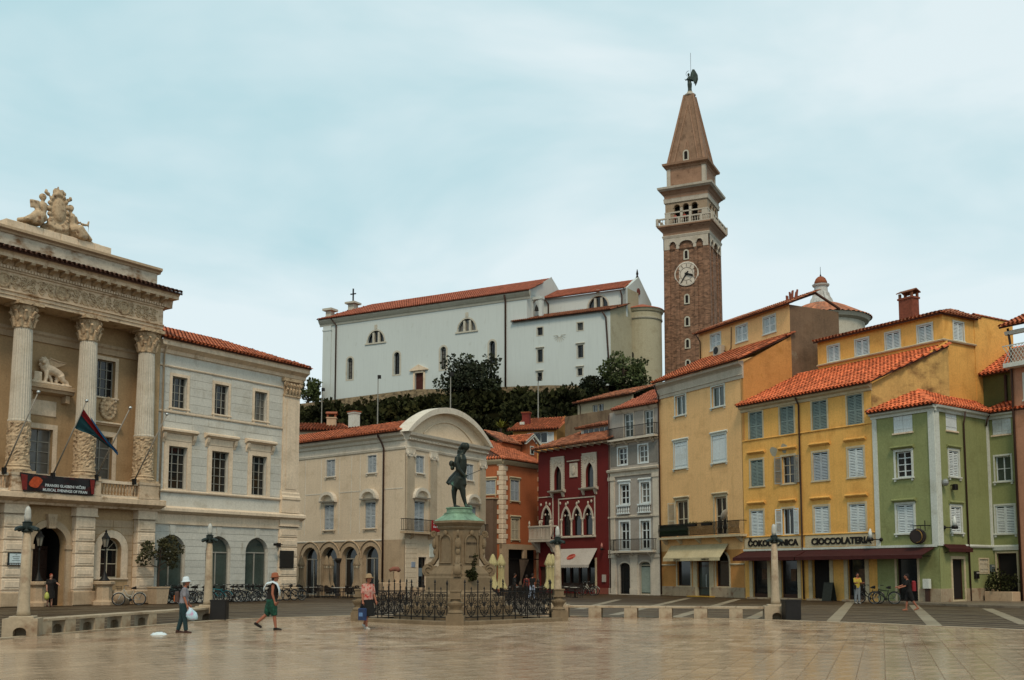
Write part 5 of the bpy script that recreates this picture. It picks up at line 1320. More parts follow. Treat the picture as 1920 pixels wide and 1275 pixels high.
s = MB().box(-6.2, -1.9, .26, .3, .35, 2.9); S_ = part('shop_glass', s, GLASS, RD)
f = MB()
for x in (-6.2, -5.2, -4.1, -3.0, -2.0): f.box(x, x+.1, .1, .26, .35, 2.9)
f.box(-6.2, -1.9, .1, .26, .35, .9); part('shop_frame', f, WOOD_BR, S_, RDF)
part('shop_surround', MB().box(-1.9, -1.7, -.04, .05, 0, 3.0).box(-6.4, -6.2, -.04, .05, 0, 3.0), CREAM, RD)
part('plinth', MB().box(-1.7, -.05, -.05, .05, 0, .5), mat('red stone plinth', C('#7d4538'), var=.2), RD)
part('door_panel', MB().box(-9.15, -8.2, .2, .26, .05, 2.3), WOOD_BR, RD)
part('wall_plate', MB().box(-8.05, -7.45, -.03, .01, 2.55, 2.95), WTRIM, RD)
part('meter_box', MB().box(-1.0, -.6, -.1, .02, 1.0, 1.6), mat('meter box', C('#a39a90'), rough=.5), RD)
aw = awning('awning', 'pale awning with red oval logo on the red house', RDF, -6.5, -1.62, -.04, 3.8, -1.0, 2.42, .26, AWN_W, scallop=1)
sl = atan2(3.8-2.42, .96)
q = MB(); LOGO = mat('red logo print', C('#a8382a'), rough=.9, var=.05, bump=0)
for k, rr_ in enumerate((1.0, .55)): q.tube([(.46*rr_*cos(t), .25*rr_*sin(t), 0) for t in [2*pi*i/20 for i in range(21)]], .035, 4)
for x in (-.26, 0, .26): q.tube([(x-.06, -.14, 0), (x+.06, .14, 0)], .03, 4)
q.xf(Matrix.Translation((-4.35, -.52, 3.1)) @ Matrix.Rotation(sl, 4, 'X') @ Matrix.Rotation(.25, 4, 'Z')); part('logo', q, LOGO, aw, RDF)
part('logo_disc', MB().add([tuple(Matrix.Translation((-4.35, -.505, 3.09)) @ Matrix.Rotation(sl, 4, 'X') @ Matrix.Rotation(.25, 4, 'Z') @ Vector((.46*cos(t), .25*sin(t), 0))) for t in [2*pi*i/20 for i in range(20)]], [tuple(range(20))]), mat('logo pink', C('#b87a68'), rough=.9, var=.03, bump=0), aw, RDF)
q = thing('wall_lamp', 'small cone lamp on the red wall beside the white house', 'lamp', RDF.sub(-.75, 0, 0, 3.7), 'cone wall lamps')
part('arm', MB().tube([(0,0,0), (0,-.3,0)], .03, 6), IRON, q); part('holder', MB().lathe([(.1, -.1), (.14, 0), (.1, .08)], 10, 0, -.32), IRON, q); part('glass', MB().lathe([(.11, .08), (.1, .3), (.04, .52)], 10, 0, -.32), mat('red tinted glass', C('#a0685c'), rough=.3), q, None, True)
# ---------------------------------------------------------------- cream hall with the curved pediment
LX = (760-960)/FPX*77
LGF = Fr((LX, 77.0), atan2(1, (-1340-960)/FPX*cos(PITCH))+pi)
LRF = Fr((LX, 77.0), atan2(1, (2081-960)/FPX*cos(PITCH)))
LG = thing('cream_hall', 'cream hall with arched ground floor and curved pediment behind the statue', 'building', LGF)
CRM = mat('cream render', C('#cfbca2'), streak=.2, stain=C('#bda98e'), sthr=.6, var=.06, scale=.4); CRT = mat('pale cornice', C('#cdc3b2'), streak=.2, var=.08)
LA = [(-11.75, -9.9), (-9.43, -7.54), (-6.98, -5.15), (-4.6, -2.8)]
LU = [(-9.0, -7.96, 9.2, 10.5), (-4.16, -3.18, 9.2, 10.5)]; LM = [(-9.15, -8.0, 5.06, 6.98), (-4.36, -3.2, 5.06, 6.98)]
part('wall', wall(MB(), -19, -.05, 4.15, 10.9, [(*r, 0) for r in LU+LM], 0, .2), CRM, LG)
part('arcade_wall', wall(MB(), -19, -.05, 0, 4.15, [(a, b, .05, 3.73, (b-a)/2) for a, b in LA], 0, .45), STONE_D, LG)
for r in LU: window(LG, LGF, r, 'lou', WOOD_B, sur=.1, surm=CRT, sill=.12)
def seg_hood(T, fr, a, b, z, m, w_):
    s = MB(); P, Q = arch_pts(a-.35, b+.35, z, .72), arch_pts(a-.12, b+.12, z, .48)
    for i in range(len(P)-1):
        s.add([(P[i][0],-.35,P[i][1]), (P[i+1][0],-.35,P[i+1][1]), (Q[i+1][0],-.35,Q[i+1][1]), (Q[i][0],-.35,Q[i][1]), (P[i+1][0],.02,P[i+1][1]), (P[i][0],.02,P[i][1]), (Q[i+1][0],.02,Q[i+1][1]), (Q[i][0],.02,Q[i][1])], [(0,1,2,3), (1,0,5,4), (3,2,6,7)])
    s.pyz([(.02,z-.12), (-.3,z-.1), (-.36,z), (.02,z+.02)], a-.36, b+.36); s.box(a, b, -.08, .02, z-.3, z-.1)
    s.add([(x,-.06,zz) for x, zz in Q], [tuple(range(len(Q)))])
    part('hood', s, m, w_, fr)
for r in LM:
    w_ = window(LG, LGF, r, 'lou', WOOD_B, sur=.12, surm=CRM, sill=.14); seg_hood(LG, LGF, r[0], r[1], 7.28, CRT, w_)
for i, (a, b) in enumerate(LA):
    r = (b-a)/2
    window(LG, LGF, (a, b, .05, 3.73), 'cas', WOOD_F, rise=r, nv=1, nh=0, depth=.42, sur=.3, surm=STONE_D, fw=.09, gl=GLASS, name='arched_door')
    part('arch_moulding', MB().tube([(x,-.06,z) for x, z in arch_pts(a-.42, b+.42, 3.73-r, r+.42, 14)], .05, 6), STONE_D, LG)
q = MB().lathe([(.22, 0), (.22, .15), (.15, .2), (.14, 2.5), (.2, 2.55), (.3, 2.75), (.3, 2.85)], 14, -7.26, -.12); part('column', q, mat('dark granite', C('#332e2a'), rough=.4, var=.3, scale=8), LG)
m = MB().pyz([(.02,4.1), (-.04,4.1), (-.06,4.16), (-.04,4.22), (.02,4.22)], -19, -2.5)
for x in (-11.6, -9.6, -7.4, -6.0, -5.0, -2.5): m.box(x-.04, x+.04, -.02, .02, 4.7, 10.6)
m.box(-11.6, -9.4, -.02, .02, 7.85, 7.93); m.box(-7.4, -4.9, -.02, .02, 7.85, 7.93); m.box(-2.5, -.3, -.02, .02, 7.85, 7.93)
part('panel_moulding', m, CRT, LG)
EP = [(.02,10.75), (-.06,10.75), (-.1,10.9), (-.05,10.95), (-.05,11.35), (-.15,11.4), (-.2,11.6), (-.42,11.75), (-.48,11.95), (.02,12.0)]
part('entablature', MB().pyz(EP, -19, 0.0), CRT, LG)
part('entablature', MB().pyz(EP, 0.0, 11.4), CRT, LG, LRF)
tile_plane(LG, LGF, (-19,-.6,12.02), (-.15,-.6,12.02), (-1.75,4.0,13.5), (-19,4.0,13.5), TILE)
pipe(LG, LGF, [(-2.5,-.55,12.0), (-2.5,-.5,11.8), (-2.3,-.3,11.3), (-2.28,-.12,10.9), (-2.28,-.1,.9)], .075)
q = MB().box(-19, 0, .5, 9, 0, 12); 
RU = [(1.28, 2.32, 9.1, 10.36), (8.36, 9.4, 9.1, 10.36)]; RM = [(1.12, 2.42, 4.75, 6.98), (8.5, 9.8, 4.75, 6.98)]
part('front_wall', wall(MB(), 0, 11.3, 0, 10.9, [(*r, 0) for r in RU+RM]+[(1.68, 2.73, .3, 2.9, 0)], 0, .2).quad((11.3,0,0), (11.3,9,0), (11.3,9,12), (11.3,0,12)), CRM, LG, LRF)
for r in RU: window(LG, LRF, r, 'lou', WOOD_B, sur=.1, surm=CRT, sill=.12)
for r in RM:
    w_ = window(LG, LRF, r, 'lou', WOOD_B, sur=.14, surm=CRM); seg_hood(LG, LRF, r[0], r[1], 7.28, CRT, w_)
window(LG, LRF, (1.68, 2.73, .3, 2.9), 'cas', WOOD_BR, nv=0, nh=0, sur=.14, surm=STONE, name='door')
part('door_notice', MB().box(1.9, 2.4, .12, .14, 1.5, 2.1), mat('notice sheet', C('#6f7a80'), var=.1), LG, LRF)
for i in range(11): part('wall_board', MB().pillow(.02, 1.5, -.03, .01, .35+i*.35, .68+i*.35, .012).pillow(2.95, 11.2, -.03, .01, .35+i*.35, .68+i*.35, .012), STONE_D if False else CRM, LG, LRF)
for x0, x1 in ((.05, 1.0), (3.05, 4.0), (10.3, 11.25)):
    q = MB().box(x0, x1, -.1, .02, 4.3, 10.2); P_ = part('pilaster', q, mat('grey pilaster', C('#ab9c86'), streak=.25, var=.08), LG, LRF)
    k = MB().box(x0-.05, x1+.05, -.16, .02, 10.4, 10.75); k.box(x0, x1, -.12, .02, 10.2, 10.4)
    for x, sg in ((x0+.1, 1), (x1-.1, -1)): k.tube([(x+dx*sg, -.16, 10.36+dz) for dx, dz in spiral(0, 0, .2, .03, 1.5, pi/2, 16)], .05, 5)
    part('ionic_capital', k, CRT, P_, LRF)
# segmental pediment
a, b, zc = .0, 11.4, 12.0
def seg_arc(a, b, z, rise, n=24):
    c = (a+b)/2; h = (b-a)/2; R_ = (h*h+rise*rise)/(2*rise); th = math.asin(h/R_)
    return [(c+R_*sin(-th+2*th*i/n), z+rise-R_+R_*cos(-th+2*th*i/n)) for i in range(n+1)]
P = seg_arc(a-.45, b+.45, zc-.05, 2.45); Q = seg_arc(a+.05, b-.05, zc, 1.95)
s = MB()
for i in range(24):
    s.add([(P[i][0],-.5,P[i][1]), (P[i+1][0],-.5,P[i+1][1]), (Q[i+1][0],-.5,Q[i+1][1]), (Q[i][0],-.5,Q[i][1]), (P[i+1][0],.5,P[i+1][1]), (P[i][0],.5,P[i][1]), (Q[i+1][0],.02,Q[i+1][1]), (Q[i][0],.02,Q[i][1])], [(0,1,2,3), (1,0,5,4), (3,2,6,7)])
part('pediment_cornice', s, CRT, LG, LRF)
part('pediment', MB().pxz(Q, -.02, .5), CRM, LG, LRF)
Q2 = seg_arc(a+2.2, b-2.2, zc+.1, 1.2); part('pediment_moulding', MB().tube([(x,-.05,z) for x, z in Q2], .05, 6), CRM, LG, LRF)
s = MB()
for i in range(24): s.quad((P[i][0],.45,P[i][1]), (P[i+1][0],.45,P[i+1][1]), (P[i+1][0],.75,P[i+1][1]-.1), (P[i][0],.75,P[i][1]-.1))
part('vault_roof', s, CRT, LG, LRF)
tile_plane(LG, LRF, (11.9,.8,12.0), (11.9,10,12.0), (6,10,13.5), (6,.9,13.5), TILE, name='side_roof')
dn = MB(); x = .1
while x < 11.3: dn.box(x, x+.09, -.3, -.16, 11.42, 11.56); x += .2
part('dentils', dn, CRT, LG, LRF, kind='stuff')
iron_balcony(LG, LRF, -.6, 4.2, 4.72, .92, .5, STONE_D, 30, brk=(.6, 3.0)); iron_balcony(LG, LRF, 8.0, 11.0, 4.72, .92, .5, STONE_D, 20, brk=(8.6, 10.2))
rb = tag(part('banner', MB().box(2.6, 4.15, -.56, -.53, 4.8, 5.62), mat('red banner cloth', C('#8d1c1f'), rough=.9, var=.06), None, LRF), 'red banner with white writing on the cream hall balcony', 'banner')
q = MB()
for z, L_ in ((5.35, .5), (5.08, .7)):
    for i in range(4): q.box(2.85+i*L_/3.2, 2.85+i*L_/3.2+.11, -.57, -.561, z, z+.15-.05*(i % 2))
part('writing', q, WOOD_W, rb, LRF)
part('wall_plaque', MB().pillow(3.1, 4.1, -.08, 0, 2.9, 3.9, .03), WTRIM, LG, LRF); part('house_number', MB().pillow(.75, 1.25, -.06, 0, 2.15, 2.55, .01), mat('blue grey plate', C('#8791a0'), var=.1), LG, LRF)
ch = LGF.px(683, 785, 5.5); chimney(LG, LGF, ch[0], 4.4, 12.6, ch[1]+.4, .75, .6, WTRIM, 'slab', TILE)
# low red tiled house behind the cream hall
b0 = at_depth(565, 803, 97); BHF = Fr((b0.x, b0.y), 0.05)
BH = thing('tiled_house', 'low house with orange roof and capped chimney behind the cream hall', 'house', BHF)
part('wall', MB().box(-4, 5.2, 0, 6, 5, b0.z-.2), CRM, BH); z = b0.z-.2
tile_plane(BH, BHF, (-4.3,-.4,z), (4.6,-.4,z), (3.4,3,z+1.0), (-4,3,z+1.0), TILE); tile_plane(BH, BHF, (4.6,-.4,z), (5.4,6,z), (3.4,5,z+1.0), (3.4,3,z+1.0), TILE, name='side_roof')
c_ = BHF.px(622, 785, 2); chimney(BH, BHF, c_[0], 2, z, c_[1]+.1, .85, .7, STONE_D, 'gable', TILE)
# ---------------------------------------------------------------- orange house with quoins
OX = (942-960)/FPX*95
ORF = Fr((OX, 95.0), atan2(1, (2322-960)/FPX)); OLF = Fr((OX, 95.0), atan2(1, (-2500-960)/FPX)+pi)
OH = thing('orange_house', 'orange house with stone quoin corner and hipped roof left of the red house', 'house', ORF)
ORA = mat('burnt orange render', C('#a85f3a'), streak=.2, stain=C('#985433'), sthr=.6, var=.1, scale=.5)
ro = [(1.28, 2.67, 8.25, 10.13), (1.41, 2.66, 4.76, 6.62)]
part('wall', wall(MB(), 0, 6.6, 4.3, 11.8, [(*r, 0) for r in ro], 0, .2).quad((6.6,0,0), (6.6,7,0), (6.6,7,11.8), (6.6,0,11.8)), ORA, OH)
part('left_wall', wall(MB(), -6, 0, 0, 11.8, [(-1.78, -.73, 8.77, 10.04, 0)], 0, .2), ORA, OH, OLF)
for r in ro: window(OH, ORF, r, 'lou', WOOD_B if r[2] > 7 else WOOD_C, sur=.1, surm=CREAM, sill=.1, hood=.12)
window(OH, OLF, (-1.78, -.73, 8.77, 10.04), 'lou', WOOD_B, sur=.1, surm=CREAM, sill=.1, hood=.12)
for i in range(17):
    l_ = .78 if i % 2 else .52; z = 4.35+i*.435
    q = MB().pillow(-.02, l_, -.07, .05, z, z+.41, .03); part('quoin', q, STONE, OH, ORF)
    q = MB().pillow(-(1.3-l_)*.7, 0.02, -.07, .05, z, z+.41, .03); part('quoin', q, STONE, OH, OLF)
for i in range(16): part('quoin', MB().pillow(6.0-(.25 if i % 2 else 0), 6.62, -.07, .05, 4.3+i*.46, 4.72+i*.46, .03), STONE_D, OH, ORF)
part('cornice', MB().pyz([(.02,11.4), (-.12,11.45), (-.3,11.7), (-.35,11.85), (.02,11.9)], -.1, 6.7), CREAM, OH, ORF); part('cornice', MB().pyz([(.02,11.4), (-.12,11.45), (-.3,11.7), (-.35,11.85), (.02,11.9)], -6, .1), CREAM, OH, OLF)
w = MB().box(-.05, .9, -.05, .3, 0, 4.3); w.box(3.4, 3.9, -.03, .2, 3.0, 4.3); w.box(6.0, 6.6, -.05, .3, 0, 4.3); w.box(-.05, 6.6, -.02, .25, 3.85, 4.32); part('shopfront', w, STONE_D, OH, ORF)
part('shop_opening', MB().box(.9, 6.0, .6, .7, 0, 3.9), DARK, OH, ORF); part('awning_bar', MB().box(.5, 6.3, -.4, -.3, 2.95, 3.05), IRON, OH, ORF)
J = ORF.I @ OLF.M
apx = ORF.I @ at_depth(921, 826, 99.5); ap2 = ORF.I @ at_depth(975, 835, 103)
e1, e0, e2 = (-.15,-.4,11.9), tuple(J @ Vector((-6,-.4,11.9))), (6.8,-.4,11.9)
tile_plane(OH, ORF, e1, e2, (6.0,4.2,14.1), (1.0,4.2,14.1), TILE); tile_plane(OH, ORF, e0, e1, (1.0,4.2,14.1), tuple(J @ Vector((-6,4,14.1))), TILE, name='left_roof'); ridge(OH, ORF, e1, (1.0,4.2,14.15), .13)
BA = thing('brown_annex', 'plain brown side wall between the cream hall and the orange house', 'building', OLF.sub(-3.6, -.8)); part('wall', MB().box(0, 3.1, 0, .7, 0, 8.3), mat('brown annex render', C('#6b5646'), var=.12, streak=.2), BA); part('coping', MB().box(-.1, 3.2, -.08, .78, 8.3, 8.42), STONE_D, BA)
# small gabled dormer with white bargeboard
dz = ORF.px(997, 843, 2.6); DF = ORF.sub(dz[0], 2.6)
dm = MB().box(-1.0, 1.0, 0, 3, dz[1]-1.2, dz[1]+.55); dm.pxz([(-1.0,dz[1]+.55), (1.0,dz[1]+.55), (0,dz[1]+1.15)], 0, 3); D_ = part('dormer', dm, ORA, OH, DF)
part('dormer_bargeboard', MB().pxz([(-1.35,dz[1]+.4), (0,dz[1]+1.25), (1.35,dz[1]+.4), (1.35,dz[1]+.7), (0,dz[1]+1.55), (-1.35,dz[1]+.7)], -.3, -.05), WTRIM, D_, DF)
part('dormer_window', MB().box(-.32, .32, -.06, .0, dz[1]-.5, dz[1]+.35), WTRIM, D_, DF); part('dormer_pane', MB().box(-.22, .22, -.08, -.05, dz[1]-.4, dz[1]+.25), GLASS, D_, DF)
tile_plane(OH, DF, (-1.4,-.3,dz[1]+.62), (-1.4,3.4,dz[1]+.62), (0,3.4,dz[1]+1.5), (0,-.3,dz[1]+1.5), TILE, name='dormer_roof')
tile_plane(OH, DF, (-4.6,.3,dz[1]+.35), (-1.2,.3,dz[1]+.35), (-1.2,2.6,dz[1]+1.5), (-4.0,2.6,dz[1]+1.5), TILE_O, name='lower_roof')
part('lower_wall', MB().box(-4.4, -1.2, .5, 3, dz[1]-1.6, dz[1]+.3), ORA, OH, DF)
# yellow house behind with red chimney
c0 = at_depth(965, 808, 112); CF = Fr((c0.x, c0.y), radians(-18))
YB = thing('ochre_house', 'ochre house on the slope with tiled roof and red brick chimney', 'house', CF)
zc_ = c0.z; r = CF.rect(1001, 808, 1026, 826)
part('wall', wall(MB(), -.2, 4.6, zc_-9, zc_, [(r[0], r[1], zc_-1.4, zc_-.3, 0)], 0, .2).box(-.2, 4.6, .25, 5, zc_-9, zc_-.02), OCHRE, YB)
window(YB, CF, (r[0], r[1], zc_-1.4, zc_-.3), 'open', WOOD_W, sur=.06, surm=WTRIM, nv=1, nh=0)
part('gable_wall', MB().add([(4.6,0,zc_-9), (4.6,6,zc_-9), (4.6,6,zc_+1.8), (4.6,3.2,zc_+1.9), (4.6,0,zc_)], [(0,1,2,3,4)]), OCHRE, YB)
tile_plane(YB, CF, (-.8,-.5,zc_), (4.9,-.5,zc_), (4.9,3.4,zc_+1.6), (-.2,3.4,zc_+1.6), TILE)
cc_ = CF.px(987, 785, 1.6); chimney(YB, CF, cc_[0], 1.6, zc_+.4, cc_[1]+.6, .8, .6, mat('red chimney', C('#6b2a22'), var=.25, scale=4), 'slab', TILE)
part('vent', MB().box(cc_[0]-.6, cc_[0]-.1, 1.1, 1.3, cc_[1]-.7, cc_[1]-.4), WTRIM, YB)
# garden wall in brown render and beige house above
g0 = at_depth(1062, 800, 106); g1 = at_depth(1158, 790, 101)
GWF = Fr((g0.x, g0.y), atan2(g1.y-g0.y, g1.x-g0.x)); L_ = hypot(g1.x-g0.x, g1.y-g0.y); zt = GWF.px(1063, 781)[1]; zt2 = GWF.px(1155, 765)[1]
gw = tag(part('garden_wall', MB().pxz([(-.2,8), (L_+2,8), (L_+2,zt2), (-.2,zt)], 0, .5), mat('brown wall render', C('#75624c'), stain=C('#5b4a38'), sthr=.5, streak=.3, var=.2), None, GWF), 'bare brown wall on the slope above the red house roof', 'wall')
e0 = at_depth(1083, 757, 122); e1 = at_depth(1175, 733, 116); EF = Fr((e0.x, e0.y), atan2(e1.y-e0.y, e1.x-e0.x)); L_ = hypot(e1.x-e0.x, e1.y-e0.y)
BE = thing('beige_house', 'beige house with old tiled roof below the church wall', 'house', EF)
z = EF.px(1090, 757)[1]; z2 = EF.px(1160, 742)[1]; z = (z+z2)/2
r = EF.rect(1111, 763, 1132, 775)
part('wall', wall(MB(), 0, L_+1, z-8, z, [(r[0], (r[0]+r[1])/2-.08, z-1.3, z-.5, 0), ((r[0]+r[1])/2+.08, r[1], z-1.3, z-.5, 0)], 0, .2).quad((0,0,z-8), (0,0,z), (0,5,z), (0,5,z-8)), mat('beige render', C('#a3967c'), streak=.3, var=.12), BE)
window(BE, EF, (r[0], (r[0]+r[1])/2-.08, z-1.3, z-.5), 'cas', WOOD_W, nv=1, nh=0); window(BE, EF, ((r[0]+r[1])/2+.08, r[1], z-1.3, z-.5), 'cas', WOOD_W, nv=1, nh=0)
tile_plane(BE, EF, (-.4,-.5,z), (L_+1,-.5,z), (L_+.5,4,z+1.5), (1.8,4,z+1.5), TILE_O)
pipe(BE, EF, [(.5,-.3,z-.05), (.5,-.08,z-.4), (.5,-.08,z-5)], .05)
# ---------------------------------------------------------------- hill
CX = (950-960)/FPX*152
CHF = Fr((CX, 152.0), atan2(1, (-2740-960)/FPX*cos(PITCH))+pi)
def sstep(t): t = max(0, min(1, t)); return t*t*(3-2*t)
def hill_z(s, y):
    z = (24.4 if s < 6 else 23.2)*sstep((y+52)/47.5) if y < -4.3 else 27.2
    if s > 17: z -= .9*min(1, (s-17)/4)
    return z-.3+.35*sin(s*.31+y*.2)*sstep((y+50)/10)*(1 if y < -7 else .0)
hm = MB(); NX, NY = 56, 44
for j in range(NY+1):
    for i in range(NX+1):
        s = -130+300*i/NX; y = -58+53.6*j/34 if j <= 34 else (-4.1, 0, 6, 12, 20, 30, 42, 54, 66, 70)[j-35]
        hm.v.append((s, y, hill_z(s, y)))
hm.f = [(j*(NX+1)+i, j*(NX+1)+i+1, (j+1)*(NX+1)+i+1, (j+1)*(NX+1)+i) for j in range(NY) for i in range(NX)]
structure(part('hill', hm, mat('scrub earth', C('#15140a'), var=.35, scale=.6, bump=.5, bscale=3, spec=0.0, rough=1), None, CHF))
# ---------------------------------------------------------------- church
CHW = mat('whitewashed church wall', C('#bdc4c0'), streak=.18, stain=C('#adb3ac'), sthr=.6, var=.035, scale=.15, bump=.25, bscale=4)
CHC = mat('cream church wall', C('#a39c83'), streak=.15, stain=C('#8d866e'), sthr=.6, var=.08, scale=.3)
CHT = mat('church trim', C('#b5b0a0'), streak=.2, var=.06)
CH_ = thing('church', 'long white hilltop church with thermal windows, lean-to sacristy and round apse', 'church', CHF)
NWn = [(-28.67, -27.64), (-19.78, -18.73), (-11.34, -10.35), (-2.93, -1.94)]; LUN = [(-24.83, -21.66), (-8.29, -5.22)]
op = [(a, b, 32.0, 35.45, .5) for a, b in NWn] + [(a, b, 37.36, 39.25, 1.56) for a, b in LUN] + [(-15.87, -14.32, 28.4, 31.85, 0)]
w = wall(MB(), -33.5, 3.3, 25, 41.2, op, 0, .5); w.quad((3.3,0,36), (3.3,16,36), (3.3,16,42), (3.3,0,42)); w.add([(3.3,-.3,41.9), (3.3,16,41.9), (3.3,8,46.2)], [(0,1,2)]); w.quad((-33.5,0,25), (-33.5,0,41.2), (-33.5,16,41.2), (-33.5,16,25))
part('nave_wall', w, CHW, CH_)
for a, b in NWn: window(CH_, CHF, (a, b, 32.0, 35.45), 'cas', IRON, rise=.5, nv=1, nh=4, depth=.45, sur=.28, surm=CHT, fw=.07)
def lunette(fr, a, b, z0, z1, y=0.0):
    r = (b-a)/2; window(CH_, fr, (a, b, z0, z1), 'cas', IRON, rise=z1-z0-.06, nv=0, nh=0, depth=.4, y=y, sur=.22, surm=CHT, fw=.06, name='thermal_window')
    for x in (a+(b-a)*.34, a+(b-a)*.66): part('mullion', MB().box(x-.17, x+.17, y+.05, y+.42, z0, z1-.1-(.15 if True else 0)), CHT, CH_, fr)
    part('sill', MB().box(a-.4, b+.4, y-.15, y+.1, z0-.22, z0), CHT, CH_, fr); part('keystone', MB().box((a+b)/2-.25, (a+b)/2+.25, y-.06, y+.02, z1+.25, z1+.95), CHT, CH_, fr)
for a, b in LUN: lunette(CHF, a, b, 37.36, 39.25)
part('door', MB().box(-15.87, -14.32, .3, .4, 28.4, 31.85), mat('red brown door', C('#442019'), var=.2, scale=3), CH_)
q = MB().box(-16.15, -15.87, -.12, .1, 28.3, 32.1); q.box(-14.32, -14.04, -.12, .1, 28.3, 32.1); q.box(-16.15, -14.04, -.12, .1, 31.85, 32.15)
q.pxz([(-16.7,32.2), (-13.5,32.2), (-13.5,32.35), (-15.1,33.1), (-16.7,32.35)], -.35, .02); part('door_pediment', q, STONE, CH_)
part('cornice', MB().pyz([(.02,41.0), (-.1,41.0), (-.15,41.3), (-.3,41.45), (-.55,41.8), (-.6,42.05), (.02,42.15)], -34.2, 3.9), CHT, CH_)
part('corner_pilaster', MB().box(-33.52, -31.9, -.15, .05, 25, 41.0).box(-33.6, -31.8, -.22, .05, 40.2, 40.45), CHW, CH_)
tile_plane(CH_, CHF, (-34.2,-.75,42.1), (4.0,-.75,42.1), (3.0,8,45.9), (-30.2,8,45.9), TILE_F, pitch=.34, row=.55)
tile_plane(CH_, CHF, (-34.2,16.5,42.1), (-34.2,-.75,42.1), (-30.2,8,45.9), (-30.2,8,45.9), TILE_F, pitch=.34, row=.55, name='hip_roof')
pipe(CH_, CHF, [(-31.6,-.6,42), (-30.9,-.15,40.9), (-30.9,-.12,27.6)], .12); pipe(CH_, CHF, [(-.1,-.6,41.9), (-.15,-.15,41), (-.15,-.12,28)], .14)
q = MB().box(-.45, .45, -.45, .45, 0, .9); q.box(-.8, .8, -.8, .8, .9, 1.15)
part('corner_pinnacle', MB().box(-33.3, -32.3, .2, 1.2, 42, 43.6).box(-33.7, -31.9, -.2, 1.6, 43.6, 43.95), CHT, CH_)
cx_, cz_ = CHF.px(662, 572, 8)
q = MB().box(cx_-.6, cx_+.6, 7.4, 8.6, 45.4, 46.5); q.box(cx_-1, cx_+1, 7, 9, 46.5, 46.8); P_ = part('cross_pedestal', q, CHT, CH_)
part('cross', MB().box(cx_-.09, cx_+.09, 7.9, 8.1, 46.8, 49.2).box(cx_-.55, cx_+.55, 7.92, 8.08, 48.2, 48.38), IRON, P_, CHF)
# sacristy and choir
SA = [(5.0, 5.86, 35.43, 36.56), (5.0, 5.86, 31.55, 33.38), (5.0, 5.75, 29.05, 30.05), (11.3, 12.17, 35.46, 36.53), (11.3, 12.17, 31.57, 33.35), (11.27, 12.04, 29.06, 30.09)]
w = wall(MB(), .9, 16.3, 25, 37.75, [(*r, 0) for r in SA], -.05, .4); part('sacristy_wall', w, CHW, CH_)
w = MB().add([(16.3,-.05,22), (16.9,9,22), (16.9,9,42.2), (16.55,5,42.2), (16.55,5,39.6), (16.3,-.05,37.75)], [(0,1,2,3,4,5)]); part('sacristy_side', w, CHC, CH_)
for i, r in enumerate(SA): window(CH_, CHF, r, 'cas', IRON, nv=2, nh=3, depth=.35, y=-.05, sur=.14, surm=CHT, hood=.2 if i not in (0, 3) else 0, fw=.05)
q = MB(); sd = CHF.rect(1041, 626, 1059, 646); cxx, czz = 8.55, 35.1
for i in range(9):
    t = pi+pi*i/8; q.tube([(cxx+.25*cos(t),-.09,czz+.25*sin(t)), (cxx+.95*cos(t),-.09,czz+1.0*sin(t))], .03, 4)
part('sundial', q, CHT, CH_)
tile_plane(CH_, CHF, (.9,-.5,37.8), (16.6,-.5,37.8), (16.9,5,39.65), (.9,5,39.65), TILE_O, pitch=.34, row=.55, name='sacristy_roof')
w = wall(MB(), 2.5, 16.6, 39, 42.0, [(10.71, 13.8, 39.75, 41.45, 1.5)], 5, .4); part('clerestory_wall', w, CHW, CH_); lunette(CHF, 10.71, 13.8, 39.75, 41.45, 5)
part('choir_gable', MB().add([(16.6,5,38), (16.6,15,38), (16.6,15,42), (16.6,10,44.9), (16.6,5,42.0), (16.1,5,38), (16.1,15,38), (16.1,15,42), (16.1,10,44.9), (16.1,5,42.0)], [(0,1,2,3,4), (9,8,7,6,5), (4,3,8,9), (3,2,7,8), (0,4,9,5)]), CHW, CH_)
q = MB().lathe([(.5, 0), (.5, .15)], 16); q.xf(CHF.I.to_4x4()*0+Matrix.Translation((16.62, 9.6, 42.6)) @ Matrix.Rotation(pi/2, 4, 'Y')); part('oculus', q, mat('red oculus', C('#6b352c')), CH_)
tile_plane(CH_, CHF, (2.3,4.5,42.0), (16.3,4.5,42.0), (16.1,10,44.5), (2.3,10,44.5), TILE_F, pitch=.34, row=.55, name='choir_roof')
part('finial', MB().lathe([(.25, 44.8), (.12, 45.2), (.2, 45.4), (.04, 46.1)], 8, 16.35, 10), IRON, CH_)
pipe(CH_, CHF, [(15.9,4.5,41.8), (16.0,4.9,41), (16.0,4.9,39.2)], .11); pipe(CH_, CHF, [(4.0,4.5,41.8), (4.3,4.9,41.2), (4.3,4.9,39.4)], .11); pipe(CH_, CHF, [(15.3,-.5,37.6), (15.7,-.2,36.8), (15.9,-.15,33), (16.25,-.15,27)], .12)
AP = [(2.8, 22), (2.8, 38.0), (2.95, 38.05), (2.85, 38.3), (2.85, 39.0), (3.0, 39.1), (3.15, 39.5)]
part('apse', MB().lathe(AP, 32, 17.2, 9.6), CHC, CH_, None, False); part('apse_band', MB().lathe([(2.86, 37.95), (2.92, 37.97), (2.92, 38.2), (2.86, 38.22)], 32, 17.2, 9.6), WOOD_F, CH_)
part('apse_roof', MB().lathe([(3.25, 39.5), (3.1, 39.65), (.6, 40.5), (.3, 40.5)], 32, 17.2, 9.6), TILE_F, CH_)
aw_ = CHF.I @ at_depth(1187, 665, 150); q = MB().box(-.42, .42, 0, .3, 0, 1.6).pxz(arch_pts(-.42, .42, 1.6, .42), 0, .3)
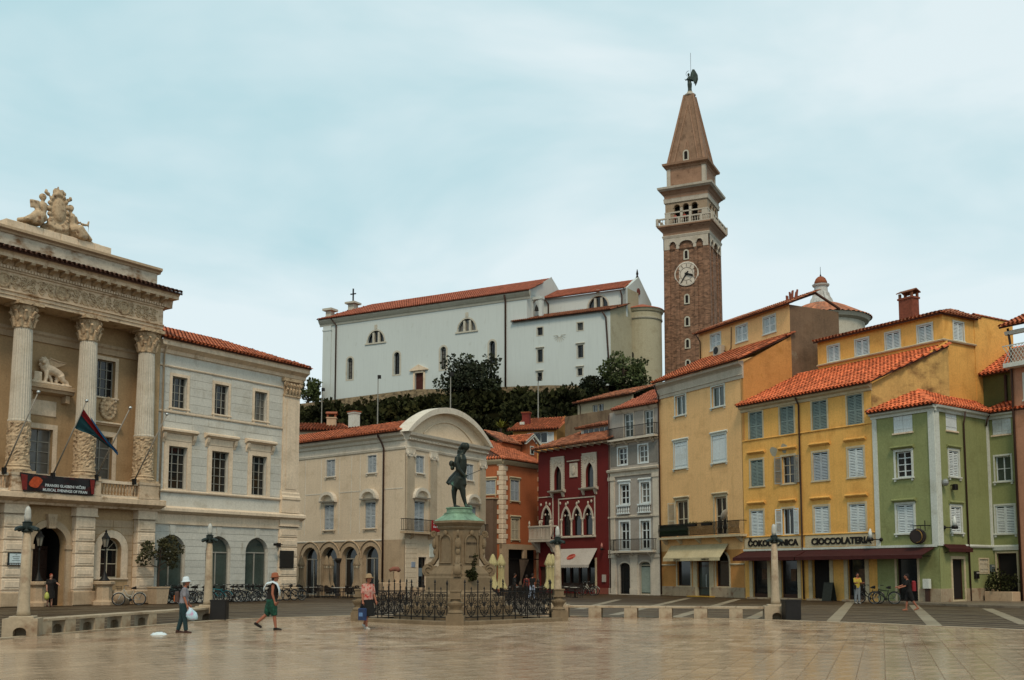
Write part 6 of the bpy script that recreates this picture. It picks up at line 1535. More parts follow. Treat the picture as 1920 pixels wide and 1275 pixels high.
dvec = (CHF.I @ Vector((0, 0, 0)))-Vector((17.2, 9.6, 0)); ang = atan2(dvec.y, dvec.x)-.62
q.xf(Matrix.Translation((17.2+2.86*cos(ang), 9.6+2.86*sin(ang), 31.2)) @ Matrix.Rotation(ang+pi/2, 4, 'Z')); part('apse_window', q, GLASS, CH_)
# little bell gable and lamp at the joint
q = MB().box(2.9, 3.4, 1.6, 2.2, 37.5, 41.2); q.box(4.4, 4.9, 1.6, 2.2, 37.5, 41.2); q.box(2.8, 5.0, 1.5, 2.3, 41.2, 41.6); q.pxz(arch_pts(3.4, 4.4, 40.7, .5)+[(4.4,41.25), (3.4,41.25)], 1.62, 2.18); part('bell_gable', q, CHW, CH_)
part('bell', MB().lathe([(.34, 39.6), (.3, 39.7), (.22, 40.1), (.1, 40.3), (.03, 40.5)], 12, 3.9, 1.9), IRON, CH_)
# retaining wall
RW = mat('rubble stone wall', C('#857358'), stain=C('#4d4130'), sthr=.47, sscale=(1.3, 1.3, 2.2), var=.35, scale=2.5, bump=.8, bscale=5)
q = MB().pxz([(-36,24), (17.8,23), (17.8,26.35), (9.1,27.2), (-5,27.9), (-13,28.45), (-31,28.0), (-36,27.9)], -4.6, -4.0); tag(part('retaining_wall', q, RW, None, CHF), 'rough stone retaining wall below the white church', 'wall')
q = MB().pxz([(-36,27.9), (-31,28.0), (-13,28.45), (-5,27.9), (-5,28.02), (-13,28.6), (-31,28.14), (-36,28.04)], -4.7, -3.95)
# ---------------------------------------------------------------- bell tower
TWF = Fr(((1328-960)/FPX*150, 150.0), atan2(1, (-3300-960)/FPX*cos(PITCH))+pi)
def brick_mat(name, a, b, c):
    m = mat(name, a, var=.3, scale=2.2, stain=c, sthr=.66, sscale=(.9, .9, 2.6), bump=.5, bscale=9, streak=.1)
    nt = m.node_tree; N, L = nt.nodes, nt.links; bs = N['Principled BSDF']; src = bs.inputs['Base Color'].links[0].from_socket
    v = N.new('ShaderNodeTexVoronoi'); v.inputs['Scale'].default_value = 1.0; tc = N.new('ShaderNodeTexCoord'); mp_ = N.new('ShaderNodeMapping'); mp_.inputs['Scale'].default_value = (2.2, 2.2, 5.5)
    L.new(tc.outputs['Object'], mp_.inputs['Vector']); L.new(mp_.outputs['Vector'], v.inputs['Vector'])
    sp = N.new('ShaderNodeSeparateColor'); L.new(v.outputs['Color'], sp.inputs['Color'])
    mr = N.new('ShaderNodeMapRange'); mr.inputs['To Min'].default_value = .55; mr.inputs['To Max'].default_value = 1.35; L.new(sp.outputs['Red'], mr.inputs['Value'])
    mx = N.new('ShaderNodeMix'); mx.data_type = 'RGBA'; mx.blend_type = 'MULTIPLY'; mx.inputs['Factor'].default_value = 1; L.new(src, mx.inputs['A']); L.new(mr.outputs['Result'], mx.inputs['B']); L.new(mx.outputs['Result'], bs.inputs['Base Color'])
    return m
TBR = brick_mat('tower brick and stone', C('#7a5c48'), None, C('#a5937a'))
TPK = mat('pinkish tower render', C('#8f705a'), streak=.25, stain=C('#634636'), sthr=.58, sscale=(1.5, 1.5, 1.5), var=.15)
TGR = mat('tower stone', C('#b0a798'), streak=.35, stain=C('#6e655a'), sthr=.6, var=.12)
TSP = mat('spire brick', C('#836853'), stain=C('#5b4534'), sthr=.55, sscale=(1, 1, .6), var=.2, streak=.25)
TW = thing('bell_tower', 'tall brown brick bell tower with clock, balcony and pointed spire', 'tower', TWF)
a, b = -5.72, .76; W_ = b-a; cxT, cyT = (a+b)/2, W_/2
part('shaft', MB().add([(a-.12,-.12,22), (b+.12,-.12,22), (b+.12,W_+.12,22), (a-.12,W_+.12,22), (a,0,50), (b,0,50), (b,W_,50), (a,W_,50)], [(0,1,5,4), (1,2,6,5), (2,3,7,6), (3,0,4,7), (4,5,6,7)]), TBR, TW)
def four(mbf):
    """repeat a front-face shape on the four sides of the tower"""
    m = MB()
    for k in range(4):
        i0 = len(m.v); mbf(m); m.xf(Matrix.Translation((cxT, cyT, 0)) @ Matrix.Rotation(k*pi/2, 4, 'Z') @ Matrix.Translation((-cxT, -cyT, 0)), i0)
    return m
def lis(m):
    for x0, x1 in ((a-.1, a+.75), (a+1.6, a+2.1), (b-2.1, b-1.6), (b-.75, b+.1)): m.add([(x0,-.3,22), (x1,-.3,22), (x1,-.18,48.9), (x0,-.18,48.9), (x0,.0,22), (x1,.0,22), (x1,.0,48.9), (x0,.0,48.9)], [(0,1,2,3), (0,3,7,4), (1,5,6,2), (3,2,6,7)])
part('lesene', four(lis), TBR, TW)
def arcd(m):
    n = 3; xs = [a+.75, a+2.1-.25, b-2.1+.25, b-.75]
    edges = [(a+.75, a+1.75), (a+2.2, b-2.2), (b-1.75, b-.75)]
    wall(m, a-.05, b+.05, 48.7, 50.4, [(p, q, 48.7, 49.85, min(.65, (q-p)/2)) for p, q in edges], -.22, .2)
    for p, q in edges: m.tube([(x,-.25,z) for x, z in arch_pts(p, q, 49.85-min(.65, (q-p)/2), min(.65, (q-p)/2))], .09, 5)
part('blind_arcade', four(arcd), TGR, TW)
def ring(prof):
    """square moulding swept round the tower: prof = (overhang, z)"""
    m = MB()
    for o, z in prof: m.v += [(a-o,-o,z), (b+o,-o,z), (b+o,W_+o,z), (a-o,W_+o,z)]
    for j in range(len(prof)-1):
        for i in range(4): m.f.append((j*4+i, j*4+(i+1) % 4, (j+1)*4+(i+1) % 4, (j+1)*4+i))
    m.f += [(3,2,1,0), tuple(len(m.v)-4+i for i in range(4))]
    return m
part('frieze', ring([(.2, 50.35), (.25, 50.4), (.35, 50.75), (.28, 50.8), (.22, 50.85)]), TGR, TW)
part('balcony_flare', ring([(.2, 50.85), (.22, 51.2), (.4, 51.5), (.68, 51.8), (.76, 51.95), (.92, 52.0), (.92, 52.2)]), TPK, TW)
bt = baluster_mesh(.72, TGR, 1.3, 8)
for k in range(4):
    R_ = Matrix.Translation((cxT, cyT, 0)) @ Matrix.Rotation(k*pi/2, 4, 'Z') @ Matrix.Translation((-cxT, -cyT, 0))
    r = MB().box(a-.9, b+.9, -.9, -.68, 53.1, 53.3); r.box(a-.9, b+.9, -.9, -.68, 52.2, 52.34)
    for i in range(6):
        x = a-.9+(W_+1.8)*i/5; r.box(x-.16, x+.16, -.92, -.66, 52.2, 53.3)
    r.xf(R_); Rr = part('balustrade', r, TGR, TW)
    if k in (0, 1):
        for i in range(24):
            x = a-.9+(W_+1.8)*(i+.5)/24
            M = TWF.M @ R_ @ Matrix.Translation((x, -.79, 52.34)); part('baluster', bt, None, Rr, M)
ARC = [(-4.27, -3.38), (-2.95, -2.05), (-1.65, -.75)]
def belf(m):
    wall(m, a+.1, b-.1, 52.2, 55.8, [(p, q, 52.3, 55.4, .44) for p, q in ARC], .1, .6)
    for p, q in ARC: m.tube([(x,.06,z) for x, z in arch_pts(p-.08, q+.08, 54.96, .52)], .09, 5)
part('belfry', four(belf), mat('belfry render', C('#94816b'), streak=.3, stain=C('#775f4c'), sthr=.6), TW)
def belfq(m):
    for x in (a+.1, b-.9): m.box(x, x+.8, .02, .12, 52.2, 54.3)
    for x in (-3.38, -2.05): m.box(x+.02, x+.4, 0, .3, 52.2, 54.9)
    m.box(a+.02, b-.02, 0, .12, 54.2, 54.4)
part('belfry_trim', four(belfq), TGR, TW)
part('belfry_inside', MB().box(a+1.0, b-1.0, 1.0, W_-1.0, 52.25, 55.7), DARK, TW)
part('belfry_band', ring([(-.05, 55.75), (.06, 55.8), (.1, 56.3), (.14, 56.42), (.0, 56.45)]), TGR, TW)
part('belfry_frieze', ring([(.0, 56.4), (.02, 56.95), (.15, 57.1), (.3, 57.3), (.55, 57.5)]), TPK, TW)
part('great_cornice', ring([(.5, 57.48), (.68, 57.65), (.82, 57.75), (.86, 58.05), (.3, 58.12)]), TGR, TW)
part('attic', ring([(-.4, 58.0), (-.4, 61.1)]), TPK, TW)
def atq(m):
    for x in (a+.38, b-.88): m.box(x, x+.5, .3, .45, 58.05, 61.0)
part('attic_trim', four(atq), TGR, TW)
part('attic_cornice', ring([(-.4, 61.0), (-.3, 61.1), (-.2, 61.3), (.2, 61.5), (.25, 61.8), (-.4, 61.9)]), TPK, TW)
q = MB(); o, t = -.5, 2.55
q.add([(a-o,-o,61.85), (b+o,-o,61.85), (b+o,W_+o,61.85), (a-o,W_+o,61.85), (a+t,t,73.0), (b-t,t,73.0), (b-t,W_-t,73.0), (a+t,W_-t,73.0)], [(0,1,5,4), (1,2,6,5), (2,3,7,6), (3,0,4,7), (4,5,6,7)]); part('spire', q, TSP, TW)
def spr(m):
    L0, R0, L1, R1 = Vector((a-o,-o,61.85)), Vector((b+o,-o,61.85)), Vector((a+t,t,73.0)), Vector((b-t,t,73.0)); C0, C1 = (L0+R0)/2, (L1+R1)/2
    for p, q_ in ((L0, L1), (R0, R1)): m.tube([p, q_], [.26, .16], 4)
    top = C0+(C1-C0)*.9
    for x in (L0+(R0-L0)*.16, R0+(L0-R0)*.16): m.tube([x, top], [.16, .12], 4)
    mid = C0+(C1-C0)*.32
    for x in (C0+(L0-R0)*.13, C0+(R0-L0)*.13): m.tube([x, mid], [.1, .08], 4)
part('spire_rib', four(spr), TPK, TW)
def slit(T, fr, x, z, y, w_=.42, h=.95):
    s = MB().box(x-w_/2-.2, x-w_/2, y-.08, y+.05, z-h/2-.15, z+h/2); s.box(x+w_/2, x+w_/2+.2, y-.08, y+.05, z-h/2-.15, z+h/2); s.box(x-w_/2, x+w_/2, y-.08, y+.05, z-h/2-.15, z-h/2)
    P, Q = arch_pts(x-w_/2-.2, x+w_/2+.2, z+h/2, w_/2+.2, 8), arch_pts(x-w_/2, x+w_/2, z+h/2, w_/2, 8)
    for i in range(8): s.add([(P[i][0],y-.08,P[i][1]), (P[i+1][0],y-.08,P[i+1][1]), (Q[i+1][0],y-.08,Q[i+1][1]), (Q[i][0],y-.08,Q[i][1]), (P[i+1][0],y+.05,P[i+1][1]), (P[i][0],y+.05,P[i][1])], [(0,1,2,3), (1,0,5,4)])
    w_o = part('slit_window', s, CHT, T, fr)
    part('pane', MB().add([(xx,y-.01,zz) for xx, zz in [(x-w_/2,z-h/2)]+Q+[(x+w_/2,z-h/2)]], [tuple(range(11))]), DARK, w_o, fr)
for z in (47.6, 41.0, 37.7, 34.45, 31.4): slit(TW, TWF, -2.52, z, -.05-(50-z)*.004)
q = MB(); slit(TW, TWF, -2.5, 62.75, .58, .5, 1.0)
# clock
ck = MB().lathe([(0.01, 0), (1.8, 0), (1.8, .12), (1.62, .16), (1.6, .1), (0.01, .1)], 40); ck.xf(Matrix.Translation((-2.5, -.06, 44.85)) @ Matrix.Rotation(pi/2, 4, 'X'))
K_ = part('clock_face', ck, mat('clock stone', C('#c4bbad'), stain=C('#a89c8c'), sthr=.58, sscale=(2, 2, 2)), TW)
ky = -.19; q = MB()
for i in range(12):
    t = 2*pi*i/12; q.tube([(-2.5+1.08*sin(t),ky,44.85+1.08*cos(t)), (-2.5+1.5*sin(t),ky,44.85+1.5*cos(t))], .045, 4)
q.tube([(-2.5+.95*cos(2*pi*i/24),ky+.01,44.85+.95*sin(2*pi*i/24)) for i in range(25)], .03, 4); part('hour_marks', q, mat('worn clock marks', C('#6e6257')), K_, TWF)
q = MB().tube([(-2.5+.25,ky-.05,44.85+.35), (-2.5,ky-.05,44.85), (-3.42,ky-.05,43.5)], [.09, .11, .04], 5); part('minute_hand', q, IRON, K_, TWF)
q = MB().tube([(-2.75,ky-.08,44.95), (-2.5,ky-.08,44.85), (-1.8,ky-.08,44.6), (-1.45,ky-.08,44.48)], [.06, .13, .17, .03], 5); q.ball((-2.5,ky-.08,44.85), (.2, .08, .2)); part('hour_hand', q, IRON, K_, TWF)
# angel on the spire
VERD = mat('dark verdigris bronze', C('#39423c'), rough=.55, metal=.35, var=.3, scale=2, stain=C('#55695c'), sthr=.55, sscale=(2, 2, 1))
pd = MB().lathe([(.85, 73.0), (.9, 73.15), (.7, 73.3), (.45, 73.5), (.4, 73.7)], 12, cxT, cyT); AN = part('angel_pedestal', pd, TGR, TW)
g = MB(); X, Y, Z = cxT, cyT, 73.6
g.tube([(X,Y,Z), (X,Y,Z+.6), (X,Y,Z+1.3), (X-.05,Y,Z+1.7), (X-.05,Y,Z+2.15), (X-.08,Y,Z+2.5)], [.34, .3, .36, .28, .34, .2], 10); g.ball((X-.15,Y,Z+2.85), (.19, .19, .24)); g.tube([(X-.08,Y,Z+2.5), (X-.12,Y,Z+2.75)], .1, 8)
g.tube([(X-.3,Y,Z+2.3), (X-.6,Y,Z+2.0), (X-.75,Y,Z+2.3)], [.11, .09, .07], 7); g.tube([(X+.1,Y-.25,Z+2.3), (X-.1,Y-.5,Z+1.9), (X-.4,Y-.5,Z+1.9)], [.11, .09, .07], 7)
g.tube([(X-.1,Y-.1,Z), (X-.35,Y-.15,Z+.02)], [.14, .1], 7)
remeshed('angel_figure', g, VERD, TW, TWF, .07, 1)
for yy in (-.35, .35):
    wg = MB().pxz([(X+.1,Z+1.9), (X+.25,Z+2.7), (X+.55,Z+3.35), (X+.85,Z+3.3), (X+1.15,Z+2.7), (X+1.2,Z+2.0), (X+1.0,Z+1.4), (X+.75,Z+1.0), (X+.7,Z+1.5), (X+.45,Z+1.8)], Y+yy-.05, Y+yy+.05); part('angel_wing', wg, VERD, TW)
q = MB().tube([(X-.15+.4*cos(2*pi*i/20),Y,Z+3.0+.42*sin(2*pi*i/20)) for i in range(4, 15)], .03, 4); q.tube([(X+.2,Y,Z+2.8), (X+.2,Y,Z+6.2)], .03, 4); part('lightning_rod', q, IRON, TW)
# ---------------------------------------------------------------- domed church behind the yellow houses
D0 = at_depth(1541, 604, 110); DOF = Fr((D0.x, D0.y), 0); zd = D0.z
DO = thing('domed_church', 'tiled dome with white stone lantern behind the yellow houses', 'church', DOF)
part('drum', MB().lathe([(4.3, zd-9), (4.3, zd-.5), (4.7, zd-.3), (4.85, zd), (4.9, zd+.1)], 40), CHT, DO, None, False)
dt = MB(); dt.c = []; N_ = 100; prof = [(5.05, 0), (4.5, .25), (3.6, .75), (2.6, 1.3), (1.9, 1.62), (1.25, 1.8)]
for j, (r_, z_) in enumerate(prof):
    for i in range(N_):
        k = (.045 if i % 2 else -.03)*(r_/5); dt.v.append(((r_+k)*cos(2*pi*i/N_), (r_+k)*sin(2*pi*i/N_), zd+.1+z_+k)); dt.c.append(random.random())
dt.f = [(j*N_+i, j*N_+(i+1) % N_, (j+1)*N_+(i+1) % N_, (j+1)*N_+i) for j in range(5) for i in range(N_)]; part('dome_tiles', dt, TILE_O, DO)
zl = zd+1.85; LANW = mat('lantern stone', C('#b9b9b4'), streak=.25, var=.1)
part('lantern', MB().lathe([(1.25, zl-.1), (1.3, zl+.1), (1.05, zl+.15), (.95, zl+.6), (.72, zl+.9), (.68, zl+1.9), (.85, zl+2.0), (.9, zl+2.15), (.7, zl+2.2)], 24), LANW, DO, None, False)
scr = MB().pyz([(-.3,zl+.15), (-1.25,zl+.15), (-1.15,zl+.5), (-.95,zl+.8), (-.85,zl+1.2), (-.6,zl+1.5)], -.12, .12); sm_ = mesh_of(scr, 'scroll_buttress', LANW)
for i in range(8): part('scroll_buttress', sm_, None, DO, DOF.sub(0, 0, i*pi/4+.2))
part('cupola', MB().lathe([(.68, zl+2.2), (.64, zl+2.5), (.5, zl+2.8), (.28, zl+3.0), (.05, zl+3.08)], 20), TILE, DO, None, True); part('finial', MB().lathe([(.06, zl+3.0), (.1, zl+3.15), (.03, zl+3.3), (.02, zl+4.1)], 8), IRON, DO)
# ---------------------------------------------------------------- hillside planting
LEAF_D = mat('dark hillside leaves', C('#2b2d17'), rough=.9, spec=.1, var=.45, scale=.8, bump=0, tone=.7, stain=C('#3f3a1e'), sthr=.55, sscale=(.16, .16, .16)); LEAF_T = mat('tree leaves', C('#282e19'), rough=.7, var=.4, scale=.7, bump=0, tone=.5); LEAF_L = mat('olive green leaves', C('#47502c'), rough=.7, var=.4, scale=.9, bump=0, tone=.5)
BARK = mat('bark', C('#3b3026'), var=.3, scale=5, bump=.6, bscale=12)
def leaves(mb, c, r, n, size, rnd):
    """leaf-sized faces through the volume of a clump"""
    if mb.c is None: mb.c = []
    bt_ = rnd.random()
    for _ in range(n):
        d = Vector((rnd.gauss(0, 1), rnd.gauss(0, 1), rnd.gauss(0, 1))).normalized(); q = rnd.random()**.45
        p = Vector((c[0]+d.x*r[0]*q, c[1]+d.y*r[1]*q, c[2]+d.z*r[2]*q))
        ax = (d+Vector((rnd.uniform(-1, 1), rnd.uniform(-1, 1), rnd.uniform(-.6, .9)))*.8).normalized(); s = size*rnd.uniform(.6, 1.3)
        a_ = ax*s; b_ = ax.cross(Vector((rnd.uniform(-1, 1), rnd.uniform(-1, 1), rnd.uniform(-1, 1)))); b_ = b_.normalized()*s*.42 if b_.length > .01 else ax.orthogonal()*s*.4
        k = .55*bt_+.45*rnd.random(); n0 = len(mb.v)
        mb.v += [tuple(p), tuple(p+a_*.5+b_), tuple(p+a_), tuple(p+a_*.5-b_)]; mb.c += [k]*4; mb.f.append((n0, n0+1, n0+2, n0+3))
rnd = random.Random(21)
sh = MB(); sh.c = []
for i in range(380):
    s = rnd.uniform(-48, 22); y = -6.0-rnd.random()**1.25*40
    r = rnd.uniform(1.1, 2.4); z = hill_z(s, y)
    rz = r*.85; c_ = z+(.3 if y < -15 else .9)*r
    lim = (26.4 if -18 < s < -4 else 25.7 if s > 6 else 27.5)+rnd.uniform(-.8, .5) if y > -15 else 99
    if c_+rz > lim: c_ = lim-rz
    leaves(sh, (s, y, c_), (r, r, rz), 240, .6, rnd)
part('hillside_shrubs', sh, LEAF_D, None, CHF, kind='stuff')
def tree(name, label, fr, s, y, z0, H, R, n, m, group=None, trunk=.22, seed=1, size=.34, lean=0.0, low=.3):
    rnd = random.Random(seed); T = thing(name, label, 'tree', fr.sub(s, y, 0, z0), group)
    tr = MB(); tr.tube([(0,0,-.5), (lean*.2,.05,H*.25), (lean*.6,0,H*.55), (lean,0,H*.85)], [trunk*1.2, trunk, trunk*.7, trunk*.25], 8)
    tips = []
    for i in range(9):
        a_ = i*2.4; h = H*(low+.06*i); e = (lean*.6+cos(a_)*R*.7, sin(a_)*R*.7, h+H*.18)
        tr.tube([(lean*.4,0,h), (lean*.5+cos(a_)*R*.35, sin(a_)*R*.35, h+H*.07), e], [trunk*.5, trunk*.32, trunk*.1], 6); tips.append(e)
    part('trunk', tr, BARK, T)
    cr = MB(); cr.c = []
    for k in range(n):
        if k < len(tips): c = tips[k]
        else:
            d = Vector((rnd.gauss(0, 1), rnd.gauss(0, 1), rnd.gauss(0, 1))).normalized(); q = rnd.uniform(.5, .95)
            c = (lean+d.x*R*q, d.y*R*q, H*(.5+low/2)+d.z*H*(.5-low/2)*q)
        rr_ = R*rnd.uniform(.2, .34); leaves(cr, c, (rr_, rr_, rr_*.8), 130, size, rnd)
    part('crown', cr, m, T)
    return T
tree('tree', 'big dark leafy tree in front of the white church wall', CHF, -1.6, -7.5, 22.5, 8.8, 4.3, 46, LEAF_T, 'trees on the hill', .3, 2, .4)
tree('tree', 'dusky tree beside the church apse under the bell tower', CHF, 20.0, -4.5, 24.6, 6.0, 3.3, 34, LEAF_L, 'trees on the hill', .22, 5, .34, low=.1)
tree('tree', 'low bushy tree at the right corner of the church', CHF, 16.3, -5.8, 24.5, 3.2, 1.9, 20, LEAF_T, 'trees on the hill', .15, 8, .3, low=.1)
tl = CHF.I @ at_depth(578, 755, 166); tree('tree', 'open leafy tree at the left end of the church terrace', CHF, tl.x, tl.y, 26.8, 5.6, 2.0, 26, LEAF_L, 'trees on the hill', .16, 9, .32, low=.2)
py = at_depth(939, 800, 112); P_ = thing('fan_plant', 'yellow green spiky plant on the dark hillside', 'plant', Fr((py.x, py.y), 0, py.z-.8))
q = MB(); q.c = []
for i in range(46):
    a_ = rnd.uniform(0, 2*pi); e = rnd.uniform(.1, 1.3); L_ = rnd.uniform(.9, 1.5); d = Vector((cos(a_)*cos(e), sin(a_)*cos(e), sin(e))); sd = d.cross(Vector((0, 0, 1))).normalized()*.07
    p0, p1, p2 = Vector((0, 0, .6)), Vector((0, 0, .6))+d*L_*.6, Vector((0, 0, .55))+d*L_; q.c += [rnd.random()]*5; n0 = len(q.v); q.v += [tuple(v) for v in (p0-sd*.5, p0+sd*.5, p1+sd, p1-sd, p2-Vector((0, 0, .1)))]; q.f += [(n0, n0+1, n0+2, n0+3), (n0+3, n0+2, n0+4)]
part('leaves', q, mat('yellow green leaves', C('#7d7a2c'), var=.3, tone=.3, bump=0), P_); part('stem', MB().tube([(0,0,-.6), (0,0,.7)], .12, 7), BARK, P_)
# floodlight poles on the slope
for i, (u, v0, v1, Y, lab) in enumerate(((604, 727, 800, 150, 'thin floodlight pole at the left corner of the church'), (709, 703, 775, 140, 'floodlight pole between the second church window and the door'), (845, 698, 770, 136, 'floodlight pole right of the church door'), (1009, 706, 792, 124, 'tall thin pole below the sacristy windows'))):
    t, bz = at_depth(u, v0, Y), at_depth(u, v1, Y)
    F_ = Fr((t.x, t.y), 0, bz.z-2); H = t.z-bz.z+2
    L_ = thing('floodlight_pole', lab, 'lamp post', F_, 'poles on the slope'); part('pole', MB().tube([(0,0,0), (0,0,H)], [.09, .06], 7), WOOD_F, L_)
    part('floodlight', MB().cbox(-.05, .4, -.25, .1, H-.5, H-.05, .04), IRON, L_)
# ---------------------------------------------------------------- monument
MX, MY = -1.92, 38.9
MF = Fr((MX, MY), 0)
PED = mat('pedestal stone', C('#75644d'), streak=.4, stain=C('#6f5d47'), sthr=.56, sscale=(2, 2, 1.2), var=.15, scale=1.5)
COPR = mat('green copper', C('#6f8a72'), rough=.6, var=.3, scale=4, stain=C('#3d4a3c'), sthr=.55, sscale=(4, 4, 3), streak=.3)
BRZ = mat('dark patinated bronze', C('#262b25'), rough=.42, metal=.5, var=.35, scale=3, stain=C('#5d8570'), sthr=.57, sscale=(3, 3, 2.2), bump=.2, bscale=20)
MO = thing('monument_pedestal', 'carved stone pedestal with scrolled corners and green copper top in the square', 'monument', MF)
def octp(R, c):
    P = []
    for k in range(4):
        t = -pi/2+k*pi/2
        P += [(R*cos(t)+c*sin(t), R*sin(t)-c*cos(t)), (R*cos(t)-c*sin(t), R*sin(t)+c*cos(t))]
    return P
def stack(L):
    m = MB()
    for R, c, z in L: m.v += [(x, y, z) for x, y in octp(R, c)]
    for j in range(len(L)-1): m.f += [(j*8+i, j*8+(i+1) % 8, (j+1)*8+(i+1) % 8, (j+1)*8+i) for i in range(8)]
    m.f += [tuple(range(7, -1, -1)), tuple((len(L)-1)*8+i for i in range(8))]
    return m
for R, c, z0, z1 in ((2.3, .5, 0, .3), (1.95, .42, .3, .6), (1.65, .36, .6, .9)): part('step', stack([(R, c, z0), (R, c, z1-.03), (R-.03, c, z1)]), PED, MO)
part('plinth', stack([(1.38, .3, .9), (1.38, .3, 1.0), (1.27, .28, 1.06), (1.2, .26, 1.12), (1.18, .26, 1.14), (1.18, .26, 1.58), (1.14, .25, 1.62)]), PED, MO)
part('die', stack([(1.08, .24, 1.62), (1.08, .24, 1.72), (.92, .2, 1.9), (.84, .19, 1.95), (.73, .18, 2.0), (.7, .18, 3.3), (.76, .18, 3.34)]), PED, MO)
part('cornice', stack([(.76, .18, 3.32), (.8, .19, 3.38), (.78, .19, 3.42), (.88, .2, 3.5), (.93, .21, 3.54), (.93, .21, 3.62)]), PED, MO)
part('copper_cap', stack([(.92, .21, 3.62), (.82, .2, 3.67), (.62, .16, 3.8), (.56, .15, 3.86), (.56, .15, 3.9)]), COPR, MO)
part('statue_base', MB().lathe([(.5, 3.88), (.52, 3.92), (.47, 3.95), (.46, 4.05), (.5, 4.08), (.49, 4.11)], 24), COPR, MO, None, False)
vs = MB()
for k in range(1):
    vs.tube([(.0, -.98+dx, 1.84+dz) for dx, dz in spiral(0, 0, .2, .03, 1.8, pi/2, 26)], [.055]*27, 6)
vol = MB()
P = [(x, z) for x, z in spiral(0, 0, .22, .05, 1.7, pi/2, 26)]; vol.lathe([(.24, -.1), (.24, .1)], 20); vol.xf(Matrix.Translation((1.1, 0, 1.84)) @ Matrix.Rotation(pi/2, 4, 'X'))
vol.tube([(1.1+x, -.11, 1.84+z) for x, z in P], .035, 6); vol.tube([(1.1+x, .11, 1.84+z) for x, z in P], .035, 6)
vol.tube([(1.1, 0, 2.04), (.95, 0, 2.1), (.82, 0, 2.3), (.78, 0, 2.7), (.82, 0, 3.1)], [.08, .1, .1, .09, .11], 6)
vol.tube([(.92+x, 0, 3.16+z) for x, z in spiral(0, 0, .11, .02, 1.5, -pi/2, 18)], .04, 6)
vol.box(.9, 1.25, -.13, .13, 1.62, 1.7); vol.ball((.9, 0, 2.8), (.09, .12, .2)); vol.ball((.88, 0, 2.5), (.07, .09, .12)); vol.box(.82, .96, -.16, .16, 1.7, 2.0)
vm = mesh_of(vol, 'scroll_console', PED)
for k in range(4): part('scroll_console', vm, None, MO, MF.sub(0, 0, -pi/2+k*pi/2))
for k in range(4):
    a_ = -pi/4+k*pi/2; f_ = MF.sub(.56*cos(a_)*1.0, .56*sin(a_)*1.0, a_+pi/2)
    q = MB().tube([(-.3,-.1,2.1), (-.3,-.1,2.85)]+[(x,-.1,z) for x, z in arch_pts(-.3, .3, 2.85, .26, 10)]+[(.3,-.1,2.1), (-.3,-.1,2.1)], .028, 5); q.ball((0,-.12,3.18), (.1, .06, .1)); part('panel_moulding', q, PED, MO, f_)
f_ = MF.sub(.56*cos(-pi/4), .56*sin(-pi/4), pi/4)
INK = mat('dark inscription', C('#2f2720'), var=.1, bump=0)
lettering(MO, f_, 'GIUSEPPE TARTINI', .085, 0, -.1, 2.78, INK, .004, .002, name='inscription'); lettering(MO, f_, 'ISTRIA', .085, 0, -.1, 2.3, INK, .004, .002, name='inscription')
# statue
ST = thing('statue', 'dark green bronze statue of a long-haired man in a frock coat with a bow', 'statue', MF.sub(0, 0, 0, 4.11))
g = MB()
g.ball((.24,-.02,2.25), (.125, .11, .155), 12, 9); g.ball((.31,-.05,2.2), (.04, .04, .05)); g.ball((.15,.02,2.27), (.14, .13, .14), 10, 8)
for i, (x, z, r) in enumerate(((.03, 2.2, .09), (-.02, 2.1, .075), (.06, 2.08, .09), (.12, 2.1, .08), (-.05, 2.03, .06))): g.ball((x, .06, z), r, 8, 6)
g.tube([(.19,0,2.12), (.12,0,2.0), (.05,0,1.92)], [.075, .08, .13], 9)
g.tube([(.06,0,1.95), (.04,0,1.78), (.06,0,1.5), (.04,0,1.25), (.0,0,1.05)], [.15, .23, .21, .19, .23], 12)
g.tube([(.0,0,1.1), (-.08,.02,.95), (-.18,.05,.78)], [.22, .26, .3], 12); g.tube([(-.05,.1,1.3), (-.3,.12,1.05), (-.46,.12,.88)], [.14, .13, .08], 9); g.tube([(.08,-.05,1.1), (.12,-.05,.85), (.1,-.03,.72)], [.16, .15, .12], 9)
g.tube([(-.06,-.2,1.84), (-.1,-.26,1.6), (-.02,-.28,1.38), (.12,-.26,1.22), (.22,-.24,1.14)], [.11, .1, .085, .065, .05], 9)
for i in range(4): g.tube([(.21,-.26+.02*i,1.15), (.27,-.27+.025*i,1.12), (.25,-.25+.025*i,1.07)], .019, 5)
g.tube([(.2,-.2,1.17), (.25,-.18,1.2), (.3,-.2,1.17)], .02, 5)
g.tube([(-.02,.2,1.84), (-.18,.22,1.62), (-.3,.2,1.5)], [.11, .09, .06], 8); g.ball((-.31,.16,1.64), (.1, .07, .12), 9, 7); g.ball((-.27,.16,1.48), (.08, .06, .09), 9, 7)
g.tube([(-.14,.06,.85), (-.2,.06,.62), (-.2,.06,.42), (-.17,.06,.12), (-.16,.06,.06)], [.14, .11, .085, .055, .06], 9); g.tube([(-.18,.06,.05), (-.06,.0,.04), (.02,-.03,.03)], [.06, .055, .04], 8)
g.tube([(.06,-.06,.85), (.12,-.07,.62), (.15,-.08,.42), (.23,-.08,.12), (.25,-.08,.06)], [.14, .115, .09, .06, .06], 9); g.tube([(.24,-.08,.06), (.36,-.12,.045), (.47,-.15,.03)], [.065, .055, .04], 8)
g.lathe([(.4, -.01), (.4, .02)], 20)
remeshed('figure', g, BRZ, ST, None, .018, 2)
part('bow', MB().tube([(.16,-.25,1.1), (.3,-.27,1.16), (.82,-.32,1.38)], .011, 5), BRZ, ST)
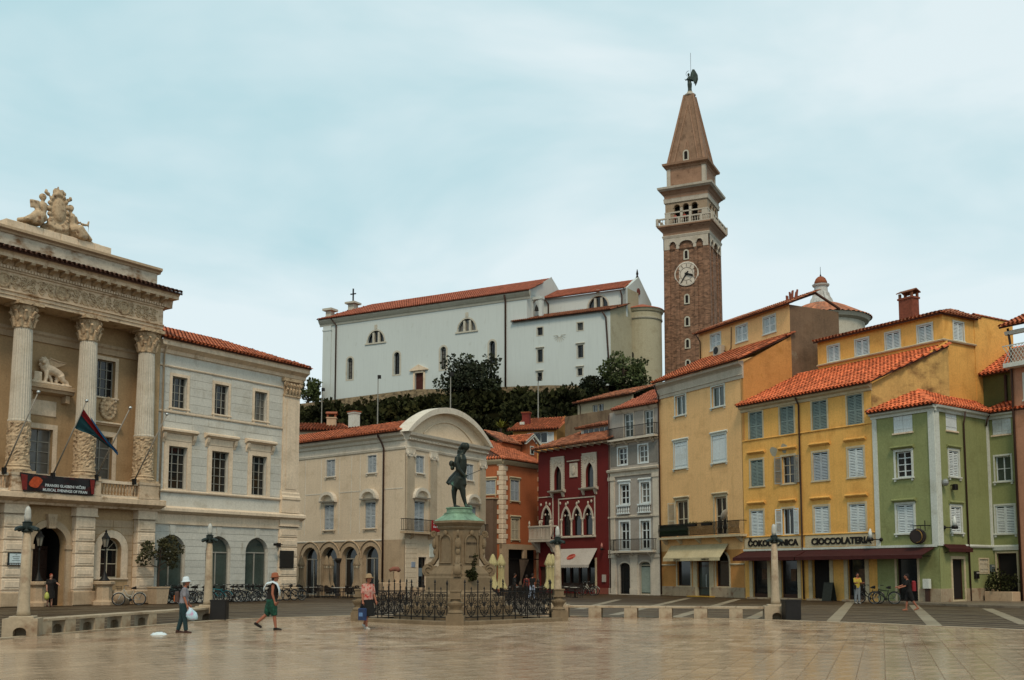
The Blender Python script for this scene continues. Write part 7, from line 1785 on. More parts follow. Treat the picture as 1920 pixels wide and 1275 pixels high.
wr = thing('wreath', 'dark green laurel wreath leaning on the pedestal front', 'wreath', MF.sub(.5, -.95, 0, 1.58).M @ Matrix.Scale(.75, 4))
q = MB(); q.c = []; rw = random.Random(5)
for i in range(16):
    t = 2*pi*i/16; leaves(q, (.18*cos(t)-.05, -.05, .1+.16*sin(t)), (.1, .08, .1), 22, .12, rw)
for i in range(10): leaves(q, (.05+.01*i, .1, .3+.08*i), (.07, .06, .08), 14, .1, rw)
part('leaves', q, LEAF_D, wr); part('stem', MB().tube([(-.05,.06,0), (.1,.14,.9)], .025, 6), BARK, wr)
# fence round the monument
FV = [ground(854, 1173), ground(1047, 1164.5), Vector((2*MX-ground(854, 1173).x, 2*MY-ground(854, 1173).y, 0)), ground(674, 1165)]
FE = thing('monument_fence', 'black wrought-iron scroll fence on a stone kerb round the statue', 'fence', MF)
POSTM = mesh_of(MB().lathe([(.24, .5), (.27, .54), (.24, .58), (.17, .66), (.2, .74), (.27, .86), (.29, .94), (.2, .98), (.17, 1.04), (.17, 1.1)], 16).box(-.3, .3, -.3, .3, 0, .42).box(-.26, .26, -.26, .26, .42, .5).box(-.22, .22, -.22, .22, 1.1, 1.16).box(-.17, .17, -.17, .17, 1.16, 1.4).box(-.2, .2, -.2, .2, 1.4, 1.46), 'stone_post', PED); POSTM.transform(Matrix.Diagonal((1, 1, .8, 1)))
IRONF = mat('fence iron', C('#191715'), rough=.55, metal=.3, var=.2, bump=0)
def bay(w, sh):
    m = MB(); r = .013
    m.box(0, w, -.018, .018, .12, .15); m.box(0, w, -.015, .015, .96, .985)
    m.tube([(0,0,.02), (0,0,1.22)], .02, 4); m.lathe([(.0, 1.2), (.035, 1.22), (.012, 1.27), (.04, 1.31), (.003, 1.42)], 6, 0, 0)
    m.tube([(w/2,0,.12), (w/2,0,1.08)], r, 4); m.lathe([(.0, 1.06), (.03, 1.09), (.002, 1.17)], 5, w/2, 0)
    c = w/2
    for sg in (-1, 1):
        m.tube([(c+sg*(.02+.24*t), 0, .16+.36*t**1.5) for t in [i/6 for i in range(7)]], r, 4)
        for (x, z, a0, tu, rr_, s2) in ((c+sg*.17, .66, pi/2, 1.3, .11, sg), (c+sg*.12, .3, -pi/2, 1.3, .1, -sg), (c+sg*.13, .86, 0, 1.2, .08, sg), (c+sg*.2, .48, pi/2, 1.1, .06, sg)):
            m.tube([(px_, 0, pz_) for px_, pz_ in spiral(x, z, rr_, .02, tu, a0, 12, s2)], r, 4)
        m.tube([(c+sg*.02, 0, .5), (c+sg*.1, 0, .72), (c+sg*.04, 0, .95)], r, 4)
    for t in range(6):
        a_ = 2*pi*t/6; m.ball((c+.05*cos(a_), 0, .56+.05*sin(a_)), (.028, .02, .028), 5, 4)
    return m
for k in range(4):
    A_, B_ = FV[k], FV[(k+1) % 4]; d = B_-A_; L_ = d.length; an = atan2(d.y, d.x)
    f_ = Fr((A_.x, A_.y), an)
    kb = MB().pillow(-.1, L_+.1, -.3, .3, 0, .14, .02); part('kerb', kb, PED, FE, f_)
    part('stone_post', POSTM, None, FE, Fr((A_.x, A_.y), an+pi/4))
    n = round((L_-.8)/.56); w_ = (L_-.8)/n; bmh = mesh_of(bay(w_, 0), 'iron_panel', IRONF)
    for i in range(n): part('iron_panel', bmh, None, FE, f_.sub(.4+i*w_, 0, 0, .12))
    part('end_standard', MB().tube([(L_-.4,0,.12), (L_-.4,0,1.34)], .02, 4).lathe([(.03, 1.34), (.04, 1.4), (.003, 1.52)], 6, L_-.4, 0), IRONF, FE, f_)
part('gravel_bed', MB().add([(*(Vector((p.x, p.y, 0))*.96+Vector((MX, MY, 0))*.04).xy, .05) for p in FV], [(0,1,2,3)]), PED, FE, Matrix())
# ---------------------------------------------------------------- stone column lamps
LGL = mat('white lamp glass', C('#a8a79e'), rough=.35, var=.06, bump=.1, bscale=60)
GRM = mat('green painted metal', C('#1c2521'), rough=.5, var=.2)
def col_lamp(label, p, ang):
    T = thing('column_lamp', label, 'street lamp', Fr((p.x, p.y), ang), 'stone column lamps')
    b = MB(); wall(b, -.45, .45, 0, .5, [(-.17, .17, 0, .26, .13)], -.45, .5)
    b.quad((-.45,-.45,0), (-.45,-.45,.5), (-.45,.45,.5), (-.45,.45,0)); b.quad((.45,-.45,0), (.45,.45,0), (.45,.45,.5), (.45,-.45,.5)); b.quad((-.45,.45,0), (-.45,.45,.5), (.45,.45,.5), (.45,.45,0)); b.quad((-.45,-.45,.5), (.45,-.45,.5), (.45,.45,.5), (-.45,.45,.5)); b.quad((-.2,.05,0), (.2,.05,0), (.2,.05,.4), (-.2,.05,.4))
    b.cbox(-.32, .32, -.32, .32, .5, .56, .02)
    part('base', b, MARBLE, T)
    part('column', MB().lathe([(.19, .56), (.17, .7), (.155, 1.0), (.135, 1.8), (.11, 2.9)], 20), MARBLE, T, None, True)
    part('collar', MB().lathe([(.14, 2.88), (.16, 2.92), (.13, 2.96), (.13, 3.14), (.15, 3.16), (.1, 3.18)], 16), GRM, T)
    q = MB()
    for k in range(4):
        a_ = k*pi/2+pi/4; i0 = len(q.v)
        q.tube([(.08,0,2.98), (.2,0,3.01), (.3,0,2.98), (.37,0,2.92)], [.04, .055, .06, .025], 6)
        for i in range(i0, len(q.v)):
            x, y, z = q.v[i]; q.v[i] = (x, y*1.9, z)
        q.xf(Matrix.Rotation(a_, 4, 'Z'), i0)
    part('petal_reflector', q, GRM, T); part('glass', MB().lathe([(.085, 3.18), (.092, 3.3), (.08, 3.5), (.05, 3.58), (.01, 3.61)], 16), LGL, T, None, True)
    return T
LP = [(ground(42, 1193), 'stone column lamp at the left edge with bench joined'), (ground(389, 1162), 'stone column lamp by the black bin left of the statue'), (ground(1046, 1157), 'stone column lamp behind the right corner of the iron fence'), (ground(1455, 1161), 'stone column lamp by the bin in front of the yellow house')]
for p, l in LP: col_lamp(l, p, .25 if p.x < 0 else -.15)
def bench(label, p0, p1, us, vref):
    d = p1-p0; L_ = d.length; f_ = Fr((p0.x, p0.y), atan2(d.y, d.x)); T = thing('stone_bench', label, 'bench', f_, 'long stone benches')
    n = len(us); xs = []
    for u, v in us:
        g_ = f_.I @ ground(u, v); xs.append(g_.x)
    ed = [.42]+xs+[L_-.42]
    leg = MB(); wall(leg, -.26, .26, 0, .39, [(-.14, .14, 0, .27, .11)], -.25, .5); wall(leg, -.26, .26, 0, .39, [(-.14, .14, 0, .27, .11)], .25, 0); leg.xf(Matrix.Rotation(-pi/2, 4, 'Z')); leg.quad((-.25,-.26,0), (.25,-.26,0), (.25,-.26,.39), (-.25,-.26,.39)); leg.quad((-.25,.26,0), (.25,.26,0), (.25,.26,.39), (-.25,.26,.39)); leg.quad((-.05,-.2,0), (-.05,.2,0), (-.05,.2,.3), (-.05,-.2,.3)); lm = mesh_of(leg, 'leg', MARBLE)
    for x in xs: part('leg', lm, None, T, f_.sub(x, 0))
    for a_, b_ in zip(ed, ed[1:]): part('slab', MB().cbox(a_+.005, b_-.005, -.27, .27, .392, .47, .012), MARBLE, T)
    return T
bench('long stone bench on the left with arched feet', LP[0][0], LP[1][0], [(119, 1191), (172, 1187), (226, 1182), (278, 1177.5), (330, 1173)], 0)
bench('long low stone bench on the right of the statue', LP[2][0], LP[3][0], [(1120, 1157), (1185, 1158), (1249, 1159), (1314, 1160), (1380, 1161)], 0)
BINM = mat('black bin', C('#191614'), rough=.5, var=.15)
for u, v, l in ((411, 1163, 'black square litter bin beside the left column lamp'), (1484, 1163, 'black square litter bin beside the right column lamp')):
    p = ground(u, v); T = thing('litter_bin', l, 'bin', Fr((p.x, p.y), .05), 'black litter bins')
    part('body', MB().cbox(-.29, .29, -.28, .28, .03, .74, .03), BINM, T); part('rim', MB().box(-.3, .3, -.29, -.25, .7, .76).box(-.3, .3, .25, .29, .7, .76).box(-.3, -.26, -.25, .25, .7, .76).box(.26, .3, -.25, .25, .7, .76), BINM, T); part('foot', MB().box(-.24, .24, -.24, .24, 0, .03), IRON, T)
p = ground(297, 1191); q = MB(); rb_ = random.Random(8)
N1, N2 = 14, 9
for j in range(N2):
    for i in range(N1):
        x, y = (i/(N1-1)-.5), (j/(N2-1)-.5); h = max(0, 1-(x*x+y*y)*4); q.v.append((x*.44+.02*rb_.random(), y*.3, .015+.075*h**.7*(.75+.5*rb_.random())))
q.f = [(j*N1+i, j*N1+i+1, (j+1)*N1+i+1, (j+1)*N1+i) for j in range(N2-1) for i in range(N1-1)]
tag(part('plastic_bag', q, mat('white plastic', C('#c9d2d2'), rough=.35, var=.05), None, Fr((p.x, p.y), .2), True), 'crumpled white plastic bag lying on the wet paving', 'bag')
# ---------------------------------------------------------------- lanterns and planters by the town hall
def lantern(label, p):
    T = thing('lantern_post', label, 'street lamp', Fr((p.x, p.y), TF.a), 'iron lanterns on stone pedestals')
    part('pedestal', MB().lathe([(.62, 0), (.62, .18), (.5, .24), (.45, .3), (.42, 1.0), (.48, 1.06), (.58, 1.14), (.58, 1.26), (.5, 1.3)], 8), STONE_D, T)
    part('post', MB().lathe([(.3, 1.3), (.28, 1.36), (.16, 1.5), (.1, 1.7), (.05, 1.85), (.045, 2.9), (.07, 2.95), (.04, 3.0), (.05, 3.12)], 10), IRON, T, None, True)
    fr_ = MB().lathe([(.12, 3.12), (.16, 3.16)], 6); 
    for k in range(6):
        a_ = 2*pi*k/6; fr_.tube([(.13*cos(a_), .13*sin(a_), 3.14), (.21*cos(a_), .21*sin(a_), 3.62)], .014, 4)
    fr_.lathe([(.26, 3.62), (.24, 3.68), (.12, 3.82), (.1, 3.9), (.05, 3.95), (.07, 4.02), (.01, 4.12)], 6)
    part('lantern_frame', fr_, IRON, T); part('lantern_glass', MB().lathe([(.11, 3.16), (.195, 3.62)], 6), mat('smoky lantern glass', C('#7d776a'), rough=.25, var=.1), T)
lantern('black iron lantern on a stone pedestal beside the town hall door', ground(69, 1137)); lantern('black iron lantern on a stone pedestal before the arched window', ground(194, 1134.5))
p = TF.M @ Vector((TF.px(296, 1126, -1.5)[0], -1.5, 0)); T = thing('planter', 'square stone planter holding the small tree by the town hall', 'planter', Fr((p.x, p.y), TF.a)); part('trough', MB().add([(-.36,-.36,0), (.36,-.36,0), (.36,.36,0), (-.36,.36,0), (-.43,-.43,.95), (.43,-.43,.95), (.43,.43,.95), (-.43,.43,.95)], [(0,1,5,4), (1,2,6,5), (2,3,7,6), (3,0,4,7), (4,5,6,7)]), STONE_D, T); part('rim', MB().box(-.46, .46, -.46, .46, .9, .97), STONE_D, T)
T = tree('small_tree', 'small sparse tree growing in the stone planter by the bicycles', Fr((p.x, p.y), TF.a), 0, 0, .95, 2.6, 1.25, 10, mat('dull green leaves', C('#3c3a22'), var=.4, tone=.5, bump=0), None, .06, 12, .15, .1, low=.35)
p = TF.M @ Vector((TF.px(225, 1120, -.9)[0], -.9, 0)); T = thing('low_planter', 'low round stone planter behind the white bicycle', 'planter', Fr((p.x, p.y), 0)); part('bowl', MB().lathe([(.5, 0), (.62, .4), (.66, .75), (.6, .8), (.55, .7)], 16), STONE_D, T, None, True); part('soil', MB().lathe([(.56, .68), (.3, .76)], 16), BARK, T)
# ---------------------------------------------------------------- flagpoles, flag and banner on the balcony
POLE = mat('flagpole paint', C('#8d867a'), rough=.4, var=.1, bump=0)
zz2 = lambda x, y: (x/4.553, 680+y/4.553)
fl = []
for i, (b_, t_, lab) in enumerate((((35, 915), (328, 250), 'slanted flagpole in front of the left column, no flag'), ((450, 960), (740, 325), 'slanted flagpole carrying the teal and red flag'), ((820, 975), (1112, 385), 'slanted flagpole right of the flag, bare'), ((1145, 1010), (1425, 440), 'slanted flagpole at the right end of the balcony'))):
    sb, zb_ = TF.px(*zz2(*b_), -1.0); best = min((abs(TF.px(*zz2(*t_), -y)[0]-sb-.1), y) for y in [k*.05 for k in range(20, 120)]); y_ = -best[1]
    st, zt_ = TF.px(*zz2(*t_), y_)
    T = thing('flagpole', lab, 'flagpole', TF.sub(sb, -1.0, 0, zb_), 'flagpoles along the balcony')
    part('pole', MB().tube([(sb,-1.0,zb_), (st,y_,zt_)], [.045, .03], 8), POLE, T, TF, True); part('ball', MB().ball((st,y_,zt_), .09, 10, 7), mat('steel ball', C('#b5b8b6'), rough=.25, metal=.7, bump=0), T, TF, True); part('bracket', MB().box(sb-.08, sb+.08, -1.12, -.9, zb_-.2, zb_+.12), IRON, T, TF)
    fl.append((Vector((sb, -1.0, zb_)), Vector((st, y_, zt_))))
b0, t0 = fl[1]; A_ = b0+(t0-b0)*.90; B_ = b0+(t0-b0)*.64
F_ = thing('flag', 'wet drooping flag in teal and red with blue edge on the balcony', 'flag', TF.sub(A_.x, A_.y, 0, A_.z))
sT, zT = TF.px(*zz2(1005, 775), A_.y+.5); tip = Vector((sT, A_.y+.5, zT)); mid = Vector((*[TF.px(*zz2(800, 610), A_.y+.3)[0]], A_.y+.3, TF.px(*zz2(800, 610), A_.y+.3)[1]))
def cloth(P0, P1, Q0, Q1, n, fold, ph):
    m = MB(); K = 14
    for i in range(K+1):
        t = i/K
        for j in range(n+1):
            s = j/n; a_ = P0.lerp(P1, s); b_ = Q0.lerp(Q1, s); p = a_.lerp(b_, t); p = p+Vector((0, fold*sin(s*9+ph+t*4)*(.3+t), -.08*sin(pi*t)))
            m.v.append(tuple(p))
    m.f = [(i*(n+1)+j, i*(n+1)+j+1, (i+1)*(n+1)+j+1, (i+1)*(n+1)+j) for i in range(K) for j in range(n)]
    return m
M1, M2 = A_.lerp(B_, .22), A_.lerp(B_, .06)
part('teal_field', cloth(M1, B_, tip.lerp(mid, .02)+Vector((-.02, .02, 0)), mid, 8, .06, 0), mat('teal flag cloth', C('#1d4248'), rough=.85, var=.12), F_, TF, True)
part('red_field', cloth(A_, A_.lerp(B_, .3), tip+Vector((-.05, -.03, .1)), tip.lerp(mid, .35)+Vector((0, -.03, 0)), 6, .05, 1), mat('red flag cloth', C('#7a1418'), rough=.85, var=.12), F_, TF, True)
part('blue_edge', cloth(A_.lerp(tip, .18)+Vector((0, -.06, .02)), A_.lerp(tip, .22)+Vector((0, -.06, -.12)), tip+Vector((0, -.04, .03)), tip+Vector((-.02, -.04, -.1)), 3, .03, 2), mat('blue flag cloth', C('#1f4f72'), rough=.85, var=.12), F_, TF, True)
BT = thing('banner', 'black and red concert banner tied to the town hall balustrade', 'banner', TF.sub(-20.3, -1.08, 0, 5.9))
q = MB(); NB = 24
for i in range(NB+1):
    t = i/NB; x0, x1 = -20.41+(4.42)*t, -20.2+4.05*t; zt_ = 6.86-.04*t-.05*sin(pi*t); zb_ = 5.92+.02*sin(pi*t*2)
    q.v += [(x0,-1.08-.02*sin(t*20),zt_), ((x0+x1)/2,-1.1-.03*sin(t*17),(zt_+zb_)/2), (x1,-1.1-.02*sin(t*23),zb_)]
q.f = [(i*3+k, i*3+k+1, i*3+4+k, i*3+3+k) for i in range(NB) for k in (0, 1)]
bm_ = mat('banner print', C('#140c0b'), rough=.45, var=.3, bump=0, stain=C('#5d1712'), sthr=.52, sscale=(.9, 1, 2.2))
part('cloth', q, bm_, BT, TF)
q = MB()
for x0, x1 in ((-20.36, -20.0), (-16.4, -16.12)): q.add([(x0,-1.13,6.78), (x1,-1.13,6.74), (x1,-1.13,5.98), (x0+.1,-1.13,5.98)], [(0,1,2,3)])
part('red_end', q, mat('banner red', C('#6b1a12'), rough=.45, var=.5, scale=5, stain=C('#a8421c'), sthr=.6, sscale=(4, 4, 4), bump=0), BT, TF)
q = MB().add([(-19.55+.34*cos(t)*(1+.3*sin(2*t)), -1.145, 6.4+.3*sin(t)) for t in [2*pi*i/14 for i in range(14)]], [tuple(range(14))]); part('flame_emblem', q, mat('flame print', C('#a3401a'), rough=.5, var=.5, scale=6, bump=0), BT, TF)
lettering(BT, TF, 'PIRANSKI GLASBENI VEČERI', .2, -17.85, -1.15, 6.22, WOOD_W, .002, .004, xs=.95); lettering(BT, TF, 'MUSICAL EVENINGS OF PIRAN', .2, -17.85, -1.15, 5.98, WOOD_W, .002, .004, xs=.95)
# ---------------------------------------------------------------- parasols, tables and chairs, stone fountain
def parasol_mesh(rs, m):
    q = MB(); n = 32; prof = [(.04, 2.98), (.1, 2.85), (.22, 2.45), (.24, 2.3), (.17, 2.2), (.16, 1.9), (.15, 1.5), (.17, 1.2), (.24, .95), (.3, .75)]
    for j, (r, z) in enumerate(prof):
        for i in range(n):
            a_ = 2*pi*i/n; k = 1+(.28 if z < 2.4 else .12)*cos(8*a_+j*.25)*(1 if j else 0); q.v.append((r*k*rs*cos(a_), r*k*rs*sin(a_), z+(.06*cos(8*a_) if j == len(prof)-1 else 0)))
    q.f = [(j*n+i, j*n+(i+1) % n, (j+1)*n+(i+1) % n, (j+1)*n+i) for j in range(len(prof)-1) for i in range(n)]
    return mesh_of(q, 'canopy', m, True)
PT, PY = parasol_mesh(1, mat('tan parasol cloth', C('#85735c'), rough=.9, var=.15, scale=2)), parasol_mesh(1.15, mat('pale yellow parasol cloth', C('#a89c70'), rough=.9, var=.15, scale=2))
tie = mesh_of(MB().lathe([(.19, 2.12), (.2, 2.16), (.19, 2.2)], 12), 'strap', WOOD_C); pol = mesh_of(MB().tube([(0,0,.05), (0,0,3.05)], .03, 8).box(-.3, .3, -.3, .3, 0, .07), 'pole', IRON)
def parasol(label, u, v, Y, me, group):
    p = at_depth(u, v, Y); T = thing('parasol', label, 'parasol', Fr((p.x, p.y), 0), group); part('canopy', me, None, T); part('strap', tie, None, T); part('pole', pol, None, T)
for u, Y, l in ((564, 80.5, 'furled tan parasol next to the town hall corner'), (611.5, 77.5, 'furled tan parasol, left of the close pair'), (619, 78.5, 'furled tan parasol, right of the close pair'), (668, 75.5, 'furled tan parasol before the right-hand arch')): parasol(l, u, 1100, Y, PT, 'tan parasols')
for u, Y, l in ((924, 70, 'furled yellow parasol just right of the pedestal'), (939.5, 71, 'furled yellow parasol, second from the pedestal'), (1030, 69, 'furled yellow parasol behind the column lamp, left one'), (1036, 70.5, 'furled yellow parasol behind the column lamp, right one')): parasol(l, u, 1100, Y, PY, 'yellow parasols')
CHM = mat('dark rattan', C('#241c17'), rough=.7, var=.3, scale=8); TTOP = mat('pale table top', C('#a9a49a'), rough=.4, var=.05)
def cafe_table():
    T = thing('cafe_table', '', 'table'); part('top', MB().lathe([(.34, .70), (.35, .72), (.34, .74)], 16), TTOP, T); part('leg', MB().tube([(0,0,.03), (0,0,.7)], .03, 6), IRON, T); part('foot', MB().lathe([(.22, 0), (.2, .03), (.04, .05)], 12), IRON, T); return T
def cafe_chair():
    T = thing('cafe_chair', '', 'chair'); part('seat', MB().cbox(-.22, .22, -.22, .22, .42, .47, .02), CHM, T)
    b = MB(); 
    for i in range(5): b.box(-.2+i*.09, -.2+i*.09+.05, .19, .215, .47, .86)
    b.tube([(-.22,.2,.46), (-.2,.22,.8), (0,.23,.88), (.2,.22,.8), (.22,.2,.46)], .022, 6); part('backrest', b, CHM, T)
    for x in (-.19, .19):
        for y in (-.19, .19): part('leg', MB().tube([(x,y,0), (x*.95,y*.95,.43)], .017, 5), IRON, T)
    part('armrest', MB().tube([(-.22,.2,.66), (-.25,-.18,.64), (-.23,-.2,.44)], .018, 5), CHM, T); part('armrest', MB().tube([(.22,.2,.66), (.25,-.18,.64), (.23,-.2,.44)], .018, 5), CHM, T); return T
t0_, c0_ = cafe_table(), cafe_chair(); first = True
ORD = 'first second third fourth fifth sixth seventh'.split(); k_cafe = {'arcade cafe': 0, 'red house cafe': 0}
def cafe(u, Y, k, ltab, lch, grp):
    global first
    p = at_depth(u, 1100, Y); M = at_xy(p.x, p.y, k*.7)
    if first: place_tree(t0_, M); T = t0_
    else: T = dup(t0_, M)
    n_ = ORD[k_cafe[grp]]; k_cafe[grp] += 1
    T['label'] = ltab % n_; T['group'] = grp+' tables'
    for s_ in (0, 1):
        a_ = k*.9+s_*pi*1.05; M = at_xy(p.x+.62*cos(a_), p.y+.62*sin(a_), a_-pi/2)
        if first and s_ == 0: c = c0_; place_tree(c, M)
        else: c = dup(c0_, M)
        sd_ = ('right' if cos(a_) > 0 else 'left') if abs(cos(a_)) > .6 else ('far' if sin(a_) > 0 else 'near')
        c['label'] = lch % (sd_, n_); c['group'] = grp+' chairs'
    first = False
def place_tree(o, M):
    o.matrix_world = M; d = M @ WM[o.name].inverted(); WM[o.name] = M
    for ch in CH.get(o.name, []): WM[ch.name] = d @ WM[ch.name]
for i, u in enumerate((556, 578, 596, 630, 645, 660, 684)):
    cafe(u, 75.5+(i % 3)*1.1-(u-556)*.012, i, 'round cafe table by the arches, %s from the town hall corner', 'rattan chair on the %s side of the %s cafe table from the town hall', 'arcade cafe')
for i, u in enumerate((938, 962, 978, 1003, 1018, 1062, 1078)):
    cafe(u, 76+(i % 3)*1.6, i+3, 'round cafe table near the yellow parasols, %s from the pedestal', 'rattan chair on the %s side of the %s cafe table right of the pedestal', 'red house cafe')
p = at_depth(735, 1110, 72.5); T = thing('stone_fountain', 'stone trough with a carved spout pillar behind the floral-shirt woman', 'fountain', Fr((p.x, p.y), .3))
FS = mat('warm sandstone', C('#a88f73'), stain=C('#8a6a50'), sthr=.55, sscale=(2, 2, 2)); part('trough', MB().cbox(-.85, .85, -.5, .5, .3, 1.1, .04), FS, T); part('pillar', MB().cbox(.1, .5, -.15, .25, 1.1, 1.85, .03), FS, T)
for x in (-.6, .6): part('foot', MB().lathe([(.2, 0), (.24, .15), (.16, .3)], 10, x, 0), FS, T)
q = MB().tube([(.4,.05,1.85), (.32,0,2.0), (.05,-.05,2.02), (-.2,-.1,1.9)], [.22, .2, .15, .1], 10); part('spout', q, mat('red brown spout', C('#7d5040'), var=.2), T, None, True)
q = MB().box(1.3, 2.3, -.3, .4, 0, .75); part('side_block', q, FS, T)
# curtain and dark cafe front below the orange house
p = ORF.M @ Vector((2.6, -.5, 0)); T = thing('tied_curtain', 'brown tied-back curtain hanging at the dark cafe front', 'curtain', ORF.sub(1.9, -.45))
q = MB(); n = 18
for j in range(9):
    t = j/8; w_ = 1.5*(1-t)**1.3+.22; cx_ = .9-.55*t
    for i in range(n+1): s = i/n-.5; q.v.append((cx_+s*w_, .06*sin(s*40), 2.95-1.9*t))
q.f = [(j*(n+1)+i, j*(n+1)+i+1, (j+1)*(n+1)+i+1, (j+1)*(n+1)+i) for j in range(8) for i in range(n)]; part('cloth', q, mat('brown curtain', C('#5a4c40'), var=.2), T, None, True)
part('tail', MB().tube([(.35,0,1.05), (.3,0,.8), (.3,0,.4)], [.08, .14, .2], 9), MATS['brown curtain'], T)
# sandwich board, wall boxes and planter on the right
p = Y2F.M @ Vector((7.95, -.6, 0)); T = thing('sandwich_board', 'dark chalkboard standing by the chocolate shop door', 'sign', Fr((p.x, p.y), Y2F.a))
for s_ in (-1, 1): part('board', MB().add([(-.36,s_*.28,0), (.36,s_*.28,0), (.36,s_*.03,1.15), (-.36,s_*.03,1.15), (-.36,s_*.28+.03,0), (.36,s_*.28+.03,0), (.36,s_*.03+.03,1.15), (-.36,s_*.03+.03,1.15)], [(0,1,2,3), (7,6,5,4), (0,4,5,1), (1,5,6,2), (2,6,7,3), (3,7,4,0)]), mat('chalkboard', C('#20231d'), rough=.7, var=.3, scale=6), T)
T = thing('utility_post', 'small white utility box on a brown post by the green wall', 'utility box', Y2F.sub(14.85, -.25)); part('post', MB().box(-.12, .12, -.05, .1, 0, .85), RUST, T); part('box', MB().cbox(-.22, .22, -.12, .1, .85, 1.4, .02), WTRIM, T)
for i, (x, z, l) in enumerate(((3.9, 1.6, 'dark letter box on the green wall near the drainpipe'), (5.75, 2.0, 'grey meter box on the green wall by the far door'))):
    T = thing('wall_box', l, 'box', GSF.sub(x, 0, 0, z), 'boxes on the green wall'); part('casing', MB().cbox(-.2, .2, -.16, 0, -.2, .25, .02), IRON if i == 0 else mat('blue grey box', C('#4a5452')), T); part('flap', MB().box(-.15, .15, -.18, -.16, .1, .2), WOOD_F, T)
p = GBF.M @ Vector((1.3, -1.3, 0)); T = thing('planter', 'grey planter with a dark shrub at the right edge', 'planter', Fr((p.x, p.y), Y2F.a)); part('box', MB().cbox(-.9, .9, -.4, .4, .1, .65, .03), STONE_D, T)
q = MB(); q.c = []; rw = random.Random(9)
for i in range(12): leaves(q, (rw.uniform(-.7, .7), rw.uniform(-.25, .25), .9+rw.random()*.7), (.35, .3, .35), 60, .14, rw)
part('shrub', q, LEAF_D, T)
# raised footway in front of the green house
pts = [ground(1650, 1131), ground(1762, 1135), ground(1815, 1137.5), ground(1930, 1141), Vector((40, 62, 0)), Vector((40, 72, 0)), Y2F.M @ Vector((11, .3, 0))]
fw_ = MB().pxy([(v.x, v.y) for v in pts], -.02, .1); structure(part('footway', fw_, mat('footway stone', C('#6f6353'), stain=C('#574b3e'), sthr=.5, rough=.5, var=.2)))
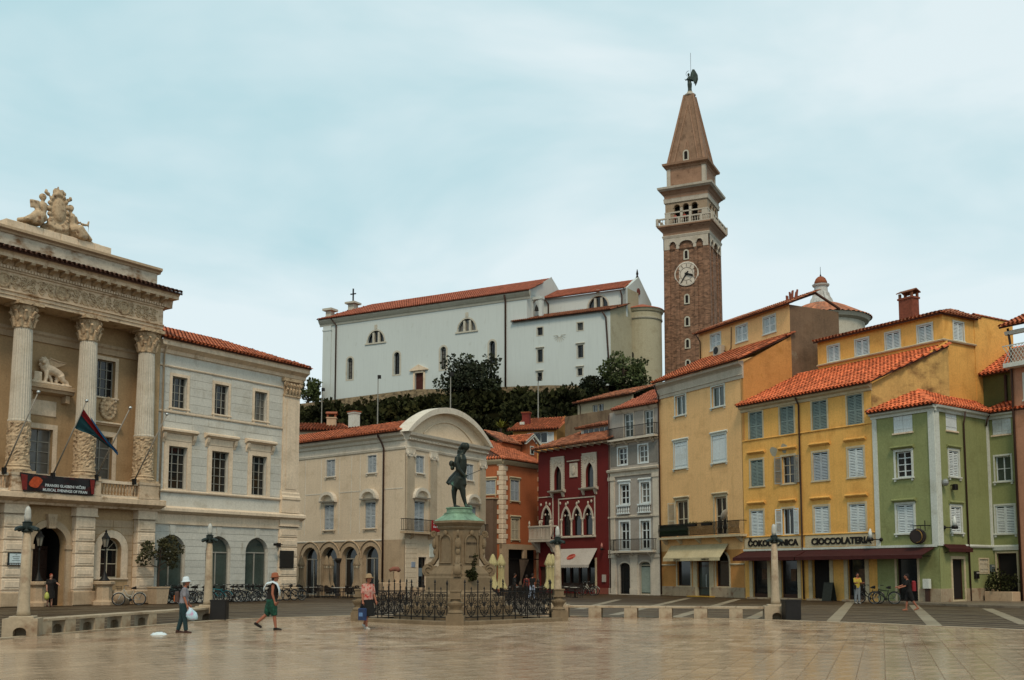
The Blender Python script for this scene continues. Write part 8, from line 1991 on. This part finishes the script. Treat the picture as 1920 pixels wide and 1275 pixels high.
# ---------------------------------------------------------------- bicycles
def bicycle(name='bicycle', fm=None, basket=True, label='', step=True):
    T = thing(name, label, 'bicycle'); fm = fm or WOOD_W; R_ = .33
    TY, RM = mat('bicycle tyre', C('#16130f'), rough=.8, bump=0, var=.1), mat('bicycle rim', C('#8d8f8d'), rough=.35, metal=.7, bump=0, var=.05)
    for cx_ in (0, 1.08):
        w_ = part('wheel', MB().tube([(cx_+R_*cos(2*pi*i/28), 0, R_+R_*sin(2*pi*i/28)) for i in range(29)], .03, 6), TY, T)
        s_ = MB().tube([(cx_+(R_-.03)*cos(2*pi*i/24), 0, R_+(R_-.03)*sin(2*pi*i/24)) for i in range(25)], .011, 4)
        for i in range(14): s_.tube([(cx_, .02*(-1)**i, R_), (cx_+(R_-.03)*cos(2*pi*i/14), 0, R_+(R_-.03)*sin(2*pi*i/14))], .003, 3)
        s_.tube([(cx_,-.05,R_), (cx_,.05,R_)], .025, 6); part('rim', s_, RM, w_, Matrix())
        part('mudguard', MB().tube([(cx_+.36*cos(t), 0, R_+.36*sin(t)) for t in [radians(a_) for a_ in (range(20, 175, 12) if cx_ > .5 else range(30, 150, 12))]], [.024]*len(range(20, 175, 12) if cx_ > .5 else range(30, 150, 12)), 5), fm, T)
    fr_ = MB(); hd0, hd1, bb, st, sx = (.26, 0, .86), (.2, 0, .66), (.62, 0, .28), (.78, 0, .8), (1.08, 0, R_)
    fr_.tube([(0,0,R_), (.08,0,.5), hd1, hd0], .024, 6)
    if step: fr_.tube([hd1, (.4,0,.42), bb], .03, 6); fr_.tube([hd0, (.45,0,.55), (.68,0,.48)], .026, 6)
    else: fr_.tube([hd1, bb], .028, 6); fr_.tube([(.24,0,.8), (.74,0,.72)], .026, 6)
    fr_.tube([bb, st], .019, 6)
    for y in (-.04, .04): fr_.tube([bb, (1.08,y,R_)], .011, 5); fr_.tube([(.74,0,.7), (1.08,y,R_)], .01, 5)
    part('frame', fr_, fm, T)
    part('handlebar', MB().tube([(.26,0,.86), (.28,0,1.0)], .016, 6).tube([(.46,-.3,1.04), (.34,-.27,1.05), (.26,-.1,1.03), (.26,.1,1.03), (.34,.27,1.05), (.46,.3,1.04)], .014, 6), RM, T)
    part('grip', MB().tube([(.48,-.3,1.04), (.37,-.28,1.05)], .02, 6).tube([(.48,.3,1.04), (.37,.28,1.05)], .02, 6), TY, T)
    part('saddle', MB().tube([(.64,0,.9), (.76,0,.92), (.9,0,.93)], [.03, .07, .1], 8), TY, T); part('seat_post', MB().tube([(.765,0,.76), (.79,0,.9)], .013, 6), RM, T)
    part('crank', MB().lathe([(.085, -.02), (.085, .0)], 14).xf(Matrix.Translation((.62, -.05, .28)) @ Matrix.Rotation(pi/2, 4, 'X')).tube([(.62,-.07,.28), (.68,-.08,.13)], .01, 5).tube([(.62,.07,.28), (.56,.08,.43)], .01, 5).box(.63, .73, -.16, -.07, .12, .14).box(.51, .61, .07, .16, .42, .44), IRON, T)
    rk = MB().tube([(.84,-.05,.72), (1.28,-.05,.72)], .008, 4).tube([(.84,.05,.72), (1.28,.05,.72)], .008, 4)
    for x in (.9, 1.05, 1.2): rk.tube([(x,-.06,.72), (x,.06,.72)], .006, 4)
    for y in (-.06, .06): rk.tube([(1.24,y,.72), (1.08,y,R_)], .007, 4)
    part('rack', rk, IRON, T); part('kickstand', MB().tube([(.7,.05,.26), (.78,.2,.01)], .01, 5), IRON, T)
    if basket:
        b = MB()
        for z, w_ in ((.78, .12), (.9, .14), (1.02, .16)): b.tube([(-.02-w_,-w_,z), (-.02-w_,w_,z), (.14,w_,z), (.14,-w_,z), (-.02-w_,-w_,z)], .008, 4)
        for i in range(10): t = 2*pi*i/10; b.tube([(.03+.1*cos(t),.11*sin(t),.78), (.01+.14*cos(t),.15*sin(t),1.02)], .005, 3)
        part('basket', b, IRON, T)
    return T
SILV, BLKP, TEAL, CREAMP = mat('silver bicycle paint', C('#a39f92'), rough=.35, bump=0), mat('black bicycle paint', C('#151414'), rough=.35, bump=0), mat('teal bicycle paint', C('#1c6a74'), rough=.35, bump=0), mat('cream bicycle paint', C('#a8a08a'), rough=.35, bump=0)
BK = {k: bicycle('bicycle', m, b, '', s) for k, m, b, s in (('s', SILV, True, True), ('k', BLKP, False, True), ('t', TEAL, False, False), ('c', CREAMP, False, True), ('m', BLKP, False, False))}
used_b = set()
def put_bike(k, p, ang, label, group='bicycles parked by the town hall'):
    M = at_xy(p.x, p.y, ang)
    if k not in used_b:
        used_b.add(k); o = BK[k]; d = M
        for ch in CH.get(o.name, []):
            for g_ in CH.get(ch.name, []): WM[g_.name] = d @ WM[g_.name]
        place_tree(o, M)
    else: o = dup(BK[k], M)
    o['label'] = label; o['group'] = group
put_bike('s', TF.M @ Vector((TF.px(222, 1128, -1.9)[0], -1.9, 0)), TF.a-.5, 'silver step-through bicycle standing alone before the lantern')
row = [(310, 'k', .95, 'black bicycle at the left end of the row beside the planter'), (330, 'k', .7, 'black bicycle behind the woman in the white hat'), (349, 's', .95, 'silver bicycle partly behind the column lamp, left of it'), (364, 'k', .8, 'black bicycle directly behind the column lamp'), (402, 't', 1.1, 'teal bicycle just right of the column lamp'), (415, 'k', .5, 'cream bicycle beyond the black litter bin'), (432, 'c', .35, 'cream bicycle with upright handlebar in mid row'), (452, 's', .25, 'silver step-through bicycle near the third arch'), (472, 'k', .7, 'black bicycle at the third arch'), (487, 'k', .95, 'black bicycle just left of the man with the towel'), (526, 'm', .2, 'dark bicycle at the right end of the row'), (318, 'm', .85, 'dark bicycle squeezed between two black ones near the planter'), (341, 'k', .6, 'black bicycle second to the left of the column lamp'), (380, 'm', .75, 'dark bicycle just behind the column lamp, right side'), (424, 'm', .8, 'dark bicycle beside the cream one in mid row'), (444, 'k', .55, 'black bicycle between the cream and the silver one'), (463, 'm', .5, 'dark bicycle left of the third arch'), (540, 'k', .3, 'black bicycle under the bronze board')]
for i, (u, k, a_, l) in enumerate(row):
    put_bike(k, TF.M @ Vector((TF.px(u, 1126, -1.7)[0], -1.7+.5*sin(a_), 0)), TF.a-a_, l)
put_bike('m', ground(1640, 1132), Y2F.a+.55, 'black bicycle leaning outside the green house shop', 'bicycles on the right'); put_bike('k', ground(1612, 1131), Y2F.a+.4, 'dark bicycle behind the person at the chocolate shop', 'bicycles on the right')
put_bike('k', at_depth(1088, 1110, 84), RDF.a+.4, 'dark bicycle under the pale awning, front one', 'bicycles on the right'); put_bike('s', at_depth(1095, 1110, 85.5), RDF.a+.3, 'silver bicycle under the pale awning, nearest the wall', 'bicycles on the right')
# ---------------------------------------------------------------- people
SKIN = mat('tanned skin', C('#8f5a44'), rough=.6, var=.08, bump=0); SKIN2 = mat('fair skin', C('#a87a63'), rough=.6, var=.08, bump=0)
def loft(m, secs, n=14):
    """closed body of elliptical rings: (x, y, z, rx, ry)"""
    b = len(m.v)
    for x, y, z, rx, ry in secs: m.v += [(x+rx*cos(2*pi*i/n), y+ry*sin(2*pi*i/n), z) for i in range(n)]
    k = len(secs)
    m.f += [(b+j*n+i, b+j*n+(i+1) % n, b+(j+1)*n+(i+1) % n, b+(j+1)*n+i) for j in range(k-1) for i in range(n)]
    m.f += [tuple(b+i for i in range(n-1, -1, -1)), tuple(b+(k-1)*n+i for i in range(n))]
    return m
def limb(p, a, L, side=0.0): return Vector((p[0]+L*sin(a)*cos(side), p[1]+L*sin(side)*.6, p[2]-L*cos(a)*(cos(side*.6))))
def person(label, M, H, legs, arms, skin, top, bottom, shoes, hair, hat=None, lean=.03, fat=1.0, cat='person', sleeve=.55, bottom_kind='trousers', vox=.011, bags=None, turn=0.0, group=None, neckline=0.0, seated=False, hands=True):
    """facing local +x; legs = ((swing, bend) left, right); arms = ((swing, bend, out) left, right); left is +y"""
    k = H/1.7; T = thing('person', label, cat, M @ Matrix.Scale(k, 4), group)
    B = MB(); S = MB(); P_ = MB(); SH = []
    zp = .9
    sec = [(0, 0, .84, .1*fat, .14*fat), (.0, 0, .95, .115*fat, .155*fat), (.005+lean*.3, 0, 1.08, .105*fat, .14*fat), (.01+lean*.6, 0, 1.22, .115*fat, .155*fat), (lean, 0, 1.34, .1, .165), (lean, 0, 1.41, .07, .12), (lean+.01, 0, 1.44, .05, .06)]
    loft(B, [(x, y, z, rx*.92, ry*.92) for x, y, z, rx, ry in sec])
    B.tube([(lean,0,1.4), (lean+.02,0,1.47), (lean+.03,0,1.52)], [.058, .052, .052], 10)
    hx = lean+.045; B.ball((hx,0,1.585), (.092, .073, .112), 14, 12)
    hb = len(B.v)
    B.tube([(hx+.085,0,1.6), (hx+.112,0,1.572), (hx+.09,0,1.56)], [.012, .017, .012], 6); B.ball((hx+.05,0,1.51), (.045, .04, .03)); 
    for y in (-.074, .074): B.ball((hx-.005,y,1.58), (.018, .01, .03), 6, 5)
    # legs
    lowest = 9; ank = []
    for s, (a, b) in zip((1, -1), legs):
        h = (0, s*.085, .88); kn = limb(h, a, .42); an = limb(kn, a-b, .41); ank.append((h, kn, an, a-b)); lowest = min(lowest, an.z)
    dz = .075-lowest if not seated else 0
    for s, (h, kn, an, t) in zip((1, -1), ank):
        mid = limb(h, legs[0 if s > 0 else 1][0], .21); cf = limb(kn, t, .13)
        B.tube([(0,s*.07,.9), h, mid, kn, cf, an, (an.x+.0, an.y, an.z-.03)], [.1, .095*fat, .078*fat, .055, .056, .036, .04], 10)
        if bottom_kind == 'trousers': P_.tube([(0,s*.06,.93), h, mid, kn, cf, (an.x, an.y, an.z+.02)], [.115*fat, .11*fat, .095*fat, .075, .074, .068], 10)
        elif bottom_kind == 'shorts':
            e = kn+(an-kn)*.08; P_.tube([(0,s*.06,.93), h, mid, kn, e], [.12*fat, .12*fat, .112*fat, .1, .1], 10)
        sh = MB(); fa = -t*.55 if an.z+dz > .12 else 0.0
        fwd = Vector((cos(fa), 0, -abs(sin(fa)) if t < 0 else sin(fa))); up = Vector((0, 0, 1))
        sh.tube([an-fwd*.07-up*.03, an+fwd*.02-up*.035, an+fwd*.11-up*.05, an+fwd*.18-up*.055], [.042, .045, .042, .03], 10); sh.tube([an+up*.02, an-up*.03], [.042, .045], 10); SH.append(sh)
    if bottom_kind != 'none' and bottom_kind != 'skirt': loft(P_, [(0, 0, .82, .11*fat, .145*fat), (0, 0, .92, .125*fat, .165*fat), (.0, 0, 1.0, .122*fat, .16*fat)])
    if bottom_kind == 'skirt':
        xs = [an_[1].x for an_ in ank]; lo, hi = min(xs+[0]), max(xs+[0])
        loft(P_, [((lo+hi)/2*1.1, 0, .40, .17+(hi-lo)/2, .22*fat), ((lo+hi)/2*.8, 0, .6, .165+(hi-lo)/2*.7, .21*fat), (0, 0, .85, .135*fat, .175*fat), (0, 0, 1.0, .12*fat, .155*fat)], 18)
    # arms and hands
    tips = []
    for i, (s, (a, b, o)) in enumerate(zip((1, -1), arms)):
        sh_ = Vector((lean, s*.165, 1.37)); el = limb(sh_, a, .27, 0) + Vector((0, s*o*.27, 0)); wr_ = limb(el, a+b, .24, 0)+Vector((0, s*o*.1, 0))
        d = (wr_-el).normalized(); pm = wr_+d*.05; tips.append(pm+d*.06)
        B.tube([(lean,s*.12,1.38), sh_, (sh_+el)/2, el, (el+wr_)/2, wr_], [.06, .056, .05, .04, .037, .027], 9); B.tube([wr_, pm, pm+d*.03], [.026, .036, .034], 8)
        if hands:
            side = d.cross(Vector((0, 1, 0))).normalized() if abs(d.y) < .9 else Vector((1, 0, 0)); cu = Vector((0, -s, 0))
            for f, ln in zip(range(4), (.062, .072, .068, .052)):
                r0 = pm+d*.025+side*(.027-.018*f); k1 = r0+d*ln*.55+cu*.006; k2 = k1+d*ln*.35+cu*.022; B.tube([r0, k1, k2], [.0105, .0095, .0085], 6)
            th = pm-d*.015+side*.03; B.tube([th, th+side*.025+d*.025, th+side*.028+d*.055+cu*.012], [.0125, .011, .009], 6)
        if sleeve > 0:
            e = sh_+(el-sh_)*min(1, sleeve*1.6); S.tube([(lean,s*.1,1.37), sh_, (sh_+e)/2, e], [.075, .075, .068, .062], 10)
    loft(S, [(x, y, z, rx*1.1+.006, ry*1.1+.004) for x, y, z, rx, ry in (sec[:-1] if bottom_kind == 'skirt' or True else sec)])
    for m_ in [B, S, P_]+SH:
        m_.v = [(x, y, z+dz) for x, y, z in m_.v]
    W = WM[T.name]
    remeshed('body', B, skin, T, W, vox*k, 1)
    if S.v and top: remeshed('top', S, top, T, W, .018*k, 2)
    if bottom: remeshed('skirt' if bottom_kind == 'skirt' else bottom_kind, P_, bottom, T, W, .018*k, 2)
    if shoes:
        for s_ in SH: remeshed('shoe', s_, shoes, T, W, .014*k, 1)
    hz = dz
    for y in (-.03, .03): part('eye', MB().ball((hx+.082, y, 1.6+hz), (.008, .012, .008), 6, 4), IRON, T, W)
    part('mouth', MB().box(hx+.078, hx+.09, -.022, .022, 1.528+hz, 1.537+hz), mat('lips', C('#6b3a30'), bump=0), T, W)
    if hair: part('hair', MB().ball((hx-.02, 0, 1.615+hz), (.1, .085, .1), 12, 9).ball((hx-.055, 0, 1.56+hz), (.06, .075, .09), 10, 8), hair, T, W, True)
    if hat:
        m_, brim, h_ = hat; q = MB().lathe([(brim, -.03), (brim*1.02, -.015), (.105, .01), (.1, .06), (.085, h_), (.05, h_+.02), (.01, h_+.022)], 20); q.xf(Matrix.Translation((hx-.01, 0, 1.63+hz)) @ Matrix.Rotation(-.08, 4, 'Y') @ Matrix.Diagonal((1.05, .95, 1, 1))); part('hat', q, m_, T, W, True)
    return T, tips, hz, W
def cl(name, h, **k): return mat(name, C(h), rough=.9, bump=.9, bscale=16, **k)
BLKC, GREYT = cl('black cloth', '#171513', var=.2), cl('grey marl cloth', '#77757a', var=.12, scale=8)
# woman in the white hat
p = ground(342, 1187.5)
T, tp, hz, W = person('woman in white hat and grey T-shirt carrying a plastic shopping bag', at_xy(p.x, p.y, radians(12)), 1.56, ((-.12, .12), (.16, .05)), ((.1, .35, .12), (.06, .3, .15)), SKIN, GREYT, cl('dark teal trousers', '#1f3436', var=.15), cl('brown shoes', '#3a2620'), mat('grey hair', C('#5a5048')), (mat('white hat cloth', C('#c3ced2'), rough=.9, var=.04), .15, .12), fat=1.12)
bg = thing('backpack', 'small backpack with orange panel on the woman in the white hat', 'backpack', W)
part('sack', MB().cbox(-.26, -.12, -.13, .13, .98, 1.32, .03), cl('brown pack cloth', '#4b3a34'), bg, W); part('orange_panel', MB().cbox(-.285, -.255, -.1, .1, 1.0, 1.2, .01), cl('orange cloth', '#b5602a'), bg, W)
for y in (-.09, .09): part('strap', MB().tube([(-.14,y,1.28), (-.02,y,1.47), (.1,y,1.36), (.12,y,1.15)], .014, 6), BLKC, bg, W)
t = tp[1]; sb_ = thing('shopping_bag', 'pale blue and pink plastic shopping bag in her hand', 'bag', W)
q = MB(); n = 16
for j, (r, z) in enumerate(((.03, .02), (.07, -.05), (.13, -.14), (.15, -.25), (.12, -.34), (.03, -.38))):
    for i in range(n): a_ = 2*pi*i/n; kk = 1+.14*sin(5*a_+j)+.08*sin(9*a_); q.v.append((t.x+.07+(r*kk*cos(a_))*1.15-z*.25, t.y-.02+r*kk*.6*sin(a_), t.z+hz+z))
q.f = [(j*n+i, j*n+(i+1) % n, (j+1)*n+(i+1) % n, (j+1)*n+i) for j in range(5) for i in range(n)]+[tuple(5*n+i for i in range(n))]
part('sack', q, mat('printed plastic', C('#a9c6cf'), rough=.35, var=.1, stain=C('#b58aa8'), sthr=.5, sscale=(7, 7, 7)), sb_, W, True); part('handle', MB().tube([(t.x+.08,t.y-.02,t.z+hz), (t.x+.01,t.y,t.z+hz+.05), (t.x+.02,t.y,t.z+hz+.02)], .012, 5), WOOD_W, sb_, W)
# man with the towel
p = ground(508, 1182)
T, tp, hz, W = person('man in black vest and green shorts with a white towel on his shoulder', at_xy(p.x, p.y, radians(8)), 1.7, ((-.34, .5), (.22, .08)), ((-.1, .5, .12), (-.05, .35, .14)), SKIN, cl('black vest', '#1d1a18', var=.2), cl('green plaid shorts', '#16382c', var=.3, scale=12, stain=C('#1f5a44'), sthr=.5, sscale=(10, 10, 10)), cl('black shoes', '#1a1412'), mat('dark hair', C('#2a1c16')), (mat('rust hat', C('#8a5138'), rough=.9, var=.1), .13, .1), fat=1.3, sleeve=.0, bottom_kind='shorts', lean=.05)
tw = MB()
for i in range(9):
    t = i/8; 
    for j in range(6): s = j/5; tw.v.append((-.13+.36*t-.02*s, -.2-.03*sin(pi*t)+.04*s*(1-t), 1.47-.1*s-.42*max(0, t-.28)**1.0*.9-.12*max(0, .28-t)+.05*sin(pi*min(1, t*2))-s*.1*t))
tw.f = [(i*6+j, i*6+j+1, (i+1)*6+j+1, (i+1)*6+j) for i in range(8) for j in range(5)]
tw = MB(); secs = [(-.19, 1.2, .16), (-.185, 1.32, .18), (-.12, 1.43, .2), (.02, 1.48, .2), (.14, 1.42, .24), (.2, 1.28, .27), (.22, 1.08, .28)]
for x, z, w_ in secs:
    for j in range(7): y = -.16+(j/6-.35)*w_*1.7; tw.v.append((x+(.02 if x > 0 else -.02), y, z+.0+.01*sin(j*2)-abs(y+.05)*.12))
tw.f = [(i*7+j, i*7+j+1, (i+1)*7+j+1, (i+1)*7+j) for i in range(6) for j in range(6)]
o = tag(part('towel', tw, mat('white towel', C('#c6d2d6'), rough=.95, var=.04), None, W, True), 'white towel over the shoulder of the man in green shorts', 'towel'); so = o.modifiers.new('thickness', 'SOLIDIFY'); so.thickness = .02
# woman in floral blouse
p = ground(688, 1180)
T, tp, hz, W = person('woman in straw hat, floral blouse and black skirt holding a blue bag', at_xy(p.x, p.y, radians(-48)), 1.66, ((-.2, .35), (.14, .05)), ((.1, .3, .16), (.05, .2, .2)), SKIN, cl('red and white floral cloth', '#b58d80', var=.1, stain=C('#a3322a'), sthr=.46, sscale=(11, 11, 11)), cl('black skirt', '#171614', var=.2), mat('white sandals', C('#a8a298'), rough=.7), mat('brown hair', C('#2c1e18')), (mat('straw hat', C('#8d7558'), rough=.9, var=.15, scale=8), .17, .1), fat=1.2, bottom_kind='skirt', sleeve=.6)
t = tp[1]; sb_ = thing('tote_bag', 'square blue tote bag held by the woman in the floral blouse', 'bag', W)
part('bag_body', MB().cbox(t.x-.17, t.x+.17, t.y-.08, t.y+.04, t.z+hz-.48, t.z+hz-.1, .02), mat('blue bag', C('#1d2f52'), rough=.5, var=.2, scale=6), sb_, W); part('bag_print', MB().box(t.x-.1, t.x+.1, t.y-.087, t.y-.081, t.z+hz-.36, t.z+hz-.24), mat('pale blue print', C('#5f7fa8'), var=.2, scale=14), sb_, W)
for dy in (-.05, .01): part('strap', MB().tube([(t.x-.1,t.y+dy,t.z+hz-.11), (t.x,t.y+dy*.3,t.z+hz+.03), (t.x+.1,t.y+dy,t.z+hz-.11)], .01, 5), BLKC, sb_, W)
# woman in the doorway
p = TF.M @ Vector((TF.px(94, 1110, -1.1)[0], -1.1, 0))
T, tp, hz, W = person('red-haired woman in dark dress at the town hall doorway', at_xy(p.x, p.y, TF.a-pi/2-.2), 1.68, ((.05, .05), (-.08, .1)), ((.9, .3, .3), (.05, .3, .15)), SKIN2, cl('dark floral dress', '#1c1815', var=.3, stain=C('#4a3a30'), sthr=.58, sscale=(9, 9, 9)), MATS['dark floral dress'], mat('sandals', C('#5a4034')), mat('red hair', C('#7a2e1e')), None, fat=1.2, bottom_kind='skirt', vox=.014)
t = tp[1]; sb_ = thing('carrier_bag', 'yellow green carrier bag held at the town hall doorway', 'bag', W); part('sack', MB().lathe([(.03, t.z+hz-.02), (.1, t.z+hz-.12), (.13, t.z+hz-.3), (.08, t.z+hz-.42), (.02, t.z+hz-.44)], 10, t.x, t.y), mat('yellow green plastic', C('#a3a552'), rough=.4, var=.15), sb_, W, True); part('handle', MB().tube([(t.x,t.y,t.z+hz-.03), (t.x,t.y,t.z+hz+.05)], .01, 5), WOOD_C, sb_, W)
# person at the chocolate shop
p = ground(1608, 1131.5)
T, tp, hz, W = person('person in yellow and red shirt and pale jeans at the chocolate shop', at_xy(p.x, p.y, radians(-80)), 1.72, ((.06, .05), (-.06, .05)), ((.35, 1.3, .1), (.35, 1.3, .1)), SKIN, cl('yellow shirt', '#a8923c', var=.1, stain=C('#a84a34'), sthr=.52, sscale=(3, 3, 6)), cl('pale jeans', '#71767a', var=.12), mat('pale trainers', C('#8d8880')), mat('long dark hair', C('#241812')), None, vox=.014)
bg = thing('shoulder_bag', 'black shoulder bag on the person in the yellow shirt', 'bag', W); part('sack', MB().cbox(.02, .2, -.26, -.14, .8, 1.05, .03), BLKC, bg, W); part('strap', MB().tube([(.1,-.2,1.05), (.05,-.12,1.4), (0,.1,1.44), (-.1,-.05,1.2)], .012, 5), BLKC, bg, W)
# woman with the red backpack
p = ground(1706, 1145)
T, tp, hz, W = person('woman in short dark dress with a red backpack walking left', at_xy(p.x, p.y, radians(170)), 1.68, ((-.28, .3), (.22, .08)), ((.55, .7, .1), (.75, .5, .1)), SKIN, cl('short black dress', '#191615', var=.15), cl('short black skirt', '#161413'), mat('bare sandals', C('#8a5a44')), mat('black hair', C('#1d1410')), None, fat=1.05, bottom_kind='shorts', vox=.014, lean=.06)
bg = thing('backpack', 'red and white backpack on the woman in the short dark dress', 'backpack', W); part('sack', MB().cbox(-.3, -.12, -.14, .14, .92, 1.4, .05), mat('red pack cloth', C('#7d1d22'), rough=.7, var=.1), bg, W); part('white_stripe', MB().cbox(-.31, -.295, -.05, .02, .95, 1.35, .005), mat('white stripe', C('#b5b0b0')), bg, W)
for y in (-.1, .1): part('strap', MB().tube([(-.13,y,1.34), (0,y,1.47), (.13,y,1.36), (.1,y,1.1), (-.12,y,.98)], .016, 6), BLKC, bg, W)
# people further off
far = [(652, 1116, None, 'dark-clothed person walking past the cafe arches', BLKC, BLKC, 1.72, -1.2), (988, None, 73, 'person in red top by the cafe tables', cl('dull red top', '#6b2a26'), BLKC, 1.6, 2.0), (998, None, 70, 'person in dark top and pale striped trousers behind the fence', BLKC, mat('pale striped trousers', C('#8d97a8'), var=.2, scale=9), 1.68, 1.0), (1047, None, 80, 'person in a red jacket under the pale awning', MATS['dull red top'], BLKC, 1.65, -2.2), (964, None, 75, 'dark-clothed person near the yellow parasols', BLKC, cl('brown trousers', '#3a2e26'), 1.7, .3)]
for u, v, Y, l, tm, bm2, H, a_ in far:
    p = ground(u, v) if Y is None else at_depth(u, 1100, Y)
    person(l, at_xy(p.x, p.y, a_), H, ((-.2, .25), (.2, .05)), ((.2, .4, .1), (-.15, .3, .1)), SKIN, tm, bm2, mat('dark shoes', C('#2a211c')), mat('dark brown hair', C('#2a1e18')), None, vox=.02, group='people at the cafes', hands=True)
hillp = [(614, 752, 163, 28.0, 'person in blue at the left end of the church terrace', '#25557a'), (811, 728, 160, 27.9, 'person in grey half hidden by the terrace wall', '#4a4844'), (834, 726, 158.5, 27.9, 'person in red half hidden by the terrace wall', '#8a4a40')]
for u, v, Y, z, l, c in hillp:
    w_ = at_depth(u, v, Y); person(l, Matrix.Translation((w_.x, w_.y, 26.9)) @ Matrix.Rotation(-.5, 4, 'Z'), 1.7, ((.1, .1), (-.1, .1)), ((.1, .3, .1), (0, .3, .1)), SKIN, cl('terrace top '+c, c), BLKC, BLKC, mat('dark brown hair', C('#2a1e18')), None, vox=.03, group='people on the church terrace', hands=False)
for x, l, c in ((-4.0, 'tourist in pink behind the tower balustrade, left one', '#a3564a'), (-2.6, 'tourist in red behind the tower balustrade, middle one', '#8d3a30'), (-.3, 'tourist in dark clothes at the right of the tower balcony', '#3a2e28')):
    person(l, TWF.M @ Matrix.Translation((x, -.35, 52.2)) @ Matrix.Rotation(-pi/2, 4, 'Z'), 1.7, ((.05, .05), (-.05, .05)), ((.3, .6, .1), (.3, .6, .1)), SKIN, cl('tourist top '+c, c), BLKC, BLKC, mat('dark brown hair', C('#2a1e18')), None, vox=.03, group='tourists on the tower balcony', hands=False)
